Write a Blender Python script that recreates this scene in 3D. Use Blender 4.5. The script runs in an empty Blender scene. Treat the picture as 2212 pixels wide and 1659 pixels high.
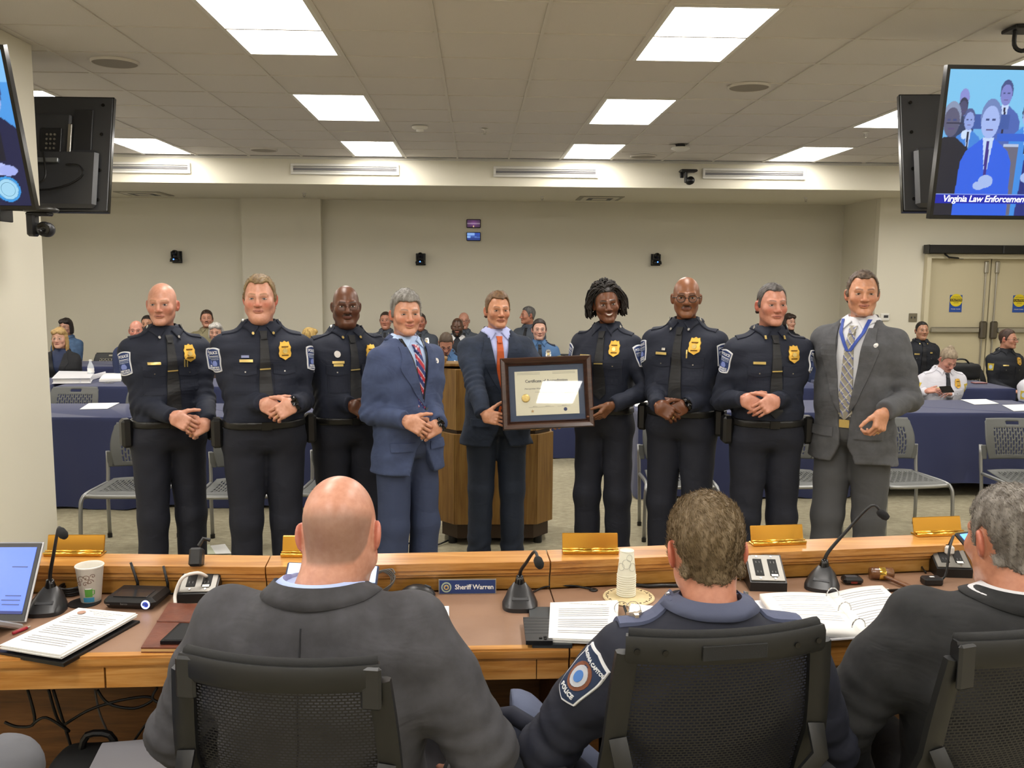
import bpy, math, random
import numpy as np
from mathutils import Matrix, Vector
random.seed(7)
SC = bpy.context.scene
COL = SC.collection
# ---------------------------------------------------------------- camera
CH = 1.87                                   # camera height
F_, PIT, YAW, ROL = 1944.7, .11986, .038627, .0070987
_cp, _sp, _cy, _sy = math.cos(PIT), math.sin(PIT), math.cos(YAW), math.sin(YAW)
FW = np.array([_sy*_cp, _cy*_cp, -_sp]); _r = np.array([_cy, -_sy, 0.]); _u = np.cross(_r, FW)
RT = math.cos(ROL)*_r + math.sin(ROL)*_u
UP = math.cos(ROL)*_u - math.sin(ROL)*_r
cd = bpy.data.cameras.new('camera'); cd.sensor_width = 36; cd.lens = F_/2212*36
cd.clip_start = .05; cd.clip_end = 100
cam = bpy.data.objects.new('camera', cd); COL.objects.link(cam)
_m = Matrix.Identity(4)
for _i in range(3):
    _m[_i][0], _m[_i][1], _m[_i][2] = RT[_i], UP[_i], -FW[_i]
_m[2][3] = CH
cam.matrix_world = _m
SC.camera = cam
def ray(x, y): return FW + RT*(x-1106)/F_ - UP*(y-829.5)/F_
def pY(x, y, Y):
    d = ray(x, y); d = d*Y/d[1]; return np.array([d[0], d[1], d[2]+CH])
def pZ(x, y, z):
    d = ray(x, y); d = d*(z-CH)/d[2]; return np.array([d[0], d[1], z])
# ---------------------------------------------------------------- world, exposure
w = bpy.data.worlds.new('world'); SC.world = w; w.use_nodes = True
w.node_tree.nodes['Background'].inputs[0].default_value = (1, .95, .88, 1)
w.node_tree.nodes['Background'].inputs[1].default_value = .02
SC.view_settings.view_transform = 'Standard'; SC.view_settings.look = 'None'
SC.view_settings.gamma = 1; SC.view_settings.use_curve_mapping = False
SC.view_settings.exposure = 1.12
cy_ = SC.cycles
cy_.max_bounces = 5; cy_.diffuse_bounces = 3; cy_.glossy_bounces = 2; cy_.transmission_bounces = 4; cy_.transparent_max_bounces = 6
cy_.caustics_reflective = False; cy_.caustics_refractive = False; cy_.use_adaptive_sampling = True; cy_.adaptive_threshold = .05; cy_.adaptive_min_samples = 16; cy_.use_light_tree = False; cy_.use_denoising = True
PANEL = 8.0                                  # radiance of the ceiling panels
# ---------------------------------------------------------------- materials
def lin(c):
    if isinstance(c, str):
        c = [int(c[i:i+2], 16)/255 for i in (0, 2, 4)]
    return tuple((v/12.92 if v <= .04045 else ((v+.055)/1.055)**2.4) for v in c)
MATS = {}
class NT:
    def __init__(s, name):
        s.m = bpy.data.materials.new(name); s.m.use_nodes = True
        s.t = s.m.node_tree; s.b = s.t.nodes['Principled BSDF']; s.out = s.t.nodes['Material Output']
        s._tc = None
    def n(s, ty, **kw):
        x = s.t.nodes.new(ty)
        for k, v in kw.items():
            if k in x.inputs: x.inputs[k].default_value = v
            else: setattr(x, k, v)
        return x
    def l(s, a, b): s.t.links.new(a, b)
    def tc(s, scale=None, which='Object'):
        if s._tc is None: s._tc = s.n('ShaderNodeTexCoord')
        o = s._tc.outputs[which]
        if scale is None: return o
        mp = s.n('ShaderNodeMapping'); mp.inputs['Scale'].default_value = scale; s.l(o, mp.inputs[0]); return mp.outputs[0]
    def ramp(s, fac, stops):
        r = s.n('ShaderNodeValToRGB'); e = r.color_ramp.elements
        while len(e) < len(stops): e.new(.5)
        for i, (p, c) in enumerate(stops):
            e[i].position = p; e[i].color = (*lin(c), 1)
        s.l(fac, r.inputs[0]); return r.outputs[0]
def M(name, col='808080', rough=.6, metal=0., bump=None, var=None, spec=None, attr=None, sheen=0, emit=None, coat=0, alpha=None):
    """principled material; bump=(scale,strength,dist) noise; var=(scale,colour2,stretch) mottling; attr=colour attribute"""
    if name in MATS: return MATS[name]
    k = NT(name); b = k.b
    b.inputs['Base Color'].default_value = (*lin(col), 1)
    b.inputs['Roughness'].default_value = rough; b.inputs['Metallic'].default_value = metal
    if spec is not None: b.inputs['Specular IOR Level'].default_value = spec
    if sheen: b.inputs['Sheen Weight'].default_value = sheen
    if coat: b.inputs['Coat Weight'].default_value = coat; b.inputs['Coat Roughness'].default_value = .15
    src = None
    if attr:
        a = k.n('ShaderNodeAttribute', attribute_name=attr); src = a.outputs['Color']
    if var:
        sc = var[0]; st = var[2] if len(var) > 2 else (1, 1, 1)
        nz = k.n('ShaderNodeTexNoise', Scale=sc, Detail=4.); k.l(k.tc(st), nz.inputs['Vector'])
        if src is None:
            src = k.ramp(nz.outputs['Fac'], [(.36, col), (.64, var[1])])
        else:
            mx = k.n('ShaderNodeMix', data_type='RGBA', blend_type='MULTIPLY'); mx.inputs[0].default_value = 1
            k.l(src, mx.inputs[6]); k.l(k.ramp(nz.outputs['Fac'], [(.3, var[1]), (.7, 'ffffff')]), mx.inputs[7]); src = mx.outputs[2]
    if src is not None: k.l(src, b.inputs['Base Color'])
    if bump:
        nz = k.n('ShaderNodeTexNoise', Scale=bump[0], Detail=3.); k.l(k.tc(bump[3] if len(bump) > 3 else None), nz.inputs['Vector'])
        bp = k.n('ShaderNodeBump', Strength=bump[1], Distance=bump[2] if len(bump) > 2 else .002)
        k.l(nz.outputs['Fac'], bp.inputs['Height']); k.l(bp.outputs[0], b.inputs['Normal'])
    if emit:
        b.inputs['Emission Strength'].default_value = emit
        if attr: k.l(src, b.inputs['Emission Color'])
        else: b.inputs['Emission Color'].default_value = (*lin(col), 1)
    MATS[name] = k.m
    return k.m
def wood(name, c1, c2, c3, axis=0, scale=1., rough=.35, coat=.25):
    """grain running along the object axis; three tones"""
    if name in MATS: return MATS[name]
    k = NT(name)
    st = [14*scale]*3; st[axis] = 1.1*scale
    n1 = k.n('ShaderNodeTexNoise', Scale=2.2, Detail=6., Roughness=.62, Distortion=.6); k.l(k.tc(tuple(st)), n1.inputs['Vector'])
    st2 = [90*scale]*3; st2[axis] = 3.*scale
    n2 = k.n('ShaderNodeTexNoise', Scale=2., Detail=3.); k.l(k.tc(tuple(st2)), n2.inputs['Vector'])
    mx = k.n('ShaderNodeMath', operation='MULTIPLY_ADD'); k.l(n2.outputs['Fac'], mx.inputs[0]); mx.inputs[1].default_value = .35
    k.l(n1.outputs['Fac'], mx.inputs[2])
    k.l(k.ramp(mx.outputs[0], [(.48, c1), (.66, c2), (.86, c3)]), k.b.inputs['Base Color'])
    k.b.inputs['Roughness'].default_value = rough; k.b.inputs['Coat Weight'].default_value = coat; k.b.inputs['Coat Roughness'].default_value = .2
    bp = k.n('ShaderNodeBump', Strength=.12, Distance=.001); k.l(n2.outputs['Fac'], bp.inputs['Height']); k.l(bp.outputs[0], k.b.inputs['Normal'])
    MATS[name] = k.m; return k.m
# ---------------------------------------------------------------- mesh builder
def rotm(rx=0, ry=0, rz=0):
    return np.array(Matrix.Rotation(rz, 3, 'Z') @ Matrix.Rotation(ry, 3, 'Y') @ Matrix.Rotation(rx, 3, 'X'))
class MB:
    def __init__(s): s.v = []; s.f = []; s.c = None
    def add(s, vs, fs, R=None, t=None):
        o = len(s.v); vs = np.asarray(vs, float)
        if R is not None: vs = vs @ np.asarray(R).T
        if t is not None: vs = vs + np.asarray(t, float)
        s.v.extend(vs.tolist()); s.f.extend([tuple(int(i)+o for i in q) for q in fs]); return s
    def box(s, c, d, bev=0., R=None, taper=(1, 1)):
        """box centre c, full size d, chamfered edges; taper scales the top in x,y"""
        hx, hy, hz = d[0]/2, d[1]/2, d[2]/2; b = min(bev, hx*.95, hy*.95, hz*.95)
        if b <= 0:
            vs = np.array([(x, y, z) for z in (-hz, hz) for y in (-hy, hy) for x in (-hx, hx)])
            fs = [(0, 2, 3, 1), (4, 5, 7, 6), (0, 1, 5, 4), (2, 6, 7, 3), (0, 4, 6, 2), (1, 3, 7, 5)]
        else:
            vs = []; fs = []
            idx = {}
            for ix, sx in enumerate((-1, 1)):
                for iy, sy in enumerate((-1, 1)):
                    for iz, sz in enumerate((-1, 1)):
                        for a in range(3):
                            h = [hx-b, hy-b, hz-b]; h[a] += b
                            idx[(ix, iy, iz, a)] = len(vs); vs.append((sx*h[0], sy*h[1], sz*h[2]))
            g = idx
            for sgn in (0, 1):
                q = [g[(sgn, 0, 0, 0)], g[(sgn, 1, 0, 0)], g[(sgn, 1, 1, 0)], g[(sgn, 0, 1, 0)]]; fs.append(q if sgn else q[::-1])
                q = [g[(0, sgn, 0, 1)], g[(0, sgn, 1, 1)], g[(1, sgn, 1, 1)], g[(1, sgn, 0, 1)]]; fs.append(q if sgn else q[::-1])
                q = [g[(0, 0, sgn, 2)], g[(1, 0, sgn, 2)], g[(1, 1, sgn, 2)], g[(0, 1, sgn, 2)]]; fs.append(q if sgn else q[::-1])
            for i in (0, 1):
                for j in (0, 1):
                    def e(q, flip): fs.append(q[::-1] if flip else q)
                    e([g[(i, j, 0, 0)], g[(i, j, 0, 1)], g[(i, j, 1, 1)], g[(i, j, 1, 0)]], i != j)
                    e([g[(i, 0, j, 0)], g[(i, 1, j, 0)], g[(i, 1, j, 2)], g[(i, 0, j, 2)]], i == j)
                    e([g[(0, i, j, 1)], g[(0, i, j, 2)], g[(1, i, j, 2)], g[(1, i, j, 1)]], i == j)
                    for k in (0, 1):
                        q = [g[(i, j, k, 0)], g[(i, j, k, 1)], g[(i, j, k, 2)]]; e(q, (i+j+k) % 2 == 0)
            vs = np.array(vs)
        if taper != (1, 1):
            t = (vs[:, 2]+hz)/(2*hz); vs = vs.copy()
            vs[:, 0] *= 1+(taper[0]-1)*t; vs[:, 1] *= 1+(taper[1]-1)*t
        return s.add(vs, fs, R, c)
    def lathe(s, prof, n=20, c=(0, 0, 0), R=None, cap=True, sx=1, sy=1):
        """revolve (r,z) profile round z"""
        vs = []; fs = []; m = len(prof)
        for i in range(n):
            a = 2*math.pi*i/n
            for r, z in prof: vs.append((r*math.cos(a)*sx, r*math.sin(a)*sy, z))
        for i in range(n):
            j = (i+1) % n
            for k in range(m-1): fs.append((i*m+k, j*m+k, j*m+k+1, i*m+k+1))
        if cap:
            fs.append([i*m for i in range(n)][::-1]); fs.append([i*m+m-1 for i in range(n)])
        return s.add(vs, fs, R, c)
    def tube(s, pts, r, n=8, cap=True, smooth=0):
        pts = np.asarray(pts, float)
        rr = np.full(len(pts), r, float) if np.isscalar(r) else np.asarray(r, float)
        if smooth:
            t = np.linspace(0, len(pts)-1, (len(pts)-1)*smooth+1); pts2 = catmull(pts, t); rr = np.interp(t, np.arange(len(rr)), rr); pts = pts2
        vs = []; fs = []
        tg = np.gradient(pts, axis=0); tg /= np.linalg.norm(tg, axis=1)[:, None]+1e-12
        up = np.array([0, 0, 1.]) if abs(tg[0][2]) < .9 else np.array([1., 0, 0])
        a = np.cross(tg[0], up); a /= np.linalg.norm(a)
        for i in range(len(pts)):
            a = a - tg[i]*np.dot(a, tg[i]); a /= np.linalg.norm(a)+1e-12; b = np.cross(tg[i], a)
            for k in range(n):
                th = 2*math.pi*k/n; vs.append(pts[i]+rr[i]*(math.cos(th)*a+math.sin(th)*b))
        for i in range(len(pts)-1):
            for k in range(n):
                fs.append((i*n+k, i*n+(k+1) % n, (i+1)*n+(k+1) % n, (i+1)*n+k))
        if cap: fs.append(list(range(n))[::-1]); fs.append([(len(pts)-1)*n+k for k in range(n)])
        return s.add(vs, fs)
    def prism(s, poly, z0, z1, R=None, t=None):
        """extrude a polygon (ccw) in xy from z0 to z1"""
        n = len(poly); vs = [(x, y, z0) for x, y in poly]+[(x, y, z1) for x, y in poly]
        fs = [list(range(n))[::-1], list(range(n, 2*n))]+[(i, (i+1) % n, n+(i+1) % n, n+i) for i in range(n)]
        return s.add(vs, fs, R, t)
    def grid(s, P, wrapu=False, flip=False):
        """P: (nu,nv,3)"""
        nu, nv = P.shape[:2]; fs = []
        for i in range(nu if wrapu else nu-1):
            j = (i+1) % nu
            for k in range(nv-1):
                q = (i*nv+k, j*nv+k, j*nv+k+1, i*nv+k+1); fs.append(q[::-1] if flip else q)
        return s.add(P.reshape(-1, 3), fs)
    def build(s, name, mat, parent=None, smooth=False, loc=None, rot=None, col=None, angle=None):
        return mesh_obj(name, s.v, s.f, mat, parent, smooth, loc, rot, col, angle)
def catmull(p, t):
    n = len(p); i = np.clip(np.floor(t).astype(int), 0, n-2); f = (t-i)[:, None]
    P0 = p[np.maximum(i-1, 0)]; P1 = p[i]; P2 = p[i+1]; P3 = p[np.minimum(i+2, n-1)]
    return .5*((2*P1)+(P2-P0)*f+(2*P0-5*P1+4*P2-P3)*f*f+(3*P1-P0-3*P2+P3)*f**3)
def mesh_obj(name, v, f, mat, parent=None, smooth=False, loc=None, rot=None, col=None, angle=None):
    me = bpy.data.meshes.new(name)
    if isinstance(f, np.ndarray):
        v = np.asarray(v, np.float32); nf, k = f.shape
        me.vertices.add(len(v)); me.vertices.foreach_set('co', v.ravel())
        me.loops.add(nf*k); me.loops.foreach_set('vertex_index', f.astype(np.int32).ravel())
        me.polygons.add(nf); me.polygons.foreach_set('loop_start', np.arange(0, nf*k, k, dtype=np.int32))
        me.polygons.foreach_set('loop_total', np.full(nf, k, np.int32))
        me.update(calc_edges=True)
    else:
        me.from_pydata([tuple(map(float, x)) for x in v], [], f)
    if smooth or angle: me.polygons.foreach_set('use_smooth', np.ones(len(me.polygons), bool))
    if angle: me.set_sharp_from_angle(angle=math.radians(angle))
    if col is not None:
        ca = me.color_attributes.new('Col', 'FLOAT_COLOR', 'POINT')
        c4 = np.ones((len(me.vertices), 4), np.float32); c4[:, :3] = col; ca.data.foreach_set('color', c4.ravel())
    if mat is not None: me.materials.append(mat)
    o = bpy.data.objects.new(name, me); COL.objects.link(o)
    if parent is not None: o.parent = parent
    if loc is not None: o.location = tuple(map(float, loc))
    if rot is not None: o.rotation_euler = rot
    return o
def tag(o, label, cat, group=None):
    o['label'] = label; o['category'] = cat
    if group: o['group'] = group
    return o
def thing(name, label, cat, loc=(0, 0, 0), rz=0., group=None):
    o = bpy.data.objects.new(name, None); COL.objects.link(o); o.empty_display_size = .1
    o.location = tuple(map(float, loc)); o.rotation_euler = (0, 0, rz); return tag(o, label, cat, group)
def struct(o):
    o['kind'] = 'structure'; return o
def dup(root, loc, rz=0., label=None, group=None):
    def cp(o, par):
        c = o.copy(); COL.objects.link(c); c.parent = par
        for ch in o.children: cp(ch, c)
        return c
    r = cp(root, None); r.location = tuple(map(float, loc)); r.rotation_euler = (0, 0, rz)
    if label: r['label'] = label
    if group: r['group'] = group
    return r
def text_mesh(s, size=.05, bold=False, extrude=.0, shear=0., align='CENTER', space=1.):
    """built-in font as (verts (n,2), faces)"""
    cu = bpy.data.curves.new('t', 'FONT'); cu.body = s; cu.size = size; cu.align_x = align; cu.align_y = 'CENTER'
    cu.resolution_u = 2; cu.shear = shear; cu.space_character = space
    if bold: cu.offset = size*.018
    ob = bpy.data.objects.new('t', cu); COL.objects.link(ob)
    bpy.context.view_layer.update()
    me = ob.evaluated_get(bpy.context.evaluated_depsgraph_get()).to_mesh()
    v = np.array([x.co[:] for x in me.vertices]); f = [tuple(p.vertices) for p in me.polygons]
    ob.to_mesh_clear(); bpy.data.objects.remove(ob); bpy.data.curves.remove(cu)
    return (v[:, :2] if len(v) else np.zeros((0, 2))), f
def text_on(name, s, mat, parent, o, u, v, size, **kw):
    """flat text mesh on a plane: origin o, right u, up v (parent space)"""
    t, f = text_mesh(s, size, **kw)
    P = np.asarray(o, float)+t[:, :1]*np.asarray(u, float)+t[:, 1:2]*np.asarray(v, float)
    return mesh_obj(name, P, f, mat, parent)
# ================================================================= ROOM
CZ = 3.25; GX0, GY0, TS = -.854, 4.751, .61
m_wall = M('wall_paint', 'e4dfcd', .75, bump=(180, .12, .001))
m_wall2 = M('back_wall_paint', 'dcd7c6', .75, bump=(180, .12, .001))
m_sof = M('soffit_paint', 'e8e3d0', .75, bump=(160, .1, .001))
m_tile = M('ceiling_tile', 'dbd6cf', .9, bump=(420, .5, .002), var=(300, 'e6e1da'))
m_bar = M('ceiling_grid_bar', 'dcd7ce', .6)
m_void = M('ceiling_void', '3a3834', .9)
m_white = M('white_metal', 'e6e4dc', .45)
m_black = M('black_plastic', '101012', .42, bump=(300, .1, .0005))
m_blk2 = M('black_gloss', '0c0c0e', .18)
m_grey = M('grey_plastic', '3a3b3e', .5)
m_chrome = M('chrome', 'c8c8c8', .18, 1.)
m_steel = M('brushed_steel', 'b9b6ae', .35, 1.)
m_paper = M('paper', 'efeeea', .7)
m_ink = M('ink', '30303a', .7)
m_lightink = M('pale_print', 'a6a6aa', .7)
# carpet
k = NT('carpet')
n1 = k.n('ShaderNodeTexNoise', Scale=260., Detail=2.); k.l(k.tc(), n1.inputs['Vector'])
n2 = k.n('ShaderNodeTexNoise', Scale=14., Detail=5., Roughness=.7); k.l(k.tc((1, 2.2, 1)), n2.inputs['Vector'])
ad = k.n('ShaderNodeMath', operation='ADD'); k.l(n1.outputs['Fac'], ad.inputs[0]); k.l(n2.outputs['Fac'], ad.inputs[1])
k.l(k.ramp(ad.outputs[0], [(.28, '716a56'), (.5, 'a0987e'), (.72, 'c6be9f')]), k.b.inputs['Base Color'])
ad.use_clamp = False
mm = k.n('ShaderNodeMath', operation='MULTIPLY'); mm.inputs[1].default_value = .5; k.l(ad.outputs[0], mm.inputs[0])
for lk in list(ad.outputs[0].links):
    if lk.to_node.type == 'VALTORGB': k.t.links.remove(lk)
k.l(mm.outputs[0], [n for n in k.t.nodes if n.type == 'VALTORGB'][0].inputs[0])
k.b.inputs['Roughness'].default_value = .95
bp = k.n('ShaderNodeBump', Strength=.6, Distance=.004); k.l(ad.outputs[0], bp.inputs['Height']); k.l(bp.outputs[0], k.b.inputs['Normal'])
m_carpet = k.m
XL, XR, YB, YF = -6.6, 8.6, 13.2, -3.3
struct(MB().box(((XL+XR)/2, (YB+YF)/2, -.05), (XR-XL, YB-YF, .1)).build('floor', m_carpet))
struct(MB().box(((XL+5.36)/2, YB+.06, 1.5), (5.36-XL, .12, 3.6)).build('wall_back', m_wall2))
struct(MB().box((-2.79, YB-.06, 1.46), (1.12, .14, 2.94)).build('wall_back_pilaster', m_wall2))
struct(MB().box((5.42, 12.70, 1.46), (.12, 1.15, 2.94)).build('wall_back_return', m_wall2))
struct(MB().box((XL-.06, (YB+YF)/2, 1.6), (.12, YB-YF, 3.5)).build('wall_left', m_wall))
struct(MB().box((XR+.06, (YB+YF)/2, 1.6), (.12, YB-YF, 3.5)).build('wall_right', m_wall))
struct(MB().box(((XL+XR)/2, YF-.06, 1.6), (XR-XL, .12, 3.5)).build('wall_front', m_wall))
struct(MB().box((-3.23, 5.22, 1.625), (1.0, 1.2, 3.25), .004).build('wall_left_pier', m_wall))
struct(MB().box((4.65, 5.22, 1.625), (1.0, 1.2, 3.25), .004).build('wall_right_pier', m_wall))
# door wall (nearer than the back wall) with opening
dw = MB(); DX0, DX1, DH = 6.0, 7.86, 2.2
dw.box(((5.36+DX0)/2, 12.06, 1.46), (DX0-5.36, .12, 2.94)); dw.box(((XR+DX1)/2, 12.06, 1.46), (XR-DX1, .12, 2.94)); dw.box(((DX0+DX1)/2, 12.06, (DH+2.93)/2), (DX1-DX0, .12, 2.93-DH))
struct(dw.build('wall_back_door_side', m_wall))
# soffit: beam face and underside
struct(MB().box(((XL+XR)/2, 12.09, 3.09), (XR-XL, 2.24, .32)).build('ceiling_soffit', m_sof))
struct(MB().box(((XL+XR)/2, 10.963, 3.235), (XR-XL, .025, .03)).build('trim_1', m_white))
# baseboard
m_base = M('baseboard', '4a463d', .6)
struct(MB().box(((XL+5.36)/2, YB-.008, .05), (5.36-XL, .016, .1)).build('baseboard_back', m_base))
struct(MB().box((-3.23, 5.22, .05), (1.016, 1.216, .1)).build('baseboard_left', m_base))
# ---- ceiling
ceil = struct(MB().box(((XL+XR)/2, (10.97+YF)/2, CZ+.075), (XR-XL, 10.97-YF, .05)).build('ceiling', m_void))
def is_light(i, j): return (i-3) % 4 == 0 and (j % 4) in (0, 1)
tile_me = None; rest = MB(); ntile = 0
for i in range(-10, 16):
    for j in range(-13, 10):
        if is_light(i, j): continue
        x, y = GX0+(i+.5)*TS, GY0+(j+.5)*TS
        if not (XL+.2 < x < XR-.2) or y < YF+.2: continue
        v = np.array([x, y, CZ-CH]); zc = v@FW
        px, py = 1106+F_*(v@RT)/max(zc, .01), 829.5-F_*(v@UP)/max(zc, .01)
        if zc > .5 and -130 < px < 2340 and -60 < py < 420:
            if tile_me is None:
                o = MB().box((0, 0, .008), (TS-.02, TS-.02, .016), .002).build('ceiling_tile', m_tile, ceil); tile_me = o.data
            else:
                o = bpy.data.objects.new('ceiling_tile', tile_me); COL.objects.link(o); o.parent = ceil
            o.location = (x, y, CZ+random.uniform(-.0015, .001)); ntile += 1
        else: rest.box((x, y, CZ+.008), (TS-.02, TS-.02, .016))
o = rest.build('ceiling_tiles_behind', m_tile, ceil); o['kind'] = 'stuff'
g = MB()
for i in range(-10, 17):
    x = GX0+i*TS
    if XL < x < XR: g.box((x, (10.96+YF)/2, CZ-.003), (.022, 10.96-YF, .008))
for j in range(-12, 11):
    g.box(((XL+XR)/2, GY0+j*TS, CZ-.002), (XR-XL, .022, .007))
g.build('ceiling_grid', m_bar, ceil)
# ---- ceiling lights
k = NT('light_panel'); k.t.nodes.remove(k.b)
em = k.n('ShaderNodeEmission', Strength=PANEL); em.inputs[0].default_value = (1., .955, .90, 1)
k.l(em.outputs[0], k.out.inputs[0]); m_panel = k.m
LROW = {-3: 'far behind the camera', -2: 'behind the camera', -1: 'just overhead of the dais', 0: 'nearest row in view', 1: 'middle row', 2: 'far row by the soffit'}
LCOL = {-9: 'outer left column', -5: 'left column past the pier', -1: 'centre-left column', 3: 'centre-right column', 7: 'right column', 11: 'outer right column'}
lf = None
for ci in (-9, -5, -1, 3, 7, 11):
    for rj in (-3, -2, -1, 0, 1, 2):
        x, y = GX0+(ci+.5)*TS, GY0+(rj*4+1)*TS
        if ci == -5 and rj == 0 or ci == 7 and False: continue
        if y < YF+.7: continue
        lb = 'white 2x4 ceiling light panel, %s, %s' % (LCOL[ci], LROW[rj])
        if lf is None:
            lf = thing('ceiling_light', lb, 'ceiling light', (x, y, CZ), 0, 'recessed ceiling light panels')
            fr = MB(); W, L = TS-.022, 2*TS-.022
            for s in (-1, 1):
                fr.box((s*(W/2-.012), 0, .004), (.024, L, .02)); fr.box((0, s*(L/2-.012), .004), (W-.048, .024, .02))
            fr.build('light_frame', m_white, lf)
            MB().add([(-W/2+.02, -L/2+.02, .001), (-W/2+.02, L/2-.02, .001), (W/2-.02, L/2-.02, .001), (W/2-.02, -L/2+.02, .001)], [(0, 1, 2, 3)]).build('diffuser', m_panel, lf)
        else: dup(lf, (x, y, CZ), 0, lb)
# ---- small ceiling fittings
def lab(o, l, c, g=None): return tag(o, l, c, g)
for (px, py, lb, r) in ((248, 132, 'round ceiling speaker grille near the left pier', .15), (1618, 185, 'round ceiling speaker grille right of the nearest right light', .15),
                   (570, 322, 'round ceiling speaker grille near the soffit, left side', .15), (1390, 336, 'round ceiling speaker grille near the soffit beside the far right light', .15)):
    p = pZ(px, py, CZ); t = thing('ceiling_speaker', lb, 'speaker', (p[0], p[1], CZ-.012), 0, 'ceiling speakers')
    MB().lathe([(0, -.004), (r*.93, -.004), (r*.93, .006), (0, .006)], 28, cap=False).build('grille', M('speaker_grille', '9d968b', .8, bump=(900, .5, .001)), t)
    MB().lathe([(r*.93, -.002), (r*.96, -.008), (r, -.006), (r*1.01, .01)], 28, cap=False).build('rim', m_bar, t, smooth=True)
def sprinkler(p, lb):
    t = thing('sprinkler', lb, 'sprinkler', p, 0, 'fire sprinklers')
    MB().lathe([(.03, 0), (.032, -.004), (.012, -.01), (.012, -.02)], 14).build('escutcheon', m_white, t, smooth=True)
    b = MB(); b.tube([(-.012, 0, -.018), (-.014, 0, -.035), (0, 0, -.05)], .003, 6); b.tube([(.012, 0, -.018), (.014, 0, -.035), (0, 0, -.05)], .003, 6)
    b.lathe([(.017, -.05), (.017, -.053)], 12); b.build('deflector', m_steel, t)
for px, py, z, lb in ((1047, 278, CZ-.005, 'sprinkler head in the ceiling between the two light columns'), (1870, 285, CZ-.005, 'sprinkler head in the ceiling beside the right television'),
                  (1171, 424, 2.93, 'sprinkler head under the soffit near the middle'), (1741, 427, 2.93, 'sprinkler head under the soffit on the right'), (657, 417, 2.93, 'sprinkler head under the soffit above the pilaster')):
    p = pZ(px, py, z); sprinkler(p, lb)
p = pZ(907, 272, CZ); t = thing('smoke_detector', 'white round smoke detector on the ceiling left of the sprinkler', 'smoke detector', (p[0], p[1], CZ-.005))
MB().lathe([(.075, 0), (.075, -.012), (.06, -.025), (.0, -.03)], 22, cap=False).build('housing', m_white, t, smooth=True)
MB().lathe([(.035, -.028), (.035, -.045), (.0, -.05)], 16, cap=False).build('sensor_cap', m_white, t, smooth=True)
p = pZ(1470, 311, CZ); t = thing('ceiling_sensor', 'low white disc sensor with dark top on the ceiling near soffit', 'sensor', (p[0], p[1], CZ-.005))
MB().lathe([(.05, 0), (.05, -.03)], 16).build('mount', m_black, t); MB().lathe([(.09, -.03), (.1, -.045), (.06, -.065), (0, -.07)], 20, cap=False).build('disc', m_white, t, smooth=True)
p = pZ(2205, 58, CZ); t = thing('projector_mount', 'black ceiling mount with looped cables at the right edge', 'mount', (p[0], p[1], CZ-.005))
MB().box((0, 0, -.01), (.14, .14, .02), .004).build('plate', m_black, t); MB().tube([(-.03, 0, -.01), (-.03, 0, -.09), (0, 0, -.12), (.04, 0, -.11), (.05, 0, -.02)], .012, 8, smooth=3).build('cable', m_black, t)
# vents on the soffit face
for x0, x1, yc, lb in ((190, 411, 362, 'leftmost white slot air vent on the soffit face'), (628, 862, 366, 'white slot air vent on the soffit above the pilaster'), (1066, 1292, 372, 'white slot air vent on the soffit right of centre'), (1518, 1740, 376, 'rightmost white slot air vent on the soffit face')):
    a, b = pY(x0, yc, 10.95), pY(x1, yc, 10.95); W = b[0]-a[0]
    t = thing('air_vent', lb, 'air vent', ((a[0]+b[0])/2, 10.955, (a[2]+b[2])/2), 0, 'slot vents on the soffit')
    f = MB(); H = .125
    for s in (-1, 1): f.box((0, -.006, s*(H/2-.014)), (W, .022, .028), .004); f.box((s*(W/2-.014), -.006, 0), (.028, .022, H-.056), .004)
    f.build('vent_frame', m_white, t)
    for kz, zz in enumerate((-.022, .0, .022)): MB().box((0, .0, zz), (W-.056, .022, .006), 0, rotm(.5)).build('louver', M('louver_grey', '8c8c90', .5) if kz == 1 else m_white, t)
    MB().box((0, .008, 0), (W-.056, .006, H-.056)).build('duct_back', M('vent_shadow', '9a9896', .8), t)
for px, py, lb in ((1295, 428, 'square air diffuser under the soffit right of centre'), (312, 418, 'square air diffuser under the soffit at the left')):
    p = pZ(px, py, 2.93); t = thing('air_diffuser', lb, 'air vent', (p[0], p[1], 2.928), 0, 'diffusers under the soffit')
    MB().box((0, 0, -.003), (.6, .6, .008), .002).build('diffuser_plate', M('diffuser_plate', '9a9484', .6), t)
    for s in (.24, .17, .1): MB().box((0, 0, -.008-.03*(.24-s)), (2*s, 2*s, .01), .003).build('cone', m_wall2 if s != .17 else m_grey, t)
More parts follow.
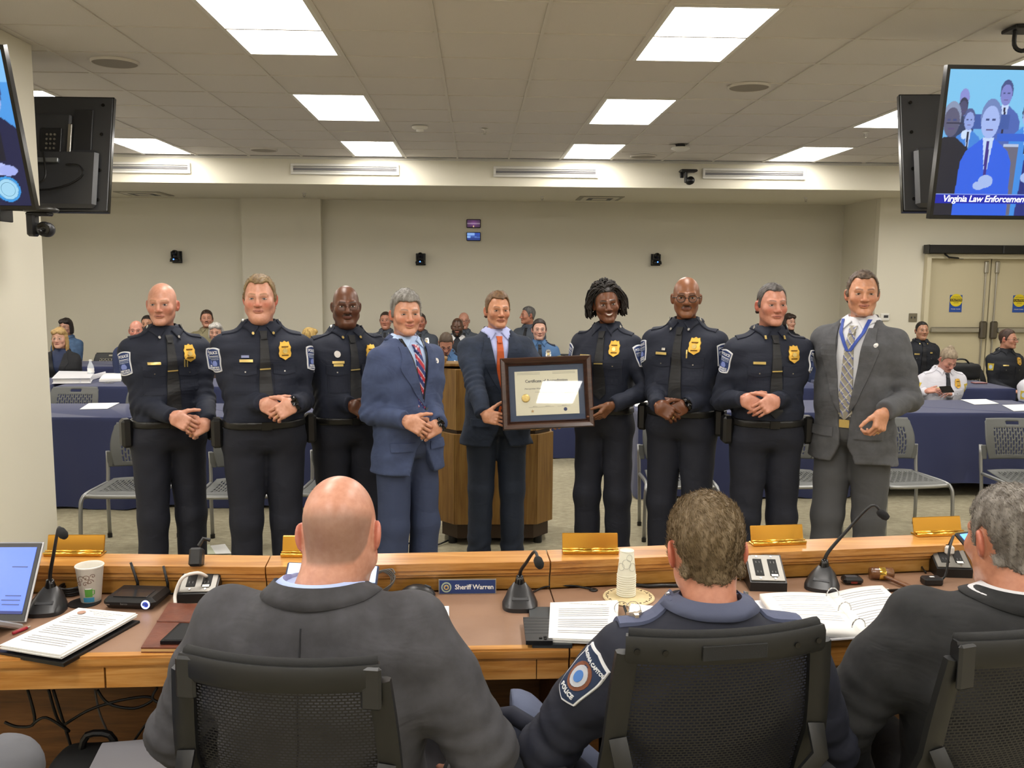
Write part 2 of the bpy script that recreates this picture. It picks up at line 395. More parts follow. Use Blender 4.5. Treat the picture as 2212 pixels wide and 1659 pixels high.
# ---- doors
m_door = M('door_paint', 'cdc3a3', .55); m_frame = M('door_frame_paint', 'd6cdb0', .5)
f = MB(); f.box((DX0+.031, 12.0, DH/2-.002), (.06, .16, DH-.004)); f.box((DX1-.031, 12.0, DH/2-.002), (.06, .16, DH-.004)); f.box(((DX0+DX1)/2, 12.0, DH-.032), (DX1-DX0-.12, .16, .06))
struct(f.build('door_frame', m_frame))
m_yel = M('sign_yellow', 'e8d22a', .5); m_blue = M('sign_blue', '2450a8', .5)
for n, (x0, x1, hs) in enumerate(((DX0+.06, 6.925, 1), (6.935, DX1-.06, -1))):
    cx = (x0+x1)/2
    d = struct(MB().box((0, 0, (DH-.06)/2), (x1-x0-.006, .045, DH-.075), .003).build('door_%d' % (n+1), m_door, None, loc=(cx, 12.03, .006)))
    mx = hs*(x1-x0)/2                                # meeting edge x in door space
    zb = 1.175
    MB().box((mx*-.06, -.06, zb), ((x1-x0)*.78, .03, .075), .012).build('push_bar', m_steel, d)
    MB().box((mx-hs*.07, -.055, zb), (.085, .075, .24), .018).build('latch_case', M('latch_case', '6d675c', .4, .8), d)
    MB().tube([(mx-hs*.07, -.035, zb+.1), (mx-hs*.07, -.035, 2.08)], .011, 8).build('vertical_rod', m_steel, d)
    MB().box((mx-hs*.07, -.04, 2.02), (.05, .05, .16), .01).build('rod_latch', m_steel, d)
    MB().tube([(mx-hs*.07, -.035, zb-.1), (mx-hs*.07, -.035, .05)], .011, 8).build('vertical_rod', m_steel, d)
    sg = MB().box((-.02, -.026, 1.53), (.17, .004, .23)).build('caution_sticker', m_blue, d)
    MB().lathe([(0, 0), (.085, 0), (.085, .004), (0, .004)], 24, c=(-.02, -.028, 1.575), R=rotm(math.pi/2), cap=False).build('sticker_disc', m_yel, sg)
    MB().box((-.02, -.0345, 1.578), (.165, .003, .035)).build('sticker_band', m_black, sg)
    text_on('sticker_text', 'CAUTION', m_yel, sg, (-.02, -.0375, 1.578), (1, 0, 0), (0, 0, 1), .034, bold=True)
    text_on('sticker_text', 'AUTOMATIC', m_black, sg, (-.02, -.034, 1.617), (1, 0, 0), (0, 0, 1), .02)
    text_on('sticker_text', 'DOOR', m_black, sg, (-.02, -.034, 1.54), (1, 0, 0), (0, 0, 1), .022)
    text_on('sticker_text', 'STAND CLEAR', m_paper, sg, (-.02, -.0295, 1.455), (1, 0, 0), (0, 0, 1), .02)
t = thing('door_operator', 'long black automatic door operator box above the double doors', 'door opener', (6.93, 11.9, 2.2))
MB().box((0, 0, .06), (1.9, .14, .11), .006).build('housing', m_black, t)
for sx in (-1, 1): MB().box((sx*.955, 0, .06), (.02, .145, .115), .004).build('end_cap', m_blk2, t)
MB().box((0.05, -.074, .06), (.02, .006, .1)).build('seam', m_grey, t)
MB().tube([(-.72, -.02, 0), (-.66, -.03, -.05), (-.42, .06, -.06)], .012, 8).build('arm', m_black, t)
p = pY(1973, 686, 11.98); t = thing('switch_plate', 'metal double switch plate on the wall left of the doors', 'switch', (p[0], 11.995, p[2]))
MB().box((0, -.003, 0), (.115, .008, .115), .003).build('plate', M('plate_metal', '8d8676', .4, .7), t)
for s in (-1, 1): MB().box((s*.023, -.01, .0), (.012, .014, .026), .003).build('toggle', m_grey, t)
p = pY(1912, 685, 11.98); t = thing('thermostat', 'small white wall control beside the standing grey suit', 'thermostat', (p[0], 11.99, p[2]))
MB().box((0, 0, 0), (.12, .025, .1), .006).build('housing', m_white, t); MB().box((.01, -.013, .008), (.06, .004, .035)).build('display', m_grey, t)
# ---- wall PTZ cameras
m_led = M('blue_led', '3060ff', .3, emit=6.)
def ptz(t, flip=1):
    MB().box((0, .09, .0), (.14, .02, .17), .005).build('wall_bracket', m_black, t)
    MB().box((0, .03, -.062), (.13, .16, .012), .004).build('shelf', m_black, t)
    MB().lathe([(.072, -.056), (.075, -.045), (.062, -.012), (.045, -.006)], 20, c=(0, 0, 0)).build('base', m_blk2, t, smooth=True)
    b = MB()
    for s in (-1, 1): b.box((s*.045, 0, .035), (.016, .06, .085), .006)
    b.build('yoke', m_black, t)
    MB().lathe([(.0, -.05), (.03, -.05), (.038, -.03), (.038, .03), (.03, .045), (0, .045)], 20, c=(0, -.005, .06), R=rotm(math.pi/2), cap=False).build('head', m_black, t, smooth=True)
    MB().lathe([(0, 0), (.02, 0), (.022, .008), (0, .012)], 16, c=(0, -.05, .06), R=rotm(math.pi/2), cap=False).build('lens', m_blk2, t, smooth=True)
    MB().lathe([(0, 0), (.008, 0), (.008, .008), (0, .01)], 10, c=(0, -.068, -.035), R=rotm(math.pi/2), cap=False).build('status_light', m_led, t)
for px, py, lb, rz in ((378, 555, 'black dome camera with blue light on the wall left of the pilaster', .5), (908, 560, 'black dome camera with blue light below the two small wall screens', 0), (1419, 561, 'black dome camera with blue light on the wall at the right', -.4)):
    p = pY(px, py, 13.09); t = thing('wall_camera', lb, 'camera', (p[0], 13.095, p[2]), 0, 'pan tilt cameras on the back wall'); ptz(t)
# ---- two small wall screens
for py, c, lb in ((483, '3a1238', 'small purple wall screen, upper of the pair on the back wall'), (511, '10307a', 'small blue wall screen, lower of the pair on the back wall')):
    p = pY(1023, py, 13.18); t = thing('wall_screen', lb, 'screen', (p[0], 13.185, p[2]), 0, 'small screens on the back wall')
    MB().box((0, 0, 0), (.205, .03, .125), .008).build('bezel', m_blk2, t)
    nx, nz = 26, 16; V = []; C = []; Fq = []
    for a in range(nx):
        for b_ in range(nz):
            u, v = a/(nx-1), b_/(nz-1); V.append(((u-.5)*.185, -.0165, (v-.5)*.105))
            if py < 490: cc = np.array([.16, .05, .2])*(.3+.9*math.exp(-((u-.5)**2+(v-.5)**2)*9))+(.25*math.exp(-(v-.5)**2*300))+(np.array([.9, .7, .2])*.7 if abs(u-.5) < .05 and v < .22 else 0)
            else: cc = np.array([.02, .08, .5])*(.4+.6*v)+(np.array([.3, .5, .7])*.8 if (v > .62 and u < .6) or (u < .25 and .3 < v < .55) else 0)+(np.array([.2, .4, .7])*.5 if abs(v-.5+.1*u) < .04 else 0)
            C.append(cc)
    for a in range(nx-1):
        for b_ in range(nz-1): Fq.append((a*nz+b_, (a+1)*nz+b_, (a+1)*nz+b_+1, a*nz+b_+1))
    mesh_obj('screen', V, Fq, M('screen_glow', '000000', .3, attr='Col', emit=.3), t, col=np.array(C))
# ================================================================= FURNITURE
# ---- dais platform and curved desk
m_oak = wood('oak_honey', '9a642a', 'ba803c', 'ce9a58', 0, 1.)
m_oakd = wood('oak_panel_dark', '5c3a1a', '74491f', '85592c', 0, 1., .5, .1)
m_inlay = M('desk_leather_inlay', '8c6c56', .42, bump=(160, .12, .001), var=(9, '94745e'))
LED, DSK, DAIS = 1.0, .91, .15
Pfar = [(-2.3, 2.835), (-.64, 2.742), (.22, 2.785), (2.3, 3.035)]
Pnear = [(-2.3, 2.165), (-.60, 2.215), (.24, 2.232), (2.3, 2.405)]
dp = MB().prism([(-3.2, YF+.01), (3.4, YF+.01), (3.4, 3.2), (2.3, 3.06), (.22, 2.81), (-.64, 2.767), (-2.3, 2.86), (-3.2, 2.92)], .0, DAIS)
struct(dp.build('floor_dais', m_carpet))
seg_l = ['oak dais desk section at the left with the laptop', 'oak dais desk section in the middle holding the name plate', 'oak dais desk section at the right holding the gavel']
def plan(k, s, t):
    """plan point on desk section k: s along (0..1), t from near edge 0 to far edge 1"""
    n = np.array(Pnear[k])*(1-s)+np.array(Pnear[k+1])*s; f = np.array(Pfar[k])*(1-s)+np.array(Pfar[k+1])*s
    return n*(1-t)+f*t
def strip(b, k, t0, t1, z0, z1, s0=.0015, s1=.9985):
    P = [plan(k, s0, t0), plan(k, s1, t0), plan(k, s1, t1), plan(k, s0, t1)]
    return b.prism([tuple(p) for p in P], z0, z1)
DESK = []
for k_ in range(3):
    t = thing('dais_desk', seg_l[k_], 'desk', (0, 0, 0), 0, 'curved dais desk sections'); DESK.append(t)
    strip(MB(), k_, .05, .80, DSK-.03, DSK).build('worktop_inlay', m_inlay, t)
    b = MB()
    for (ta, tb, za, zb) in ((.0, .05, DSK-.025, DSK-.006), (.006, .05, DSK-.006, DSK), (.006, .05, DSK-.03, DSK-.025)): strip(b, k_, ta, tb, za, zb)
    b.build('front_nosing', m_oak, t)
    cuts = {0: [0, .28, .555, .80, 1], 1: [0, .22, .56, .90, 1], 2: [0, .22, .45, .72, 1]}[k_]
    for a_, b_ in zip(cuts, cuts[1:]): strip(MB(), k_, .012, .05, DSK-.085, DSK-.03, a_+.0015, b_-.0015).build('apron_panel', m_oak, t)
    strip(MB(), k_, .79, 1., LED-.022, LED).build('ledge_cap', m_oak, t)
    b = MB(); strip(b, k_, .80, .99, LED-.036, LED-.022); strip(b, k_, .812, .98, LED-.046, LED-.036); b.build('ledge_moulding', m_oak, t)
    strip(MB(), k_, .825, .96, DSK, LED-.046).build('riser_panel', wood('oak_riser', '8c6024', 'a97936', 'ba8c4c', 0, .8), t)
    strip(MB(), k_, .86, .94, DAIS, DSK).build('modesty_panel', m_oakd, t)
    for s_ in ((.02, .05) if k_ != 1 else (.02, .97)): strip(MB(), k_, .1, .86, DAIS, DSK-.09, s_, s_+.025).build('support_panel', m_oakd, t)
# ---- lectern
m_teak = wood('lectern_walnut', '6f4d22', '86622e', '98753c', 2, .7, .4, .15)
m_dk = M('dark_laminate', '3b2a1c', .5)
t = thing('lectern', 'wooden lectern with dark plinth standing behind the framed certificate', 'lectern', (.128, 6.36, 0))
def octo(w, d, c): return [(-w/2+c, -d/2), (w/2-c, -d/2), (w/2, -d/2+c*1.1), (w/2, d/2), (-w/2, d/2), (-w/2, -d/2+c*1.1)]
MB().prism(octo(.75, .50, .11), .05, .155).build('base', m_dk, t)
for nm, z0, z1, w_ in (('lower_body', .155, .79, .81), ('upper_body', .815, 1.235, .78)):
    P = octo(w_, .56, .12)
    core = MB().prism(octo(w_-.02, .54, .115), z0+.001, z1-.001).build(nm, m_teak, t)
    for i in (5, 0, 1):                                # three front panels
        a, b_ = np.array(P[i]), np.array(P[(i+1) % 6]); m = (a+b_)/2; d = b_-a; L = np.linalg.norm(d); n = np.array([d[1], -d[0]])/L
        R = rotm(0, 0, math.atan2(d[1], d[0]))
        MB().box((m[0]-n[0]*.004, m[1]-n[1]*.004, (z0+z1)/2), (L-.003, .012, z1-z0), .002, R).build('front_panel', m_teak, core)
MB().prism(octo(.76, .53, .11), .79, .815).build('shadow_gap', m_dk, t)
MB().box((0, .03, 1.245), (.80, .52, .02), .004, rotm(-.06)).build('reading_top', m_teak, t)
MB().box((-.36, -.1, 1.275), (.03, .16, .06), .004, rotm(.0, .3)).build('side_lip', m_teak, t)
for sx in (-.3, .3):
    for sy in (-.18, .2): MB().lathe([(0, 0), (.03, 0), (.03, .05), (0, .05)], 12, c=(sx, sy, 0), cap=False).build('castor', m_black, t)
MB().tube([(-.33, -.2, .02), (-.45, -.3, .008), (-.62, -.22, .008), (-.9, -.3, .008), (-1.3, -.1, .008)], .006, 6, smooth=4).build('power_cable', m_black, t)
# ---- tables with cloths
m_cloth = M('navy_tablecloth', '2a3259', .85, bump=(500, .2, .0006), sheen=.2)
def table_cloth(x0, x1, y0, y1, label, seed, hem=.012, lift=0.):
    rng = np.random.RandomState(seed)
    tb = thing('folding_table', 'table under the '+label.replace('navy tablecloth ', 'cloth '), 'table', ((x0+x1)/2, (y0+y1)/2, 0), 0, 'folding tables under navy cloths')
    MB().box((0, 0, .715), (x1-x0-.03, y1-y0-.03, .03), .004).build('table_top', m_grey, tb)
    for sx in (-1, 1):
        for sy in (-1, 1): MB().tube([(sx*(x1-x0)*.4, sy*(y1-y0)*.36, 0), (sx*(x1-x0)*.4, sy*(y1-y0)*.36, .7)], .014, 8).build('leg', m_grey, tb)
    # perimeter skirt with folds
    per = []; nx = 46; ny = 18
    for i in range(nx): per.append((x0+(x1-x0)*i/nx, y0, 0, -1))
    for i in range(ny): per.append((x1, y0+(y1-y0)*i/ny, 1, 0))
    for i in range(nx): per.append((x1-(x1-x0)*i/nx, y1, 0, 1))
    for i in range(ny): per.append((x0, y1-(y1-y0)*i/ny, -1, 0))
    n = len(per); zs = [.738, .732, .70, .6, .48, .37, .25, .13, hem]
    ph = rng.uniform(0, 6.28, 4); G = np.zeros((n, len(zs), 3)); acc = 0
    for i, (x, y, nx_, ny_) in enumerate(per):
        corner = min(abs(x-x0)+abs(y-y0), abs(x-x1)+abs(y-y0), abs(x-x0)+abs(y-y1), abs(x-x1)+abs(y-y1))
        s = i*.045
        for j, z in enumerate(zs):
            dpt = (.74-z)/.74
            w_ = .012*math.sin(s*9+ph[0])+.010*math.sin(s*17+ph[1]+z*3)+.014*math.sin(s*4.3+ph[2])
            off = (dpt**.8*(.02+.9*w_))*(1 if ny_ else .3)+(.03*math.exp(-corner*9)*dpt)+.003*math.sin(z*55+ph[3])*(dpt > .1)
            zz = z
            if j == len(zs)-1: zz = hem+lift*(.5+.5*math.sin(s*2.1+ph[2]))+.012*math.sin(s*7+ph[1])
            if j == 0: off = -.004
            G[i, j] = (x+nx_*off-(x0+x1)/2, y+ny_*off-(y0+y1)/2, max(zz, .004))
    b = MB(); b.grid(G, wrapu=True, flip=True)
    b.f.append([i*len(zs) for i in range(n)])
    for u in np.linspace(.33, .66, 2): pass
    o = b.build('tablecloth', m_cloth, None, angle=50, loc=((x0+x1)/2, (y0+y1)/2, 0))
    return tag(o, label, 'tablecloth', 'navy tablecloths')
table_cloth(-4.56, -2.73, 7.13, 7.9, 'navy tablecloth in the front row behind the leftmost standing officer', 1)
table_cloth(-2.65, -.80, 7.15, 7.92, 'navy tablecloth in the front row behind the second and third officers', 2)
table_cloth(1.35, 3.16, 7.42, 8.2, 'navy tablecloth in the front row behind the two officers right of the certificate', 3)
table_cloth(3.2, 5.03, 7.42, 8.22, 'navy tablecloth in the front row right of the standing grey suit', 4, .03, .12)
table_cloth(5.08, 6.9, 7.42, 8.2, 'navy tablecloth in the front row at the far right', 5)
x_ = -6.2
for i, lb in enumerate(('far left, holding the white binder', 'left, behind the first two officers', 'left of centre', 'centre, behind the lectern', 'right of centre', 'far right, by the officer with glasses')):
    table_cloth(x_, x_+1.88, 9.1, 9.86, 'navy tablecloth in the second row, '+lb, 10+i); x_ += 1.985
table_cloth(-5.6, -3.75, 11.05, 11.75, 'navy tablecloth in the third row by the back wall at left', 20)
table_cloth(-3.7, -1.9, 11.05, 11.75, 'navy tablecloth in the third row below the pilaster', 21)
# ---- perforated stacking chairs
m_shell = M('chair_shell_grey', '5f615f', .5, bump=(400, .08, .0004))
m_shellb = M('chair_shell_black', '222324', .5)
m_tube = M('chair_silver_tube', '9a9b9a', .38, .75)
def perf(S, nu, nv, hole, name, mat, parent, th=.006):
    V = np.array([[S(u, v) for v in np.linspace(0, 1, nv+1)] for u in np.linspace(0, 1, nu+1)])
    b = MB(); fs = []
    for i in range(nu):
        for j in range(nv):
            if not hole(i, j): fs.append((i*(nv+1)+j, (i+1)*(nv+1)+j, (i+1)*(nv+1)+j+1, i*(nv+1)+j+1))
    b.add(V.reshape(-1, 3), fs); o = b.build(name, mat, parent, smooth=True)
    md = o.modifiers.new('solid', 'SOLIDIFY'); md.thickness = th; md.offset = 0
    return o
def back_S(u, v):
    wz = .205+.03*math.sin(min(1, v*1.15)*math.pi*.8) - .012*(v > .93)
    x = (2*u-1)*wz; bow = .03*(1-(2*u-1)**2)
    return (x, .185+.085*v-.03*math.sin(v*math.pi)+bow, .545+.325*v)
def seat_S(u, v):
    w_ = .235-.02*v; x = (2*u-1)*w_
    return (x, -.245+.43*v, .452-.018*math.sin(v*math.pi)*(1-(2*u-1)**2*.6)-.012*(2*u-1)**2-.03*max(0, .12-v)/.12+.012*v)
def make_chair(label, shell, group):
    t = thing('stacking_chair', label, 'chair', (0, 0, 0), 0, group)
    def hb(i, j):
        if j in (22, 23) and 17 <= i <= 26: return True          # handle slot
        if i < 6 or i > 37 or j < 3 or j > 19: return False
        if i % 2 == 0: return False
        o = (i//2) % 2
        return (j+2*o) % 4 != 0
    perf(back_S, 44, 26, hb, 'backrest', shell, t)
    def hs(i, j): return 4 <= i <= 35 and 5 <= j <= 23 and i % 2 == 1 and (j+2*((i//2) % 2)) % 4 != 0
    perf(seat_S, 40, 28, hs, 'seat', shell, t)
    MB().tube([(-.235, -.235, .425), (-.12, -.252, .424), (.12, -.252, .424), (.235, -.235, .425)], .014, 8, smooth=3).build('seat_front_roll', m_tube if shell is m_shell else shell, t, smooth=True)
    for s in (-1, 1):
        MB().tube([(s*.262, .215, .66), (s*.258, .2, .5), (s*.255, .17, .3), (s*.25, .16, .02)], .0135, 10, smooth=2).build('rear_leg', m_tube, t, smooth=True)
        MB().tube([(s*.255, .17, .425), (s*.25, .0, .43), (s*.252, -.17, .43), (s*.262, -.225, .405), (s*.268, -.245, .33), (s*.272, -.26, .015)], .0135, 10, smooth=3).build('front_leg', m_tube, t, smooth=True)
        MB().lathe([(.017, 0), (.017, .03), (.0, .03)], 10, c=(s*.25, .16, 0)).build('foot_cap', m_black, t)
        MB().lathe([(.017, 0), (.017, .03), (.0, .03)], 10, c=(s*.272, -.26, 0)).build('foot_cap', m_black, t)
        MB().box((s*.24, .205, .6), (.05, .02, .12), .006).build('back_bracket', shell, t)
    t.scale = (.97, 1, .93)
    return t
ch0 = make_chair('silver legged perforated grey chair left of the leftmost standing officer', m_shell, 'front row chairs')
ch0.location = (-2.37, 6.18, 0)
for (x, y, rz, lb) in ((-1.63, 6.16, .05, 'perforated grey chair between the first two officers at left'), (-.95, 6.2, -.06, 'perforated grey chair between the second and third officers'),
        (1.46, 6.42, -.05, 'perforated grey chair behind the officer with round glasses'), (2.33, 6.42, .04, 'perforated grey chair between the rightmost officer and the standing grey suit'),
        (3.13, 6.42, .12, 'perforated grey chair right of the standing grey suit'), (4.08, 6.40, -.08, 'perforated grey chair at the right edge above the seated dark suit')):
    dup(ch0, (x, y, 0), rz, lb)
for (x, y, rz, lb) in ((-3.75, 8.22, 0, 'grey chair tucked behind the front left table, nearest the pier'), (-3.02, 8.2, .05, 'grey chair tucked behind the front left table, beside the leftmost standing officer'),
        (-2.1, 8.25, 0, 'grey chair behind the front table between the first two officers'), (-1.3, 8.22, .04, 'grey chair behind the front table between second and third officers')):
    dup(ch0, (x, y, 0), rz, lb, 'chairs behind the front tables')
chb = make_chair('empty black chair by the back wall behind the leftmost officer', m_shellb, 'black chairs by the back wall'); 
p = pY(240, 742, 12.1); chb.location = (p[0]-.02, 11.9, 0); 
def chair_at(px, py_top, Y, lb, rz=0):
    p = pY(px, py_top, Y); dup(chb, (p[0], Y-.25, 0), rz, lb)
chair_at(1213, 742, 12.2, 'empty black chair at the back right of the blue shirt with silver badge')
chair_at(1385, 745, 12.2, 'empty black chair at the back behind the officer holding the frame')
chair_at(2088, 768, 10.4, 'empty black chair between the white shirted phone user and the doors')
# ---- black office chairs at the dais (sitter faces -Y in local space)
k = NT('chair_mesh'); tcn = k.tc((1, 1, 1))
sx = k.n('ShaderNodeSeparateXYZ'); k.l(tcn, sx.inputs[0]); cx = k.n('ShaderNodeCombineXYZ'); k.l(sx.outputs[0], cx.inputs[0]); k.l(sx.outputs[2], cx.inputs[1])
br = k.n('ShaderNodeTexBrick'); br.inputs['Scale'].default_value = 1.; br.inputs['Mortar Size'].default_value = .0016; br.inputs['Mortar Smooth'].default_value = .0
br.inputs['Brick Width'].default_value = .0115; br.inputs['Row Height'].default_value = .0068; br.inputs['Bias'].default_value = 0
k.l(cx.outputs[0], br.inputs['Vector'])
tr = k.n('ShaderNodeBsdfTransparent'); ms = k.n('ShaderNodeMixShader'); k.l(br.outputs['Fac'], ms.inputs[0]); k.l(tr.outputs[0], ms.inputs[1]); k.l(k.b.outputs[0], ms.inputs[2]); k.l(ms.outputs[0], k.out.inputs[0])
k.b.inputs['Base Color'].default_value = (*lin('161618'), 1); k.b.inputs['Roughness'].default_value = .4; m_mesh = k.m
m_ofc = M('office_chair_plastic', '141516', .45, bump=(600, .06, .0003))
m_ofcf = M('office_chair_fabric', '1c1d1e', .85, bump=(700, .5, .001))
def office_chair(label, loc, rz, style, W=.42):
    t = thing('office_chair', label, 'chair', loc, rz, 'office chairs at the dais')
    def S(u, v):   # back surface, v up
        w_ = (.5*W)*(1.0+.10*math.sin(v*math.pi*.9))*(1-.04*v)
        x = (2*u-1)*w_
        return np.array((x, .235+.075*v-.05*math.sin(min(v, .6)/.6*math.pi)*.6-.035*(2*u-1)**2+.02, .50+.545*v))
    P = np.array([[S(u, v) for v in np.linspace(.0, 1, 20)] for u in np.linspace(0, 1, 20)])
    MB().grid(P).build('mesh_back', m_mesh, t, smooth=True)
    out = np.array([0, 1, 0])*.012
    L = [S(0, v)+out for v in np.linspace(0, .97, 14)]; R_ = [S(1, v)+out for v in np.linspace(0, .97, 14)]
    fr = MB()
    def flat(pts, wx, wy):
        pts = np.array(pts); n = len(pts); tg = np.gradient(pts, axis=0); tg /= np.linalg.norm(tg, axis=1)[:, None]
        nr = np.array([0, 1., 0]); G = np.zeros((n, 8, 3))
        for i in range(n):
            b_ = np.cross(tg[i], nr); b_ /= np.linalg.norm(b_)+1e-9; c_ = np.cross(b_, tg[i])
            for q, (a1, a2) in enumerate(((-.5, -.3), (-.5, .3), (-.3, .5), (.3, .5), (.5, .3), (.5, -.3), (.3, -.5), (-.3, -.5))): G[i, q] = pts[i]+b_*wx*a1+c_*wy*a2
        m = MB(); Gt = G.transpose(1, 0, 2); m.grid(Gt, wrapu=True)
        m.f.append([q*n for q in range(8)]); m.f.append([q*n+n-1 for q in range(8)][::-1]); return m
    flat(L, .045, .022).build('side_frame', m_ofc, t, angle=60); flat(R_, .045, .022).build('side_frame', m_ofc, t, angle=60)
    top = [S(u, .985)+out for u in np.linspace(-.01, 1.01, 16)]
    flat(top, .055, .026).build('top_rail', m_ofc, t, angle=60)
    bot = [S(u, .02)+out for u in np.linspace(0, 1, 12)]; flat(bot, .05, .024).build('bottom_rail', m_ofc, t, angle=60)
    MB().tube([S(u, 1.035) for u in np.linspace(0, 1, 14)], .012, 8).build('mesh_edge_roll', m_ofcf, t, smooth=True)
    if style == 'screws':
        for u in (.03, .16, .84, .97): MB().lathe([(0, 0), (.006, 0), (.006, .003), (0, .003)], 12, c=S(u, .985)+np.array([0, .027, 0]), R=rotm(-math.pi/2), cap=False).build('screw', m_blk2, t)
        c = S(.5, .985)+np.array([0, .026, 0]); MB().box(c, (.13, .004, .03), .001).build('badge_plate', m_ofcf, t)
    else:
        for u in (.0, 1.): MB().box(S(u, .985)+np.array([(.5-u)*.02, .026, -.02]), (.04, .012, .09), .005).build('corner_cap', M('cap_grey', '222325', .3), t)
    for s in (-1, 1):
        a = S(.5+s*.5, .62)+np.array([-s*.004, .02, 0])
        flat([a, a+np.array([-s*.005, .035, -.05]), np.array([s*.15, .30, .70]), np.array([s*.13, .29, .55]), np.array([s*.05, .2, .44])], .036, .014).build('back_support', m_ofc, t, angle=60)
        flat([(s*.25, .16, .40), (s*.285, .14, .46), (s*.285, .1, .56), (s*.28, .06, .615)], .05, .02).build('arm_post', m_ofc, t, angle=60)
        MB().box((s*.28, .0, .63), (.07, .23, .028), .0139).build('arm_pad', M('arm_pad', '3a3b3e', .45), t)
    sp = np.array([[((2*u-1)*.245, -.25+.48*v, .45+.02*math.cos((2*u-1)*2.2)-.03*(v < .08)-.01*math.sin(v*3.1)) for v in np.linspace(0, 1, 12)] for u in np.linspace(0, 1, 14)])
    o = MB().grid(sp).build('seat', m_ofcf, t, smooth=True); md = o.modifiers.new('s', 'SOLIDIFY'); md.thickness = .06; md.offset = -1
    MB().box((0, .02, .375), (.26, .24, .04), .01).build('mechanism', m_ofc, t)
    MB().lathe([(0, .06), (.03, .06), (.03, .2), (.018, .2), (.018, .36), (0, .36)], 14, cap=False).build('gas_column', m_blk2, t)
    for q in range(5):
        a = q*2*math.pi/5+.3; e = np.array([math.cos(a)*.3, math.sin(a)*.3, .07])
        lg = MB().tube([(0, 0, .1), e*.5+np.array([0, 0, .055]), e], [.022, .018, .014], 8).build('base_leg', m_ofc, t)
        MB().lathe([(0, -.02), (.028, -.02), (.028, .02), (0, .02)], 12, c=(e[0], e[1], .03), R=rotm(math.pi/2, 0, a), cap=False).build('castor', m_blk2, lg)
    return t
def chair_from_top(label, a, b, Y, style):
    """place so that the top rail runs between image points a and b"""
    A, B = pY(a[0], a[1], Y[0]), pY(b[0], b[1], Y[1]); d = B-A; rz = math.atan2(d[1], d[0])+math.pi
    mid = (A+B)/2; W = math.hypot(d[0], d[1])
    y_l = .325; back = np.array([-math.sin(rz)*y_l, math.cos(rz)*y_l])
    o = office_chair(label, (mid[0]-back[0], mid[1]-back[1], DAIS), rz, style, W); o.scale = (1, 1, (mid[2]-DAIS)/1.055); return o
OC1 = chair_from_top('black mesh office chair under the seated grey suit', (385, 1425), (812, 1452), (1.66, 1.60), 'caps')
OC2 = chair_from_top('black mesh office chair with screwed top rail under the navy uniform', (1362, 1385), (1782, 1368), (1.63, 1.68), 'screws')
OC3 = chair_from_top('black mesh office chair at the bottom right under the dark suit', (2085, 1385), (2500, 1352), (1.56, 1.70), 'caps')
# ---- televisions
def raster(fn, nx, ny):
    u, v = np.meshgrid(np.linspace(0, 1, nx), np.linspace(0, 1, ny), indexing='ij')
    return u, v, fn(u, v)
class Pic:
    """tiny painter on a u,v grid (v up)"""
    def __init__(s, nx, ny): s.u, s.v = np.meshgrid(np.linspace(0, 1, nx), np.linspace(0, 1, ny), indexing='ij'); s.c = np.zeros((nx, ny, 3)); s.a = 16/9
    def fill(s, c): s.c[:] = lin(c)
    def put(s, m, c): s.c[m] = lin(c)
    def ell(s, x, y, rx, ry, c): s.put(((s.u-x)/rx)**2+((s.v-y)/ry)**2 < 1, c)
    def rect(s, x0, y0, x1, y1, c): s.put((s.u > x0) & (s.u < x1) & (s.v > y0) & (s.v < y1), c)
    def poly(s, pts, c):
        ins = np.zeros(s.u.shape, bool); n = len(pts)
        for i in range(n):
            (x1, y1), (x2, y2) = pts[i], pts[(i+1) % n]
            if y1 == y2: continue
            cond = ((y1 > s.v) != (y2 > s.v)) & (s.u < (x2-x1)*(s.v-y1)/(y2-y1)+x1); ins ^= cond
        s.put(ins, c)
    def mesh(s, name, mat, parent, w, h, y, flip=1):
        nx, ny = s.u.shape; P = np.stack([(s.u-.5)*w, np.full(s.u.shape, y), (s.v-.5)*h], -1).reshape(-1, 3)
        i, j = np.meshgrid(np.arange(nx-1), np.arange(ny-1), indexing='ij'); i = i.ravel(); j = j.ravel()
        f = np.stack([i*ny+j, (i+1)*ny+j, (i+1)*ny+j+1, i*ny+j+1], 1)
        return mesh_obj(name, P, f, mat, parent, col=s.c.reshape(-1, 3))
m_tv = M('tv_picture', '000000', .25, attr='Col', emit=.44)
for lk_ in list(m_tv.node_tree.links):
    if lk_.to_socket.name == 'Base Color': m_tv.node_tree.links.remove(lk_)
m_tv.node_tree.nodes['Principled BSDF'].inputs['Base Color'].default_value = (.004, .004, .005, 1)
m_tvtxt = M('tv_caption_text', 'eef2ff', .4, emit=.3)
m_tvb = M('tv_back', '3c3d40', .38)
TW, TH = 1.235, .705
def tv(name, label, loc, rx, rz):
    t = thing(name, label, 'television', loc, 0, 'wall televisions'); t.rotation_euler = (rx, 0, rz)
    b = MB()
    for s in (-1, 1): b.box((s*(TW/2-.008), 0, 0), (.016, .035, TH)); b.box((0, 0, s*(TH/2-.009)), (TW-.032, .035, .018))
    b.build('bezel', m_blk2, t)
    MB().box((0, .012, 0), (TW-.01, .02, TH-.01), .004).build('back_panel', m_tvb, t)
    G = MB().box((0, .04, -.16), (TW*.9, .045, TH*.5), .02, None, (1, 1)).build('electronics_bulge', m_tvb, t)
    MB().box((0, .03, .1), (TW*.62, .03, .28), .012).build('upper_bulge', m_tvb, t)
    return t
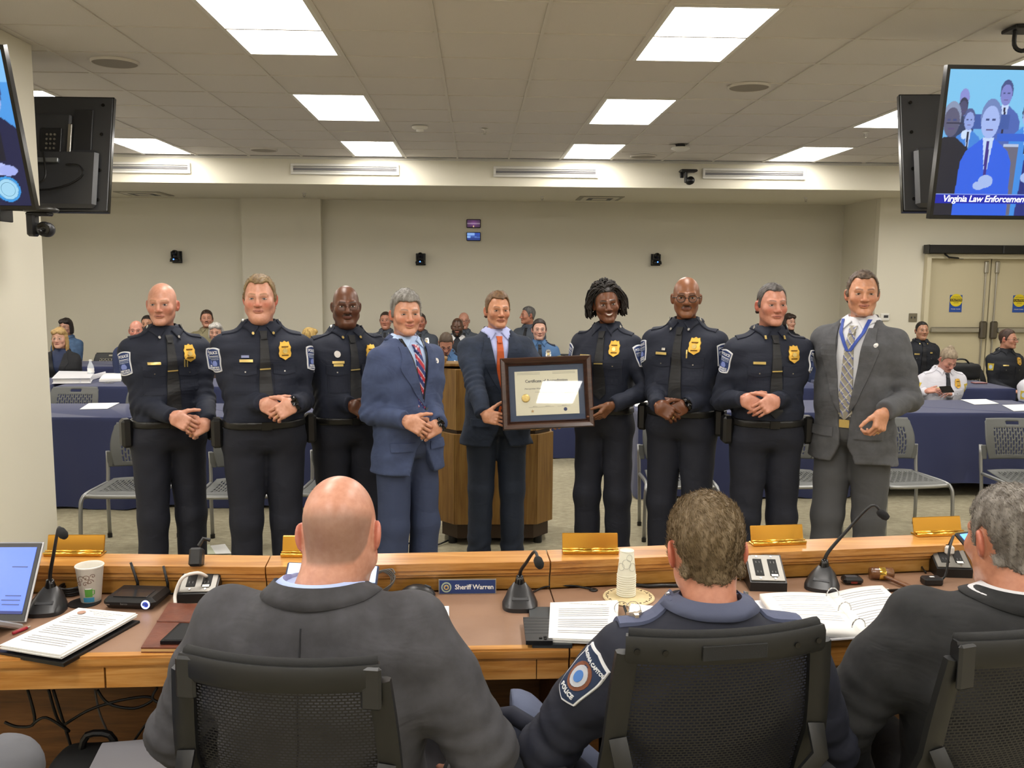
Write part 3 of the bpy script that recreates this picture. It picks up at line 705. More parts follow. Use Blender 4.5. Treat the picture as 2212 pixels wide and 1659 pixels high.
# screen facing the camera, right
A, B = pY(2040, 147, 4.26), pY(2007, 466, 4.34)
cz = (A[2]+B[2])/2; tR = tv('television', 'television at the right edge showing the live ceremony with caption', ((A[0]+B[0])/2+TW/2, (A[1]+B[1])/2, cz), math.atan2(B[1]-A[1], A[2]-B[2]), .0)
P_ = Pic(360, 210); P_.fill('7ec8f4'); P_.put(P_.v < .62, '6db6ee')
def man(x, y, s, suit, skin, hair, tie=None):
    a = P_.a
    P_.poly([(x-.10*s, 0), (x-.092*s, y-.145*s*a), (x-.075*s, y-.105*s*a), (x-.022*s, y-.062*s*a), (x+.022*s, y-.062*s*a), (x+.075*s, y-.105*s*a), (x+.092*s, y-.145*s*a), (x+.10*s, 0)], suit)
    if tie: P_.poly([(x-.020*s, y-.058*s*a), (x+.020*s, y-.058*s*a), (x+.004*s, y-.22*s*a)], 'c8dcff'); P_.poly([(x-.006*s, y-.07*s*a), (x+.006*s, y-.07*s*a), (x+.008*s, y-.21*s*a), (x-.002*s, y-.21*s*a)], tie)
    P_.ell(x, y+.012*s*a, .036*s, .062*s*a, hair); P_.ell(x, y-.006*s*a, .032*s, .056*s*a, skin)
    P_.rect(x-.018*s, y+.0*s*a, x-.006*s, y+.006*s*a, '3a4a80'); P_.rect(x+.006*s, y+.0*s*a, x+.018*s, y+.006*s*a, '3a4a80'); P_.rect(x-.012*s, y-.034*s*a, x+.012*s, y-.029*s*a, '5a4a80')
man(.07, .80, .55, '5a78c0', '8a90d8', '8a90d8'); man(.07, .745, .52, '2a3a60', '4a4a70', '2a3050')
man(.235, .84, .72, '4a66b8', '7f86d0', '3f4f8a', '1a1a40'); P_.rect(.10, .60, .26, .70, '3a5aa8')
man(.10, .66, .62, '3f86e0', '92a6e6', '4e5a90', '101838'); man(.335, .70, .72, '3f90ea', '9fb8f4', '20284e', '141c44')
P_.rect(.22, .52, .40, .57, '2c62d8'); P_.rect(.25, .0, .31, .50, '6a6a80'); P_.rect(.25, .48, .31, .5, 'b8c8e8')
man(.03, .655, 1.0, '15182c', '5a5a78', '8a98b8'); P_.ell(.085, .56, .012, .03, 'd0e4ff'); P_.rect(.01, .635, .075, .642, '2a2c48')
man(.185, .66, 1.12, '2a63ea', 'a6bcf6', '6f86c0', '3a2a8a'); P_.ell(.195, .24, .03, .045, 'a8c0f4'); P_.ell(.17, .21, .025, .03, 'a8c0f4')
man(.45, .70, 1.2, '202c80', 'a0b0f0', '404a80', 'b04a50'); P_.ell(.365, .27, .03, .04, 'a8c0f4')
for i, x in enumerate((.56, .67, .77, .88)): man(x, .7-.02*(i % 2), 1.05, '141a34', ('4a4468', '8a7aa0', '5a5478', '9aa8e0')[i], ('181824', '3a3040', '4a4060', '505a80')[i])
P_.rect(0, .085, 1, .145, '0a1cae'); P_.rect(0, .145, 1, .15, '9ab4ff')
P_.mesh('picture', m_tv, tR, TW-.034, TH-.038, -.0145)
text_on('caption_text', 'Virginia Law Enforcement Professional', m_tvtxt, tR, (-TW/2+.06+.30, -.0165, (.114-.5)*(TH-.04)), (1, 0, 0), (0, 0, 1), .043, bold=True, shear=.2, space=.93)
# screen facing the camera, left
B, A = pY(80, 437, 4.25), pY(13, 113, 4.06)
tL = tv('television', 'television on the left pier showing an officer and a round seal', ((A[0]+B[0])/2-TW/2, (A[1]+B[1])/2, (A[2]+B[2])/2), math.atan2(B[1]-A[1], A[2]-B[2]), 0.)
P_ = Pic(260, 150); P_.fill('4ea0ee'); P_.put(P_.v > .8, '86c8ff')
for x, s in ((.2, 1.), (.34, .95), (.48, 1.05), (.62, 1.), (.76, 1.1)): man(x, .72, s, '141c3c', '8a90c0', '303858')
man(.925, .72, 1.25, '131a48', 'a8b8f8', '3a4a8a'); P_.rect(.91, .3, .94, .62, '0c1028'); P_.ell(.91, .245, .035, .04, 'b8c4ff'); P_.ell(.94, .235, .035, .035, 'a8b6f8'); P_.rect(.0, .085, .9, .15, '1018b0')
P_.ell(.925, .11, .046, .085, '3aa0f0'); P_.ell(.925, .11, .037, .068, 'a8dcf8')
P_.mesh('picture', m_tv, tL, TW-.034, TH-.038, -.0145)
m_seal = M('seal_print', '5a90b0', .4, emit=.1)
for r_ in (.047, .031): MB().tube([(.512+r_*math.cos(a), -.0165, -.26+r_*math.sin(a)) for a in np.linspace(0, 6.283, 26)], .001, 4).build('seal_ring', m_seal, tL)
# televisions seen from behind
A, B = pY(252, 218, 6.30), pY(233, 455, 6.12)
tL2 = tv('television', 'television left of centre seen from behind with cables', ((A[0]+B[0])/2-TW/2, (A[1]+B[1])/2, (A[2]+B[2])/2), 0, 0)
sc_ = 1.12
tL2.rotation_euler = (math.atan2(A[1]-B[1], A[2]-B[2]), 0, math.pi); tL2.scale = (sc_, 1, sc_); tL2.location.x = (A[0]+B[0])/2-TW*sc_/2
b = MB().box((-.28, .05, .06), (.12, .022, .17), .004).build('port_panel', M('port_panel', '1d1e20', .4), tL2)
MB().box((-.45, .028, .10), (.11, .012, .34), .004).build('recess', M('tv_recess', '222326', .5), tL2)
MB().box((-.385, .05, .04), (.022, .02, .26), .003).build('bracket_rail', m_steel, tL2)
MB().box((-.24, .075, -.06), (.2, .03, .026), .004).build('mount_bar', M('mount_bar', '8a8e90', .4, .6), tL2)
for i in range(3):
    for j in range(4): MB().lathe([(0, 0), (.007, 0), (.007, .008), (0, .008)], 8, c=(-.26-i*.022, .062, .10-.028*j), R=rotm(-math.pi/2), cap=False).build('socket', m_steel, tL2)
MB().tube([(-.24, .065, .0), (-.27, .1, -.08), (-.28, .11, -.18), (-.2, .1, -.21), (.1, .08, -.22)], .006, 6, smooth=4).build('cable', m_black, tL2)
MB().tube([(-.38, .065, -.08), (-.47, .1, -.10), (-.48, .1, -.17), (-.3, .09, -.24), (.1, .08, -.24)], .006, 6, smooth=4).build('cable', m_black, tL2)
for z_ in (-.28, -.1, .12, .3): MB().lathe([(0, 0), (.01, 0), (.01, .004), (0, .004)], 10, c=(-TW/2+.06, .024, z_), R=rotm(-math.pi/2), cap=False).build('screw', m_blk2, tL2)
A, B = pY(1932, 199, 5.35), pY(1956, 468, 5.14)
tR2 = tv('television', 'television at the right seen from behind, beside the lit screen', ((A[0]+B[0])/2, (A[1]+B[1])/2, (A[2]+B[2])/2), 0, 0)
tR2.rotation_euler = (math.atan2(A[1]-B[1], A[2]-B[2])*.9, 0, math.pi-.10)
tR2.location = (tR2.location.x+TW/2*math.cos(.10), tR2.location.y-TW/2*math.sin(.10), tR2.location.z)
for z_ in (-.28, -.1, .12, .3): MB().lathe([(0, 0), (.01, 0), (.01, .004), (0, .004)], 10, c=(TW/2-.06, .024, z_), R=rotm(-math.pi/2), cap=False).build('screw', m_blk2, tR2)
MB().tube([(.35, .06, .0), (.36, .1, -.06), (.33, .12, -.14), (.2, .11, -.16)], .008, 6, smooth=4).build('cable', m_chrome, tR2)
# mounts for the televisions
def arm(t, a, b): MB().tube([a, b], .02, 8).build('mount_arm', m_black, t)
for t_, pts in ((tL, [(0, .04, 0), (-.3, .25, 0), (-.15, .7, 0)]),):
    MB().box((0, .07, 0), (.3, .02, .3), .004).build('mount_plate', m_black, t_)
    MB().tube(pts, .022, 8).build('mount_arm', m_black, t_)
for t_ in (tR, tR2, tL2):
    MB().box((0 if t_ is not tL2 else .25, .075, 0), (.26, .02, .26), .004).build('mount_plate', m_black, t_)
MB().tube([(0, .08, 0), (.4, .3, 0), (1.35, .8, 0)], .025, 8).build('mount_arm', m_black, tR)
MB().tube([(0, .08, 0), (-.3, .2, 0), (-.9, .05, 0)], .025, 8).build('mount_arm', m_black, tR2)
MB().tube([(.25, .08, 0), (.4, .3, 0), (.4, .5, 0)], .025, 8).build('mount_arm', m_black, tL2)
# ---- larger PTZ camera on the pier and one on the soffit
p = pY(102, 482, 5.25)
t = thing('pier_camera', 'grey pan tilt camera hanging on the left pier below the television', 'camera', (p[0]-.03, 5.25, p[2]+.02))
MB().box((-.2, 0, .05), (.02, .14, .13), .004).build('wall_plate', m_black, t)
MB().tube([(-.2, 0, .06), (-.06, 0, .055)], .012, 8).build('bracket_arm', m_black, t)
MB().lathe([(0, .075), (.07, .072), (.095, .055), (.085, .04), (0, .035)], 24, c=(0, 0, 0), cap=False).build('base', M('camera_grey', '3a3936', .3, .3), t, smooth=True)
MB().box((-.05, 0, -.03), (.05, .07, .13), .012).build('yoke', M('camera_dark', '26262a', .4), t)
MB().box((-.01, 0, .03), (.13, .07, .022), .008).build('yoke_top', MATS['camera_dark'], t)
MB().lathe([(0, -.07), (.035, -.07), (.042, -.05), (.042, .04), (0, .05)], 22, c=(.02, -.0, -.055), R=rotm(math.pi/2, 0, .25), cap=False).build('head', MATS['camera_dark'], t, smooth=True)
MB().lathe([(.036, 0), (.036, .012), (.028, .012), (.024, .002), (0, .006)], 20, c=(.037, -.066, -.055), R=rotm(math.pi/2, 0, .25), cap=False).build('lens', m_blk2, t, smooth=True)
p = pY(1487, 383, 10.85)
t = thing('soffit_camera', 'black pan tilt camera mounted on the soffit between two vents', 'camera', (p[0], 10.85, p[2]))
MB().box((0, .02, .075), (.2, .16, .03), .012).build('mount_shelf', m_black, t); MB().box((-.06, .08, .05), (.04, .03, .1), .004).build('bracket', m_black, t)
MB().box((-.03, 0, .0), (.03, .06, .13), .008).build('yoke', m_black, t)
MB().lathe([(0, -.06), (.04, -.06), (.048, -.04), (.048, .04), (0, .05)], 20, c=(.02, 0, -.04), R=rotm(math.pi/2), cap=False).build('head', m_black, t, smooth=True)
MB().lathe([(0, 0), (.03, 0), (.026, .01), (0, .012)], 16, c=(.02, -.06, -.04), R=rotm(math.pi/2), cap=False).build('lens', m_blk2, t, smooth=True)
# ================================================================= IMPLICIT SURFACES (smooth organic shapes)
f4 = np.float32
def V3(*a): return np.array(a, f4)
def cap(P, a, b, ra, rb):
    a = V3(*a); b = V3(*b); ab = b-a; q = P-a
    t = np.clip(q@ab/max(float(ab@ab), 1e-9), 0, 1)
    return np.sqrt(((q-t[:, None]*ab)**2).sum(1))-(ra+(rb-ra)*t)
def ell(P, c, r, R=None):
    q = P-V3(*c)
    if R is not None: q = q@np.asarray(R, f4)
    r = V3(*r); k0 = np.sqrt(((q/r)**2).sum(1)); k1 = np.sqrt(((q/(r*r))**2).sum(1))+1e-6
    return k0*(k0-1)/k1
def rbox(P, c, h, r, R=None):
    q = P-V3(*c)
    if R is not None: q = q@np.asarray(R, f4)
    q = np.abs(q)-(V3(*h)-r); return np.sqrt((np.maximum(q, 0)**2).sum(1))+np.minimum(q.max(1), 0)-r
def smin(a, b, k):
    h = np.maximum(k-np.abs(a-b), 0)/k; return np.minimum(a, b)-h*h*k*.25
def smax(a, b, k): return -smin(-a, -b, k)
_CORN = np.array([(0, 0, 0), (1, 0, 0), (0, 1, 0), (1, 1, 0), (0, 0, 1), (1, 0, 1), (0, 1, 1), (1, 1, 1)])
_EDG = [(0, 1), (2, 3), (4, 5), (6, 7), (0, 2), (1, 3), (4, 6), (5, 7), (0, 4), (1, 5), (2, 6), (3, 7)]
def polygonize(fn, lo, hi, h):
    lo = np.array(lo, float)-2*h; hi = np.array(hi, float)+2*h; s = 4
    nb = np.maximum(np.ceil((hi-lo)/h/s).astype(int), 1); n = nb*s
    bi = np.stack(np.meshgrid(*[np.arange(k) for k in nb], indexing='ij'), -1).reshape(-1, 3)
    dc = fn((lo+(bi+.5)*s*h).astype(f4))
    act = np.abs(dc) < s*h*.87*1.7+h
    D = np.repeat(np.repeat(np.repeat(dc.reshape(nb), s, 0), s, 1), s, 2).astype(f4)
    loc = np.stack(np.meshgrid(*[np.arange(s)]*3, indexing='ij'), -1).reshape(-1, 3)
    ix = (bi[act][:, None, :]*s+loc[None]).reshape(-1, 3)
    out = np.empty(len(ix), f4)
    for a in range(0, len(ix), 200000):
        out[a:a+200000] = fn((lo+ix[a:a+200000]*h).astype(f4))
    D[ix[:, 0], ix[:, 1], ix[:, 2]] = out
    D[0] = D[-1] = 1; D[:, 0] = D[:, -1] = 1; D[:, :, 0] = D[:, :, -1] = 1
    S = D < 0; m = np.array(S.shape)-1
    cnt = sum(S[c[0]:c[0]+m[0], c[1]:c[1]+m[1], c[2]:c[2]+m[2]].astype(np.int8) for c in _CORN)
    cells = np.argwhere((cnt > 0) & (cnt < 8))
    vid = np.full(m, -1, np.int32); vid[cells[:, 0], cells[:, 1], cells[:, 2]] = np.arange(len(cells))
    cv = np.stack([D[cells[:, 0]+c[0], cells[:, 1]+c[1], cells[:, 2]+c[2]] for c in _CORN], 1)
    acc = np.zeros((len(cells), 3)); num = np.zeros(len(cells))
    for a, b in _EDG:
        da, db = cv[:, a], cv[:, b]; mk = (da < 0) != (db < 0); t = np.where(mk, da/np.where(mk, da-db, 1), 0)[:, None]
        acc += mk[:, None]*(_CORN[a]*(1-t)+_CORN[b]*t); num += mk
    V = lo+(cells+acc/num[:, None])*h
    quads = []
    for ax in range(3):
        sl0 = [slice(None)]*3; sl1 = [slice(None)]*3; sl0[ax] = slice(0, -1); sl1[ax] = slice(1, None)
        A, B = S[tuple(sl0)], S[tuple(sl1)]; e = np.argwhere(A != B)
        o1, o2 = (ax+1) % 3, (ax+2) % 3
        e = e[(e[:, o1] > 0) & (e[:, o2] > 0) & (e[:, o1] < m[o1]) & (e[:, o2] < m[o2])]
        fl = A[e[:, 0], e[:, 1], e[:, 2]]
        def g(d1, d2):
            q = e.copy(); q[:, o1] -= d1; q[:, o2] -= d2; return vid[q[:, 0], q[:, 1], q[:, 2]]
        q = np.stack([g(1, 1), g(0, 1), g(0, 0), g(1, 0)], 1)
        q[~fl] = q[~fl][:, ::-1]; quads.append(q)
    return V, np.concatenate(quads)
def march(fn, O, d, off=0., tmax=2.):
    """move points along direction d until they touch the surface fn = off"""
    O = np.asarray(O, f4); d = np.asarray(d, f4); t = np.zeros(len(O), f4)
    for _ in range(17):
        s = fn(O+t[:, None]*d)-off; t += s*.97
        t = np.clip(t, 0, tmax)
    return O+t[:, None]*d
def grad(fn, P, e=.003):
    g = np.stack([fn(P+V3(e, 0, 0))-fn(P-V3(e, 0, 0)), fn(P+V3(0, e, 0))-fn(P-V3(0, e, 0)), fn(P+V3(0, 0, e))-fn(P-V3(0, 0, e))], 1)
    return g/(np.linalg.norm(g, axis=1)[:, None]+1e-9)
_rw = np.random.RandomState(3); _WK = []
_WC = {}
def wrinkle(P, amp, freq, seed, direc=(.35, .35, 1.)):
    key = (seed, direc)
    if key not in _WC:
        r = np.random.RandomState(seed); ks = []
        ph = r.uniform(0, 6, 5)
        for i in range(3):
            k = (r.normal(0, 1, 3)*np.array(direc)).astype(f4); ks.append(k/np.linalg.norm(k))
        _WC[key] = (ks, ph)
    ks, ph = _WC[key]
    w = 1.5*np.sin(P@V3(7, 5, 4)+ph[0])+1.2*np.sin(P@V3(-5, 8, 3)+ph[1]); d = 0
    for i in range(3): d = d+np.sin((P@ks[i])*f4(freq*(1+.6*i))+w+ph[2+i])/(1+.5*i)
    return f4(amp*.5)*d
# ================================================================= PEOPLE
def ccat(*a):   # build colour array
    return np.array(a)
def sk(h): return np.array(lin(h))
m_skin = M('skin', 'c08060', .38, attr='Col', var=(70, 'efe6e2'), spec=.5)
m_eye = M('eye', 'ffffff', .15, attr='Col')
m_lash = M('dark_line', '241712', .6)
def hairmat(c, c2=None): return M('hair_'+c, c, .55, var=(60, c2 or c, (1, 1, .15)), bump=(220, .6, .003, (1, 1, .12)))
# ---------------------------------------------------------------- head
def head_sdf(h):
    jw, fat, ns, smile, nk, bt = h.get('jw', 1.), h.get('fat', 0.), h.get('nose', 1.), h.get('smile', 0.), h.get('neck', 1.), h.get('beard_t', 0.)
    nb = h['neck_base']; fem = h.get('fem', 0)
    def body(P):
        X = P.copy(); X[:, 0] = np.abs(X[:, 0])
        d = ell(X, (0, .014, .032), (.0765, .098, .094))
        d = smin(d, ell(X, (0, -.020, -.03), (.062*(.5+.5*jw)+.004*fat, .072, .088)), .035)
        d = smin(d, cap(X, (.042*jw+.006*fat, .0, -.056), (.016*jw, -.068, -.094), .0225+.005*fat, .0155), .03)
        d = smin(d, cap(X, (0, -.080, -.097), (.012, -.078, -.096), .0155, .013), .02)
        d = smin(d, ell(X, (.041, -.056, -.02), (.026+.006*fat, .026, .026+.006*fat)), .02)
        if fat: d = smin(d, ell(X, (0, -.035, -.11), (.055*fat**.5, .045, .028)), .03)
        d = smin(d, cap(X, (.010, -.0875, .022), (.040, -.074, .026), .0105, .009), .016-.006*fem)
        d = smin(d, cap(X, (0, -.088, .018), (0, -.1115, -.026), .0075, .0122*ns), .013)
        d = smin(d, ell(X, (.0135*ns, -.1005, -.03), (.0095*ns, .011, .008)), .007)
        d = smax(d, -ell(X, (.0325, -.104, .006), (.0185, .0165, .0105)), .013)
        d = smax(d, -ell(X, (0, -.106, -.0395), (.010, .006, .004)), .004)
        zc = smile*.007
        d = smin(d, smin(cap(X, (0, -.0945, -.0535), (.012, -.0925, -.0525), .0058, .0052), cap(X, (.012, -.0925, -.0525), (.026, -.080, -.0565+zc), .0052, .003), .004), .006)
        d = smin(d, smin(cap(X, (0, -.0935, -.0635-.002*smile), (.013, -.090, -.0625-.001*smile), .0066, .006), cap(X, (.013, -.09, -.0625), (.025, -.080, -.0575+zc), .0058, .003), .004), .006)
        if smile: d = smin(d, ell(X, (.043, -.062, -.026+.004*smile), (.019, .016, .017)), .015)
        d = smin(d, cap(P, (0, .026, -.04), nb, .053*nk, .060*nk), .03)
        er = ell(X, (.0815, .017, -.004), (.0085, .020, .032), rotm(0, .1, -.42))
        er = smax(er, -ell(X, (.0885, .010, .0), (.006, .011, .018), rotm(0, .1, -.42)), .004)
        d = smin(d, er, .008)
        if bt: d -= bt*np.clip((-.03-P[:, 2])/.03, 0, 1)*np.clip((.02-P[:, 1])/.03, 0, 1)*(P[:, 2] > -.14)
        return d
    return body
def hair_line(h):
    st = h['hair']; hl = h.get('hl', .086)
    ys = np.array([-.12, -.075, -.055, -.035, -.022, -.012, .0, .008, .02, .035, .05, .075, .12])
    zs = np.array([hl+.004, hl, hl-.004, .056, .022, -.012, -.014, .03, .038, .03, -.025, -.06, -.066])
    if st == 'ring': zs = np.array([.2, .2, .2, .05, .02, -.01, -.012, .03, .038, .03, -.025, -.06, -.066])
    return ys, zs
def hair_sdf(h, hs):
    st = h['hair']; t = h.get('ht', .008); ys, zs = hair_line(h); rec = h.get('recede', 0.)
    seed = h.get('seed', 1)
    def fn(P):
        X = P.copy(); X[:, 0] = np.abs(X[:, 0])
        top = np.clip((P[:, 2]-.02)/.09, 0, 1)
        d = ell(X, (0, .014, .032), (.0765, .098, .094))-(.0022+t*(.25+.75*top))
        d = smin(d, cap(X, (.066, -.01, -.0), (.062, .05, -.045), .012, .02)-t*.2, .02)
        d = np.minimum(d, hs(P)-(.002+t*.25)) if st != 'long' else d
        zl = np.interp(P[:, 1], ys, zs)+rec*np.exp(-((X[:, 0]-.047)/.016)**2)*(P[:, 1] < -.0)
        if st == 'ring': zl = zl; d = np.maximum(d, (P[:, 2]-(.055+.0*P[:, 1])))
        d = smax(d, (zl-P[:, 2])*.8, .004)
        d = d+wrinkle(P, .0014+.0016*min(1, t*60), 190, seed, (1, .5, .35))
        if 'part' in h: d = d-.006*np.exp(-((P[:, 0]-h['part']*1.0-.02)/.03)**2)*top
        return d
    return fn
def paint_head(V, h, hs):
    x, y, z = V[:, 0], V[:, 1], V[:, 2]; ax = np.abs(x)
    base = sk(h['skin']); C = np.tile(base, (len(V), 1))
    def mixc(mask, c): nonlocal C; mask = np.clip(mask, 0, 1)[:, None]; C = C*(1-mask)+np.asarray(c)*mask
    red = sk(h.get('blush', h['skin']))
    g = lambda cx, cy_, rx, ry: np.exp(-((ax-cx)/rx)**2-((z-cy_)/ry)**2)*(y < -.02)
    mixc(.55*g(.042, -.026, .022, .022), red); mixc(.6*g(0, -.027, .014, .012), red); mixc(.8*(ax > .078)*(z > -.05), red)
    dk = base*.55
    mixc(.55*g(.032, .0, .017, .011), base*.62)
    if h.get('shave'):    # shadow of shaved hair round the skull
        col = sk(h['shave']); ys, zs = hair_line(dict(h, hair='short', hl=.07)); zl = np.interp(y, ys, zs)
        lim = h.get('shave_top', .075)
        mixc(h.get('shave_a', .45)*np.clip((z-zl)/.012, 0, 1)*np.clip((lim-z+.25*np.clip(y, 0, .1))/.03, 0, 1)*(ax < .086), col)
    if h.get('stubble'): mixc(h['stubble']*np.clip((-.035-z)/.02, 0, 1)*(y < .02)*(z > -.13)*np.clip((.1-np.hypot(ax*1.0, y+.06)*1.1)/.03, 0, 1), sk(h.get('stubble_c', '3a302c')))
    if h.get('beard'):
        c = sk(h['beard']); mk = np.clip((-.034-z)/.01, 0, 1)*(y < .0)*(z > -.125)*np.clip((ax-.024)/.008+np.clip((-.07-z)/.008, 0, 1)*2+((z > -.052) & (z < -.036))*1., 0, 1)
        mixc(mk*.95, c)
    if h.get('mustache'):
        mk = np.exp(-((z+.0445+.004*(ax/.02)**2)/.0062)**4)*(ax < .03)*(y < -.06); mixc(mk*.9, sk(h['mustache']))
    if h.get('goatee'): mixc(.8*np.exp(-(ax/.016)**4-((z+.085)/.016)**4)*(y < -.05), sk(h['goatee']))
    bc = sk(h.get('brow', '4a3626'))
    bz = .0275+.0035*np.sin(np.clip((ax-.012)/.036, 0, 1)*2.6)
    mixc(min(1, .25+h.get('brow_a', .75))*np.exp(-((z-bz)/.0042)**4)*np.clip((ax-.009)/.004, 0, 1)*np.clip((.05-ax)/.006, 0, 1)*(y < -.045), bc)
    lip = sk(h.get('lip', 'a85f50')); sm = h.get('smile', 0)
    lz = -.058+.007*sm*(ax/.026)**2
    mixc(.8*np.exp(-((z-lz)/(.0095*np.sqrt(np.clip(1-(ax/.028)**2, .02, 1))))**4)*(ax < .027)*(y < -.07), lip)
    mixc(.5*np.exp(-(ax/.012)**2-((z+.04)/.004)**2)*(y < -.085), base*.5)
    return C
def xf(V, R, t): return V@np.asarray(R).T+np.asarray(t)
def eye_mesh(c, iris, look=(0, 0), open_=1., scl='c9bfb6'):
    n, m = 14, 9; V = []; F = []; Cc = []
    for i in range(n):
        for j in range(m):
            th = 2*math.pi*i/n; r = j/(m-1)
            x, z = .0138*r*math.cos(th), .0058*open_*r*math.sin(th)*(1-.25*abs(math.cos(th)))
            V.append((c[0]+x, c[1]-.0055*math.sqrt(max(0, 1-r*r))+.010*r*r*0, c[2]+z))
            dd = math.hypot(x-look[0], z-look[1]-.0005); Cc.append(lin('0c0806') if dd < .0026 else lin(iris) if dd < .0056 else lin(scl))
    for i in range(n):
        for j in range(m-1): k2 = (i+1) % n; F.append((i*m+j, k2*m+j, k2*m+j+1, i*m+j+1))
    return V, F, Cc
def glasses(b, style, rim, hs):
    """returns nothing; adds rims to builder b (head space)"""
    w_, hgt = {'rect': (.026, .016), 'round': (.0235, .021), 'thin': (.026, .0175)}[style]
    for s in (-1, 1):
        pts = []
        for a in np.linspace(0, 2*math.pi, 25):
            ca, sa = math.cos(a), math.sin(a); p = 3 if style != 'round' else 2.2
            pts.append((s*.0335+w_*np.sign(ca)*abs(ca)**(2/p), -.1115+.0045*abs(ca)+(.004 if s*ca > 0 else 0), .001+hgt*np.sign(sa)*abs(sa)**(2/p)))
        b.tube(pts, rim, 6)
        b.tube([(s*(.0335+w_), -.104, .006), (s*.079, -.07, .007), (s*.084, .012, .006)], rim*1.15, 6)
    b.tube([(-.009, -.113, .004), (0, -.116, .006), (.009, -.113, .004)], rim, 6)
def mk_hair_strands(fn, V, N, L, lean, rng, thick=.0009):
    """thin tapered blades growing from surface vertices V"""
    idx = rng.choice(len(V), min(N, len(V)*3), replace=True); P0 = V[idx]+rng.normal(0, .0015, (len(idx), 3)); G = grad(fn, P0.astype(f4))
    ln_ = np.asarray(lean, float); tg_ = ln_-G*(G@ln_)[:, None]; tg_ /= np.linalg.norm(tg_, axis=1)[:, None]+.15; d = G*.22+tg_+rng.normal(0, .14, P0.shape); d /= np.linalg.norm(d, axis=1)[:, None]
    side = np.cross(d, rng.normal(0, 1, P0.shape)); side /= np.linalg.norm(side, axis=1)[:, None]
    ln = L*rng.uniform(.6, 1.2, (len(idx), 1))
    VV = np.stack([P0-side*thick, P0+side*thick, P0+d*ln], 1).reshape(-1, 3); FF = np.arange(len(VV)).reshape(-1, 3)
    return VV, FF
# ---------------------------------------------------------------- hands
def hand_sdf(curl, spread=1., thumb=(.6, .75, -.15), tcurl=.35, size=1., fa=(-1, 0, 0)):
    """fingers along +X, thumb toward +Y, back of the hand +Z"""
    segs = []
    for k_, (by, L, r) in enumerate(((.029, (.042, .026, .021), .0088), (.0095, (.046, .030, .022), .0090), (-.0105, (.043, .028, .022), .0085), (-.029, (.034, .021, .019), .0077))):
        c = curl[k_] if hasattr(curl, '__len__') else curl
        p = np.array([.086-.004*abs(k_-1), by, .0]); a = -.12*c; yaw = (1.5-k_)*.07*spread
        for q, l in enumerate(L):
            a -= (c*(.75, 1.05, .75)[q])
            dvec = np.array([math.cos(a)*math.cos(yaw), math.cos(a)*math.sin(yaw), math.sin(a)])
            p2 = p+dvec*l; segs.append((p, p2, r*(1-.07*q), r*(1-.07*(q+1)))); p = p2
    tb = []; p = np.array([.018, .026, -.006]); d = np.array(thumb, float); d /= np.linalg.norm(d)
    for q, (l, r) in enumerate(((.044, .0135), (.032, .0105), (.026, .0092))):
        p2 = p+d*l; tb.append((p, p2, r, r*.9)); p = p2
        ax = np.array([-.3, .1, -.9]); d = d+np.array([.45, -.35, -.1])*tcurl; d /= np.linalg.norm(d)
    def fn(P):
        d = rbox(P, (.048, 0, -.001), (.043, .041, .0145), .0135)
        d = smin(d, ell(P, (.03, .018, -.008), (.034, .022, .016)), .012)
        fd = None
        for s in segs:
            c = cap(P, *s); fd = c if fd is None else smin(fd, c, .0022)
        d = smin(d, fd, .006)
        for k_ in range(4): d = smin(d, ell(P, (.085-.004*abs(k_-1), (.029, .0095, -.0105, -.029)[k_], .009), (.010, .0075, .0065)), .006)
        td = None
        for s in tb:
            c = cap(P, *s); td = c if td is None else smin(td, c, .005)
        d = smin(d, td, .010)
        w_ = cap(P*V3(1, .85, 1.1), (fa[0]*.085, fa[1]*.085*.85, fa[2]*.085*1.1), (.012, 0, 0), .027, .0245)
        return smin(d, w_, .02)
    tip = [s[1] for s in (segs[2], segs[5], segs[8], segs[11])]+[tb[2][1]]
    return fn, tip
_HC = {}
def hand_mesh(curl, side, h=.003, fa=(-1, 0, 0), **kw):
    fa = tuple(float(round(v, 1)) for v in fa)
    if side < 0: fa = (fa[0], -fa[1], fa[2])
    kw = dict(kw, fa=fa)
    key = (str(curl), str(sorted(kw.items())), h)
    if key not in _HC:
        fn, tip = hand_sdf(curl, **kw); V, Q = polygonize(fn, (-.115, -.09, -.125), (.2, .115, .07), h); _HC[key] = (V, Q, tip)
    V, Q, tip = _HC[key]; V = V.copy(); Q = Q
    if side < 0: V[:, 1] *= -1; Q = Q[:, ::-1]
    return V, Q
def frame(fx, dz):
    """rotation whose columns are finger dir, thumb-side dir, dorsal dir"""
    x = np.array(fx, float); x /= np.linalg.norm(x); z = np.array(dz, float); z -= x*(z@x); z /= np.linalg.norm(z); y = np.cross(z, x)
    return np.stack([x, y, z], 1)
def ik(sh, wr, pole, l1, l2):
    sh, wr = np.array(sh, float), np.array(wr, float); d = wr-sh; L = np.linalg.norm(d); L2 = min(L, (l1+l2)*.998); u = d/L
    a = (l1*l1-l2*l2+L2*L2)/(2*L2); hgt = math.sqrt(max(l1*l1-a*a, 0)); p = np.array(pole, float); p -= u*(p@u); p /= np.linalg.norm(p)
    return sh+u*a+p*hgt
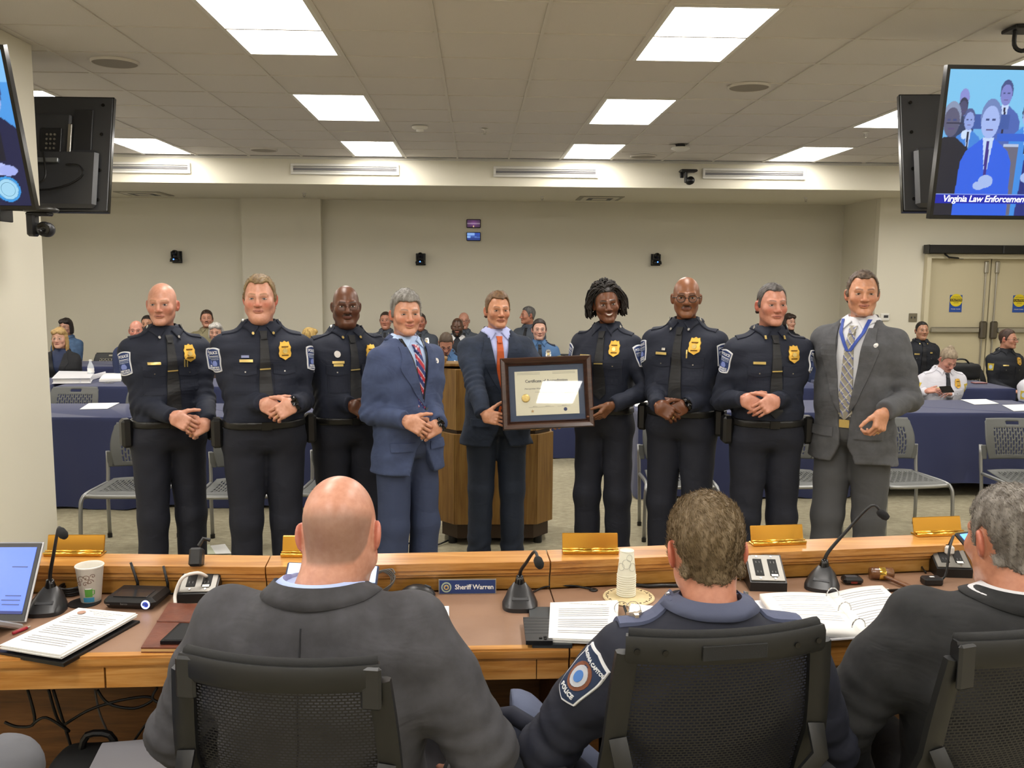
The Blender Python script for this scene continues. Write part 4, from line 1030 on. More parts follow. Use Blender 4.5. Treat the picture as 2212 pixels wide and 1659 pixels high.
# ---------------------------------------------------------------- torso profile
TZ = np.array([.74, .80, .86, .92, .98, 1.04, 1.10, 1.16, 1.22, 1.28, 1.34, 1.40, 1.44, 1.475, 1.505, 1.54])
TA = np.array([.205, .198, .190, .182, .176, .172, .170, .172, .177, .184, .190, .180, .150, .108, .079, .062])
TB = np.array([.125, .125, .124, .121, .119, .117, .117, .118, .120, .122, .122, .116, .104, .088, .072, .062])
TY = np.array([.0, .0, .0, .0, .0, .0, .0, .0, .0, .0, .0, .005, .012, .02, .026, .03])
_zz = np.linspace(.70, 1.56, 120)
def _dense(a): return catmull(np.stack([TZ, a], 1), np.interp(_zz, TZ, np.arange(len(TZ))))[:, 1]
def torso_sdf(grow, g, belly, fem, zlo, zhi, flare=0.):
    A = _dense(TA)*g+grow; B = _dense(TB)*(.55+.45*g)+grow; Yc = _dense(TY)
    bl = belly*np.exp(-((_zz-1.10)/.13)**2); B = B+bl*.5; Yc = Yc-bl*.5
    if fem:
        A = A*(1-.06*fem*np.exp(-((_zz-1.42)/.1)**2))*(1-.07*fem*np.exp(-((_zz-1.14)/.09)**2)); ch = .03*fem*np.exp(-((_zz-1.30)/.06)**2); B = B+ch*.5; Yc = Yc-ch*.5
    A = A+flare*np.clip((.95-_zz)/.2, 0, 1); B = B+flare*np.clip((.95-_zz)/.2, 0, 1)
    def fn(P):
        z = np.clip(P[:, 2], .70, 1.56); a = np.interp(z, _zz, A); b = np.interp(z, _zz, B); yc = np.interp(z, _zz, Yc)
        n = 2.35; k = ((np.abs(P[:, 0])/a)**n+(np.abs(P[:, 1]-yc)/b)**n)**(1/n)
        d = (k-1)*np.minimum(a, b)*.92
        return np.maximum(np.maximum(d, (zlo-P[:, 2])), (P[:, 2]-zhi))
    return fn
def mesh_part(name, fn, lo, hi, h, mat, parent, T=None, colf=None, smooth=True):
    V, Q = polygonize(fn, lo, hi, h); C = colf(V) if colf else None
    if T is not None: V = T(V)
    return mesh_obj(name, V, Q, mat, parent, smooth, col=C)
def drape(name, fn, pts2, faces, mat, parent, T, O, U, W, D, off=.003, col=None, th=.0025):
    """lay a flat pattern (pts2) on surface fn: point = O + U*a + W*b, pushed along D; gives it thickness"""
    pts2 = np.asarray(pts2, float); O, U, W, D = [np.asarray(v, float) for v in (O, U, W, D)]
    S = O+pts2[:, :1]*U+pts2[:, 1:2]*W
    A = march(fn, S, D, off+th); B = A+D*(th+.005)
    n = len(A); V = np.concatenate([A, B]); F = [tuple(f) for f in faces]
    ed = {}
    for f in F:
        for i in range(len(f)):
            e = (f[i], f[(i+1) % len(f)]); ed[e] = ed.get(e, 0)+1
    sides = [(e[1], e[0], e[0]+n, e[1]+n) for e in ed if (e[1], e[0]) not in ed]
    if T is not None: V = T(V)
    C = None if col is None else np.concatenate([col, col])
    o = mesh_obj(name, V, F+sides, mat, parent, col=C)
    return o
def quadpatch(poly4, nu, nv):
    """bilinear grid on 4 corners (ccw from bottom-left) -> pts2, faces, uv"""
    p = np.asarray(poly4, float); u, v = np.meshgrid(np.linspace(0, 1, nu+1), np.linspace(0, 1, nv+1), indexing='ij'); u = u.ravel()[:, None]; v = v.ravel()[:, None]
    P = p[0]*(1-u)*(1-v)+p[1]*u*(1-v)+p[2]*u*v+p[3]*(1-u)*v
    F = [(i*(nv+1)+j, (i+1)*(nv+1)+j, (i+1)*(nv+1)+j+1, i*(nv+1)+j+1) for i in range(nu) for j in range(nv)]
    return P, F, np.concatenate([u, v], 1)
def colpatch(xs_lo, xs_hi, zs, nu):
    """pattern between two x-curves over z"""
    P = []; n = len(zs)
    for i in range(nu+1):
        t = i/nu
        for j in range(n): P.append((xs_lo[j]*(1-t)+xs_hi[j]*t, zs[j]))
    F = [(i*n+j, (i+1)*n+j, (i+1)*n+j+1, i*n+j+1) for i in range(nu) for j in range(n-1)]
    return np.array(P), F
_TX = {}
def txt2(s, size, **kw):
    k_ = (s, size, str(kw))
    if k_ not in _TX: _TX[k_] = text_mesh(s, size, **kw)
    return _TX[k_]
m_gold = M('badge_gold', 'e6b64e', .32, .55, bump=(600, .5, .002)); m_gold2 = M('tag_gold', 'dcc27a', .3, .6)
m_silver = M('pin_silver', 'd8d8d4', .25, .9)
m_patchw = M('patch_white', 'e4e6ea', .8); m_patchb = M('patch_blue', '24386a', .8); m_patchg = M('patch_grey', '9aa4bc', .8)
m_belt = M('black_belt', '141414', .4); m_shoe = M('black_shoe', '17120f', .3)
def fabric(c, rough=.8, b=.25, c2=None):
    nm = 'fabric_'+c+(c2 or '')
    if nm in MATS: return MATS[nm]
    m = M(nm, c, rough, bump=(900, b, .0008), var=(22, c2, (1, 1, 1)) if c2 else None)
    t = m.node_tree; bp = [n for n in t.nodes if n.type == 'BUMP'][0]; tc = [n for n in t.nodes if n.type == 'TEX_COORD'][0]
    mp = t.nodes.new('ShaderNodeMapping'); mp.inputs['Scale'].default_value = (1, 1, 1.7); mp.inputs['Rotation'].default_value = (.3, .4, 0); t.links.new(tc.outputs['Object'], mp.inputs[0])
    nz = t.nodes.new('ShaderNodeTexNoise'); nz.inputs['Scale'].default_value = 6.5; nz.inputs['Detail'].default_value = 2; nz.inputs['Distortion'].default_value = 1.6; t.links.new(mp.outputs[0], nz.inputs['Vector'])
    b2 = t.nodes.new('ShaderNodeBump'); b2.inputs['Strength'].default_value = .3; b2.inputs['Distance'].default_value = .014; t.links.new(nz.outputs['Fac'], b2.inputs['Height']); t.links.new(b2.outputs[0], bp.inputs['Normal'])
    return m
EX, EZ = np.array([1., 0, 0]), np.array([0, 0, 1.])
FRONT = dict(O=(0, -.7, 0), U=EX, W=EZ, D=(0, 1, 0)); BACK = dict(O=(0, .7, 0), U=-EX, W=EZ, D=(0, -1, 0))
def person(label, x, y, z=0, rz=0., H=1.80, g=1., belly=0., fem=0., head=None, outfit=None, arms=None, seated=False, top=None, lean=0., legs=None,
           res=1., hands=True, group=None, shrug=0.):
    hd = dict(skin='c48d6c', hair='short', hairc='3a2a1c'); hd.update(head or {}); of = dict(outfit or {}); s = H/1.75
    root = thing('person', label, 'person', (x, y, z), rz, group)
    dz = 0. if not seated else (top-z) - H*.997
    hipz = .93
    Rl = rotm(lean)        # lean > 0 tips the chest forward (toward -Y)
    def T(V):
        V = np.asarray(V, float); q = V-np.array([0, 0, hipz]); q = q@Rl.T; return (q+np.array([0, 0, hipz]))*s+np.array([0, 0, dz])
    seed = abs(hash(label)) % 1000 if False else sum(map(ord, label)) % 997
    rng = np.random.RandomState(seed)
    # ---- arms
    arms = arms or {}
    ag = of.get('ag', .9+.25*(g-.85)); shx = .168*g-.006*fem
    A = {}
    def toL(p):
        q = (rotm(0, 0, -rz)@(np.array(p, float)-np.array([x, y, z]))-np.array([0, 0, dz]))/s; return (q-np.array([0, 0, hipz]))@Rl+np.array([0, 0, hipz])
    def dirL(d): return (rotm(0, 0, -rz)@np.array(d, float))@Rl
    for sd, nm in ((-1, 'R'), (1, 'L')):
        a = dict(arms.get(nm, {}))
        if 'W' in a: a['w'] = toL(a['W'])
        for kd in 'fd':
            if kd.upper()+'W' in a: a[kd] = dirL(a[kd.upper()+'W'])
        w_ = np.array(a.get('w', (sd*.25, -.02, .86))); sh = np.array((sd*shx, .012, 1.402+shrug))
        e = ik(sh, w_, a.get('pole', (sd*.27, .8, -.55)), .285, .262); A[nm] = (sh, e, w_, a)
    def arms_d(P, d, grow, k_=.03):
        for nm in 'RL':
            sh, e, w_, a = A[nm]; 
            d = smin(d, cap(P, sh, sh*.55+e*.45, .060*ag+grow, .054*ag+grow), k_+.02)
            arm = smin(cap(P, sh*.55+e*.45, e, .055*ag+grow, .046*ag+grow), cap(P, e, w_, .046*ag+grow, .034+grow*.9), .02)
            u = (w_-e)/np.linalg.norm(w_-e); arm = smax(arm, (P-V3(*(w_-u*a.get('cuff', .012))))@u.astype(f4), .004)
            d = smin(d, arm, k_*.6)
        return d
    wamp = of.get('wr', .0055)
    def elbowfold(P):
        f = 0
        for nm in 'RL':
            sh, e, w_, a = A[nm]; r = np.exp(-((P-V3(*e))**2).sum(1)/.011); u = (w_-sh)/np.linalg.norm(w_-sh)
            f = f+r*np.sin((P@u.astype(f4))*150+6*(P[:, 0]*3))*.005
        return f
    ht_lo = (-.62, -.55, .6); ht_hi = (.62, .4, 1.62)
    def bounds(zlo, zhi):
        pts = [A[n][i] for n in 'RL' for i in range(3)]; mn = np.min(pts, 0)-.09; mx = np.max(pts, 0)+.09
        return (min(mn[0], -.27*g), min(mn[1], -.2-belly), min(mn[2], zlo)), (max(mx[0], .27*g), max(mx[1], .19), max(mx[2], zhi))
    # ---- outer garment
    kind = of.get('kind', 'police'); hcl = .0095/res if res < 1 else .0092
    if kind == 'police':
        tz0 = of.get('zlo', 1.005)
        tor = torso_sdf(.012, g, belly, fem, tz0, 1.525)
        def shirt(P): return arms_d(P, tor(P), .010)+wrinkle(P, wamp, 38, seed)+elbowfold(P)
        lo, hi = bounds(tz0, 1.53)
        m_sh = fabric(of.get('c', '1a2030'), .78, .25, of.get('c2'))
        so = mesh_part('shirt', shirt, lo, hi, hcl, m_sh, root, T); surf = shirt; colc = m_sh
        def fsurf(P): return tor(P)+wrinkle(P, wamp, 38, seed)
        tsurf = fsurf
    else:
        tz0 = of.get('zlo', .80); vz = of.get('vz', 1.12); vw = of.get('vw', .075); op = of.get('open', .0)
        tor = torso_sdf(.022, g, belly, fem, tz0, 1.515, .012)
        def jacket(P):
            d = tor(P); zz = P[:, 2]
            wv = np.where(zz > vz, vw*np.clip((zz-vz)/(1.46-vz), 0, 1.2)**.85+op, op+np.clip((vz-of.get('cut', .17)-zz), 0, 1)*.4)
            d = smax(d, np.minimum(wv-np.abs(P[:, 0]-of.get('vx', 0)), -P[:, 1]-.0)*1. if not of.get('closed') else d*0-1, .006)
            d = arms_d(P, d, .016)
            return d+wrinkle(P, wamp, 30, seed)+elbowfold(P)
        lo, hi = bounds(tz0-.01, 1.53); m_sh = fabric(of.get('c', '2a3550'), .85, .3, of.get('c2'))
        so = mesh_part('jacket', jacket, lo, hi, hcl, m_sh, root, T); surf = jacket
        tor2 = torso_sdf(.010, g, belly, fem, .96, 1.525); colc = fabric(of.get('sc', 'c8d0e8'), .75, .15)
        def inner(P): return tor2(P)+wrinkle(P, .0015, 50, seed+1)
        mesh_part('dress_shirt', inner, (-.23*g, -.2-belly, .96), (.23*g, .17, 1.53), .016, colc, root, T)
        shirt = inner; tsurf = inner
        def fsurf(P): return tor(P)+wrinkle(P, wamp, 30, seed)
    # ---- collar
    nk = hd.get('neck', 1.)
    if of.get('collar', True):
        n = 49; rows = []; tcl = of.get('tall', 1.)
        for t in np.linspace(-1, 1, n):
            ph = t*(math.pi-.26); f_ = np.clip((abs(t)-.55)/.45, 0, 1)**1.5; sg = np.sign(t)
            dx, dy = math.sin(ph), math.cos(ph)
            top_ = np.array([dx*.064*nk*(1-.12*f_), .026+dy*.068*nk, 1.536-.046*f_]); bot = np.array([dx*.080*nk, .027+dy*.083*nk, 1.503-.02*abs(t)])
            tipp = np.array([sg*.056, -.085, 1.448]); bot = bot*(1-f_)+tipp*f_
            inn = np.array([dx*.060*nk*(1-.12*f_), .026+dy*.064*nk, 1.515-.05*f_]); mid = top_*.5+bot*.5+np.array([dx, dy, 0])*.006
            rows.append([inn, top_, top_+np.array([dx*.003, dy*.003, -.002]), mid, bot])
        G = np.array(rows); flat = G.reshape(-1, 3).astype(f4)
        for _ in range(3):
            dd = shirt(flat); dd = np.minimum(dd, surf(flat)) if kind == 'police' else dd; push = np.clip(.005-dd, 0, .05); flat = flat+(grad(shirt, flat)*push[:, None]*(np.arange(len(flat)) % 5 >= 2)[:, None]).astype(f4)
        G = flat.reshape(n, 5, 3).copy()
        for _ in range(3): G[1:-1] = .25*G[:-2]+.5*G[1:-1]+.25*G[2:]
        flat = G.reshape(-1, 3); b = MB(); b.grid(T(flat).reshape(n, 5, 3), flip=False); co = b.build('collar', fabric(of['cc'], .8) if of.get('cc') else colc, root, angle=70)
        md = co.modifiers.new('s', 'SOLIDIFY'); md.thickness = .003; md.offset = 0
    if kind != 'police':
        n = 25; rows = []
        for t in np.linspace(-.72, .72, n):
            ph = t*math.pi; dx, dy = math.sin(ph), math.cos(ph); f_ = np.clip((abs(t)-.45)/.27, 0, 1)
            tp_ = np.array([dx*.079*nk, .028+dy*.082*nk, 1.533-.03*f_]); bt = np.array([dx*.090*nk, .028+dy*.088*nk, 1.490-.02*f_])
            rows.append([tp_*1.0-np.array([dx*.008, dy*.008, .025]), tp_, tp_*.5+bt*.5+np.array([dx, dy, 0])*.002, bt])
        flat = np.array(rows).reshape(-1, 3).astype(f4)
        for _ in range(3):
            push = np.clip(.0035-surf(flat), 0, .05); flat = flat+(grad(surf, flat)*push[:, None]*(np.arange(len(flat)) % 4 >= 1)[:, None]).astype(f4)
        G = flat.reshape(n, 4, 3).copy()
        for _ in range(2): G[1:-1] = .25*G[:-2]+.5*G[1:-1]+.25*G[2:]
        flat = G.reshape(-1, 3); b = MB(); b.grid(T(flat).reshape(n, 4, 3)); co = b.build('jacket_collar', m_sh, root, angle=70); md = co.modifiers.new('s', 'SOLIDIFY'); md.thickness = .005; md.offset = 0
    # ---- tie
    if of.get('tie'):
        tl = of.get('tie_end', 1.055); zs = np.concatenate([[tl], np.linspace(tl+.035, 1.455, 22)]); wd = np.concatenate([[.003], np.linspace(.038, .017, 22)]); tx = of.get('tie_dx', 0.)*np.clip((1.455-zs)/.35, 0, 1)
        P, F = colpatch(tx-wd, tx+wd, zs, 8)
        tc_ = of.get('tie_fn'); cols = None
        if tc_: cols = np.array([tc_(p[0], p[1]) for p in P])
        mt = fabric(of['tie'], .6, .3) if not tc_ else M('tie_print', '333333', .55, attr='Col', bump=(700, .2, .0005))
        if tc_:   # finer grid for the printed pattern
            zs2 = np.concatenate([[tl], np.linspace(tl+.035, 1.455, 90)]); wd2 = np.interp(zs2, zs, wd); tx2 = np.interp(zs2, zs, tx); P, F = colpatch(tx2-wd2, tx2+wd2, zs2, 16); cols = np.array([tc_(p[0]-np.interp(p[1], zs2, tx2), p[1]) for p in P])
        to = drape('necktie', tsurf, P, F, mt, root, T, **FRONT, off=.004, col=cols, th=.004)
        P, F, _ = quadpatch([(-.013, 1.445), (.013, 1.445), (.019, 1.484), (-.019, 1.484)], 4, 4)
        drape('tie_knot', tsurf, P, F, mt if not tc_ else M('tie_print', ''), to, T, **FRONT, off=.008, th=.008, col=None if not tc_ else np.array([tc_(p[0], p[1]) for p in P]))
        if of.get('tiebar'):
            zb = of.get('tiebar_z', 1.30); P, F, _ = quadpatch([(-.026, zb-.003), (.026, zb-.001), (.026, zb+.005), (-.026, zb+.003)], 6, 1)
            drape('tie_bar', tsurf, P, F, m_gold2, to, T, **FRONT, off=.011, th=.003)
    # ---- uniform fittings
    if of.get('pockets'):
        for sx in (-1, 1):
            cxp = sx*.088*g; w2 = .055
            P, F, uv = quadpatch([(cxp-w2, 1.278), (cxp+w2, 1.278), (cxp+w2, 1.325), (cxp-w2, 1.325)], 10, 3)
            P[:, 1] -= (1-uv[:, 1])*(.010*(1-np.abs(2*uv[:, 0]-1))**1.0)
            fl = drape('pocket_flap', fsurf, P, F, m_sh, root, T, **FRONT, off=.002, th=.0035)
            P, F, _ = quadpatch([(cxp-w2+.004, 1.178), (cxp+w2-.004, 1.178), (cxp+w2-.004, 1.285), (cxp-w2+.004, 1.285)], 8, 6)
            drape('breast_pocket', fsurf, P, F, m_sh, root, T, **FRONT, off=.0005, th=.0018)
            P, F, _ = quadpatch([(cxp-.003, 1.285), (cxp+.003, 1.285), (cxp+.003, 1.291), (cxp-.003, 1.291)], 1, 1); drape('button', fsurf, P, F, m_steel, fl, T, **FRONT, off=.005, th=.003)
        ew = of.get('epw', 0.)
        if of.get('epaulette', True):
            for sx in (-1, 1):
                P, F, _ = quadpatch([(sx*.074, -.026-ew), (sx*.18*g, -.028-ew), (sx*.18*g, .03+ew), (sx*.074, .026+ew)], 8, 4)
                if sx < 0: F = [f[::-1] for f in F]
                drape('epaulette', surf, P, F, fabric(of['epc'], .8) if of.get('epc') else m_sh, root, T, O=(0, 0, 2.), U=EX, W=(0, 1, 0), D=(0, 0, -1), off=.003, th=.004)
                P, F, _ = quadpatch([(sx*.088-.004, -.006), (sx*.088+.004, -.006), (sx*.088+.004, .004), (sx*.088-.004, .004)], 1, 1); drape('epaulette_button', surf, P, F, m_silver, root, T, O=(0, 0, 2.), U=EX, W=(0, 1, 0), D=(0, 0, -1), off=.007, th=.004)
    if of.get('badge'):
        bx, bz = of.get('badge_at', (.092*g, 1.388)); n = 20
        sh_ = [(0, .047), (.010, .040), (.021, .043), (.024, .028), (.030, .016), (.027, .0), (.031, -.014), (.027, -.03), (.014, -.037), (0, -.046)]
        half = np.array(sh_); pol = np.concatenate([half, half[::-1][1:-1]*np.array([-1, 1])]); ring = pol*.55
        Pn = np.concatenate([pol, ring, [[0, 0]]])+np.array([bx, bz]); m_ = len(pol); F = [(i, m_+i, m_+(i+1) % m_, (i+1) % m_) for i in range(m_)]+[(m_+i, 2*m_, m_+(i+1) % m_) for i in range(m_)]
        bo = drape('badge', fsurf, Pn, F, m_gold if of['badge'] == 'gold' else m_silver, root, T, **FRONT, off=.004, th=.006)
        a_ = np.linspace(0, 6.283, 13)[:-1]; Pn = np.stack([.012*np.cos(a_)+bx, .012*np.sin(a_)+bz-.002], 1); drape('badge_seal', fsurf, Pn, [tuple(range(12))], m_gold2, bo, T, **FRONT, off=.010, th=.004)
        P, F, _ = quadpatch([(bx-.017, bz+.016), (bx+.017, bz+.016), (bx+.017, bz+.022), (bx-.017, bz+.022)], 4, 1); drape('badge_banner', fsurf, P, F, M('badge_dark', '6a4a14', .4, .6), bo, T, **FRONT, off=.010, th=.002)
        P, F, _ = quadpatch([(bx-.017, bz-.026), (bx+.017, bz-.026), (bx+.017, bz-.02), (bx-.017, bz-.02)], 4, 1); drape('badge_banner', fsurf, P, F, MATS['badge_dark'], bo, T, **FRONT, off=.010, th=.002)
    for (nm, px_, pz_, w_, h_, mt_) in of.get('pins', []):
        P, F, _ = quadpatch([(px_-w_/2, pz_-h_/2), (px_+w_/2, pz_-h_/2), (px_+w_/2, pz_+h_/2), (px_-w_/2, pz_+h_/2)], 4, 2); drape(nm, fsurf if nm != 'collar_pin' else tsurf, P, F, mt_, root, T, **FRONT, off=.004 if nm != 'collar_pin' else .013, th=.003)
    for (nm, px_, pz_, r_, mt_) in of.get('discs', []):
        a_ = np.linspace(0, 6.283, 13)[:-1]; Pn = np.stack([px_+r_*np.cos(a_), pz_+r_*1.15*np.sin(a_)], 1); drape(nm, fsurf if nm != 'collar_pin' else tsurf, Pn, [tuple(range(12))], mt_, root, T, **FRONT, off=.004 if nm != 'collar_pin' else .014, th=.003)
    if of.get('patch'):
        for sd in (-1, 1):
            sh, e, w_, a = A['R' if sd < 0 else 'L']
            if of['patch'] != 'both' and of['patch'] != ('R' if sd < 0 else 'L') and of['patch'] is not True: continue
            th_ = of.get('patch_a', .62); nrm = np.array([sd*math.cos(th_), -math.sin(th_), 0]); 
            cpt = sh*.78+e*.22; ax_ = (sh-e)/np.linalg.norm(sh-e); W_ = ax_-nrm*(ax_@nrm); W_ /= np.linalg.norm(W_); U_ = np.cross(W_, nrm); U_ /= np.linalg.norm(U_)
            fr_ = dict(O=cpt+nrm*.4, U=U_, W=W_, D=-nrm)
            def shp(k_, nu=8, nv=9):
                P, F, uv = quadpatch([(-.036*k_, -.056*k_), (.036*k_, -.056*k_), (.041*k_, .052*k_), (-.041*k_, .052*k_)], nu, nv)
                P[:, 1] += .010*k_*(1-(2*uv[:, 0]-1)**2)*np.clip((uv[:, 1]-.6)/.4, 0, 1)-.006*k_*(1-(2*uv[:, 0]-1)**2)*np.clip((.4-uv[:, 1])/.4, 0, 1); return P, F
            P, F = shp(1.); po = drape('shoulder_patch', surf, P, F, m_patchw, root, T, **fr_, off=.002, th=.002)
            P, F = shp(.9); drape('patch_field', surf, P, F, m_patchb, po, T, **fr_, off=.0035, th=.002)
            P, F, _ = quadpatch([(-.033, .018), (.033, .018), (.033, .021), (-.033, .021)], 5, 1); drape('patch_line', surf, P, F, m_patchw, po, T, **fr_, off=.0045, th=.002)
            for tx_, zo, sz, mm_ in (('POLICE', .036, .0205, m_patchw), ('METROPOLITAN', .012, .0092, m_patchg), ('WASHINGTON', .003, .0092, m_patchg), ('AIRPORTS', -.038, .0125, m_patchw), ('AUTHORITY', -.0485, .0115, m_patchw)):
                tp, tf = txt2(tx_, sz, bold=True)
                if len(tp): drape('patch_text', surf, tp+np.array([0, zo]), tf, mm_, po, T, **fr_, off=.0045, th=.0018)
            P, F, uv = quadpatch([(-.018, -.03), (.018, -.03), (.018, -.004), (-.018, -.004)], 5, 4); P[:, 0] *= .5+.5*np.sin(uv[:, 1]*2.8+.4); drape('patch_emblem', surf, P, F, M('patch_lilac', '7f8fd0', .8), po, T, **fr_, off=.0045, th=.0018)
    if of.get('small_patch'):
        for sd in (-1, 1):
            sh, e, w_, a = A['R' if sd < 0 else 'L']; nrm = np.array([sd*.75, -.66, 0]); cpt = sh*.7+e*.3
            fr_ = dict(O=cpt+nrm*.4, U=np.cross(EZ, nrm)*1., W=EZ, D=-nrm)
            P, F, uv = quadpatch([(-.03, -.04), (.03, -.04), (.034, .04), (-.034, .04)], 5, 5); po = drape('shoulder_patch', surf, P, F, M('patch_gold', 'c8b040', .8), root, T, **fr_, off=.002, th=.002)
            a_ = np.linspace(0, 6.283, 11)[:-1]; drape('patch_field', surf, np.stack([.02*np.cos(a_), .024*np.sin(a_)], 1), [tuple(range(10))], M('patch_pale', 'b8c8d8', .8), po, T, **fr_, off=.004, th=.002)
    if of.get('lapel'):
        vz = of.get('vz', 1.12); vw = of.get('vw', .075); op = of.get('open', .0); vx = of.get('vx', 0)
        for sx in (-1, 1):
            zs = np.linspace(vz-.005, 1.475, 16); inn = vw*np.clip((zs-vz)/(1.46-vz), 0, 1.2)**.85+op-.004
            wl = np.interp(zs, [vz, vz+.05, 1.36, 1.37, 1.42, 1.475], [.006, .03, .082, .080, .05, .035]); out_ = inn+wl
            P, F = colpatch(vx+sx*inn if sx > 0 else vx-out_, vx+sx*out_ if sx > 0 else vx-inn, zs, 6)
            drape('lapel', fsurf, P, F, m_sh, root, T, **FRONT, off=.003, th=.004)
        for bz in (of.get('buttons') or [vz-.02, vz-.12]):
            a_ = np.linspace(0, 6.283, 11)[:-1]; drape('button', fsurf, np.stack([vx+.012+op+.009*np.cos(a_), bz+.009*np.sin(a_)], 1), [tuple(range(10))], M('dark_button', '20242e', .4), root, T, **FRONT, off=.002, th=.004)
        for sx in (-1, 1):
            P, F, _ = quadpatch([(sx*.115*g-.06, .93), (sx*.115*g+.06, .93), (sx*.115*g+.06, .975), (sx*.115*g-.06, .975)], 8, 2); drape('pocket_flap', fsurf, P, F, m_sh, root, T, **FRONT, off=.002, th=.004)
    if of.get('back_seam'):
        P, F, _ = quadpatch([(-.0015, .85), (.0015, .85), (.0015, 1.46), (-.0015, 1.46)], 1, 30); drape('back_seam', surf, P, F, M('seam_dark', '26272b', .9), root, T, **BACK, off=.000, th=.0012)
    if of.get('lanyard'):
        lm, lw, zend = of['lanyard']
        for sx in (-1, 1):
            zs = np.linspace(zend, 1.515, 20); cx_ = sx*np.interp(zs, [zend, 1.45, 1.515], [.006, .054, .066])+of.get('lan_dx', 0)*np.clip((1.5-zs)/.3, 0, 1); P, F = colpatch(cx_-lw, cx_+lw, zs, 2); drape('lanyard', tsurf, P, F, lm, root, T, **FRONT, off=.010, th=.002)
    # ---- belt
    if of.get('belt'):
        zb = of.get('belt_z', 1.02); tb = torso_sdf(.020 if kind == 'police' else .0125, g, belly, fem, zb-.02, zb+.022)
        bo = mesh_part('belt', tb, (-.24*g, -.2-belly, zb-.03), (.24*g, .16, zb+.03), .009, of['belt'], root, T)
        P, F, _ = quadpatch([(-.025, zb-.02), (.025, zb-.02), (.025, zb+.02), (-.025, zb+.02)], 2, 2); drape('buckle', tb, P, F, m_belt if kind == 'police' else m_gold2, bo, T, **FRONT, off=.002, th=.004)
        for sx, kk in ((-1, 'holster'), (1, 'radio_pouch')):
            if of.get('gear'):
                b = MB(); b.box((sx*.215*g, -.01, zb-.045), (.055, .085, .15), .014); o = mesh_obj(kk, T(np.array(b.v)), b.f, m_belt, bo)
    # ---- trousers
    tcol = fabric(of.get('tc', '171b26'), .8, .25, of.get('tc2'))
    if legs != 'none':
        lg = legs or {}
        if not seated:
            sp = lg.get('spread', .105); fwd = lg.get('fwd', (0., 0.)); hem = lg.get('hem', .035)
            J = {sd: [(sd*.088*g, .005, .90), (sd*(.5*sp+.046), -.012+fwd[i]*.5, .50), (sd*sp, .02+fwd[i], hem)] for i, sd in enumerate((-1, 1))}
            tp = torso_sdf(.014, g, belly*.6, fem, .84, of.get('waist', 1.04))
            def trou(P):
                d = smax(tp(P), .87-P[:, 2], .09); lfold = .004*np.sin(P[:, 2]*75+3*np.sin(P[:, 0]*25+seed))*np.exp(-((P[:, 2]-.12)/.09)**2)
                L = None
                for sd in (-1, 1):
                    h_, k_, a_ = J[sd]; l_ = smin(cap(P*V3(1, .93, 1), h_, k_, .104*g, .071+.008*g), cap(P*V3(1, .9, 1), k_, a_, .074+.004*g, .068+.006*g), .03)
                    l_ = np.maximum(l_, hem-P[:, 2]); L = l_ if L is None else smin(L, l_, .012)
                d = smin(d, L, .035)
                return d+wrinkle(P, .0028, 30, seed+7)+lfold
            mesh_part('trousers', trou, (-.3*g, -.27-belly, .02), (.3*g, .25, of.get('waist', 1.04)+.01), .0125/res, tcol, root, lambda V: np.asarray(V)*s)
            for sd in (-1, 1):
                a_ = J[sd][2]; yo = a_[1]
                def shoe(P, c=a_, sd=sd): return np.maximum(smin(ell(P, (c[0]+sd*.015, yo-.10, .035), (.048, .13, .045)), ell(P, (c[0], yo+.02, .06), (.045, .075, .06)), .03), .004-P[:, 2])
                mesh_part('shoe', shoe, (a_[0]-.08, yo-.25, 0), (a_[0]+.08, yo+.12, .14), .012, of.get('shoe', m_shoe), root, lambda V: np.asarray(V)*s)
        else:
            hz = hipz*s+dz; kl = lg.get('knee', .44); kz = lg.get('kz', hz+.01); sp = lg.get('spread', .16)
            def trou(P):
                d = ell(P, (0, .0, hz), (.19*g, .16, .13))
                for sd in (-1, 1):
                    kx = sd*lg.get('spr_'+('R' if sd < 0 else 'L'), sp); K = (kx, -kl, kz); F_k = (kx*1.05, -kl+lg.get('tuck', .02), max(.1, .1))
                    d = smin(d, smin(cap(P, (sd*.095, -.02, hz-.01), K, .088*g, .07), cap(P, K, F_k, .068, .055), .02), .04)
                return d+wrinkle(P, .003, 30, seed+7)
            mesh_part('trousers', trou, (-.42, -kl-.15, .06), (.42, .2, max(kz, hz)+.16), .0125/res, tcol, root)
            for sd in (-1, 1):
                kx = sd*lg.get('spr_'+('R' if sd < 0 else 'L'), sp)*1.05; yo = -kl+lg.get('tuck', .02)
                def shoe(P): return np.maximum(smin(ell(P, (kx, yo-.09, .035), (.046, .13, .042)), ell(P, (kx, yo+.02, .06), (.044, .07, .06)), .03), .002-P[:, 2])
                mesh_part('shoe', shoe, (kx-.08, yo-.25, 0), (kx+.08, yo+.12, .14), .016, m_shoe, root)
    # ---- head and body (one mesh)
    hscale = .92*hd.get('size', 1.); yaw, pit, rol = hd.get('yaw', 0), hd.get('pitch', 0), hd.get('roll', 0)
    Rh = np.array(Matrix.Rotation(yaw, 3, 'Z') @ Matrix.Rotation(rol, 3, 'Y') @ Matrix.Rotation(pit, 3, 'X'))
    piv = np.array([0, .028, 1.548]); hpv = np.array([0, .03, -.095])
    HO = np.array([hd.get('dx', 0), hd.get('fwd', -.012), -hd.get('drop', 0)])
    def TH(V): return (np.asarray(V, float)-hpv)*hscale@Rh.T+piv+HO
    nbT = np.array([0, .045, 1.45]); nbH = ((nbT-piv-HO)@Rh)/hscale+hpv
    hd['neck_base'] = tuple(nbH); hs = head_sdf(hd)
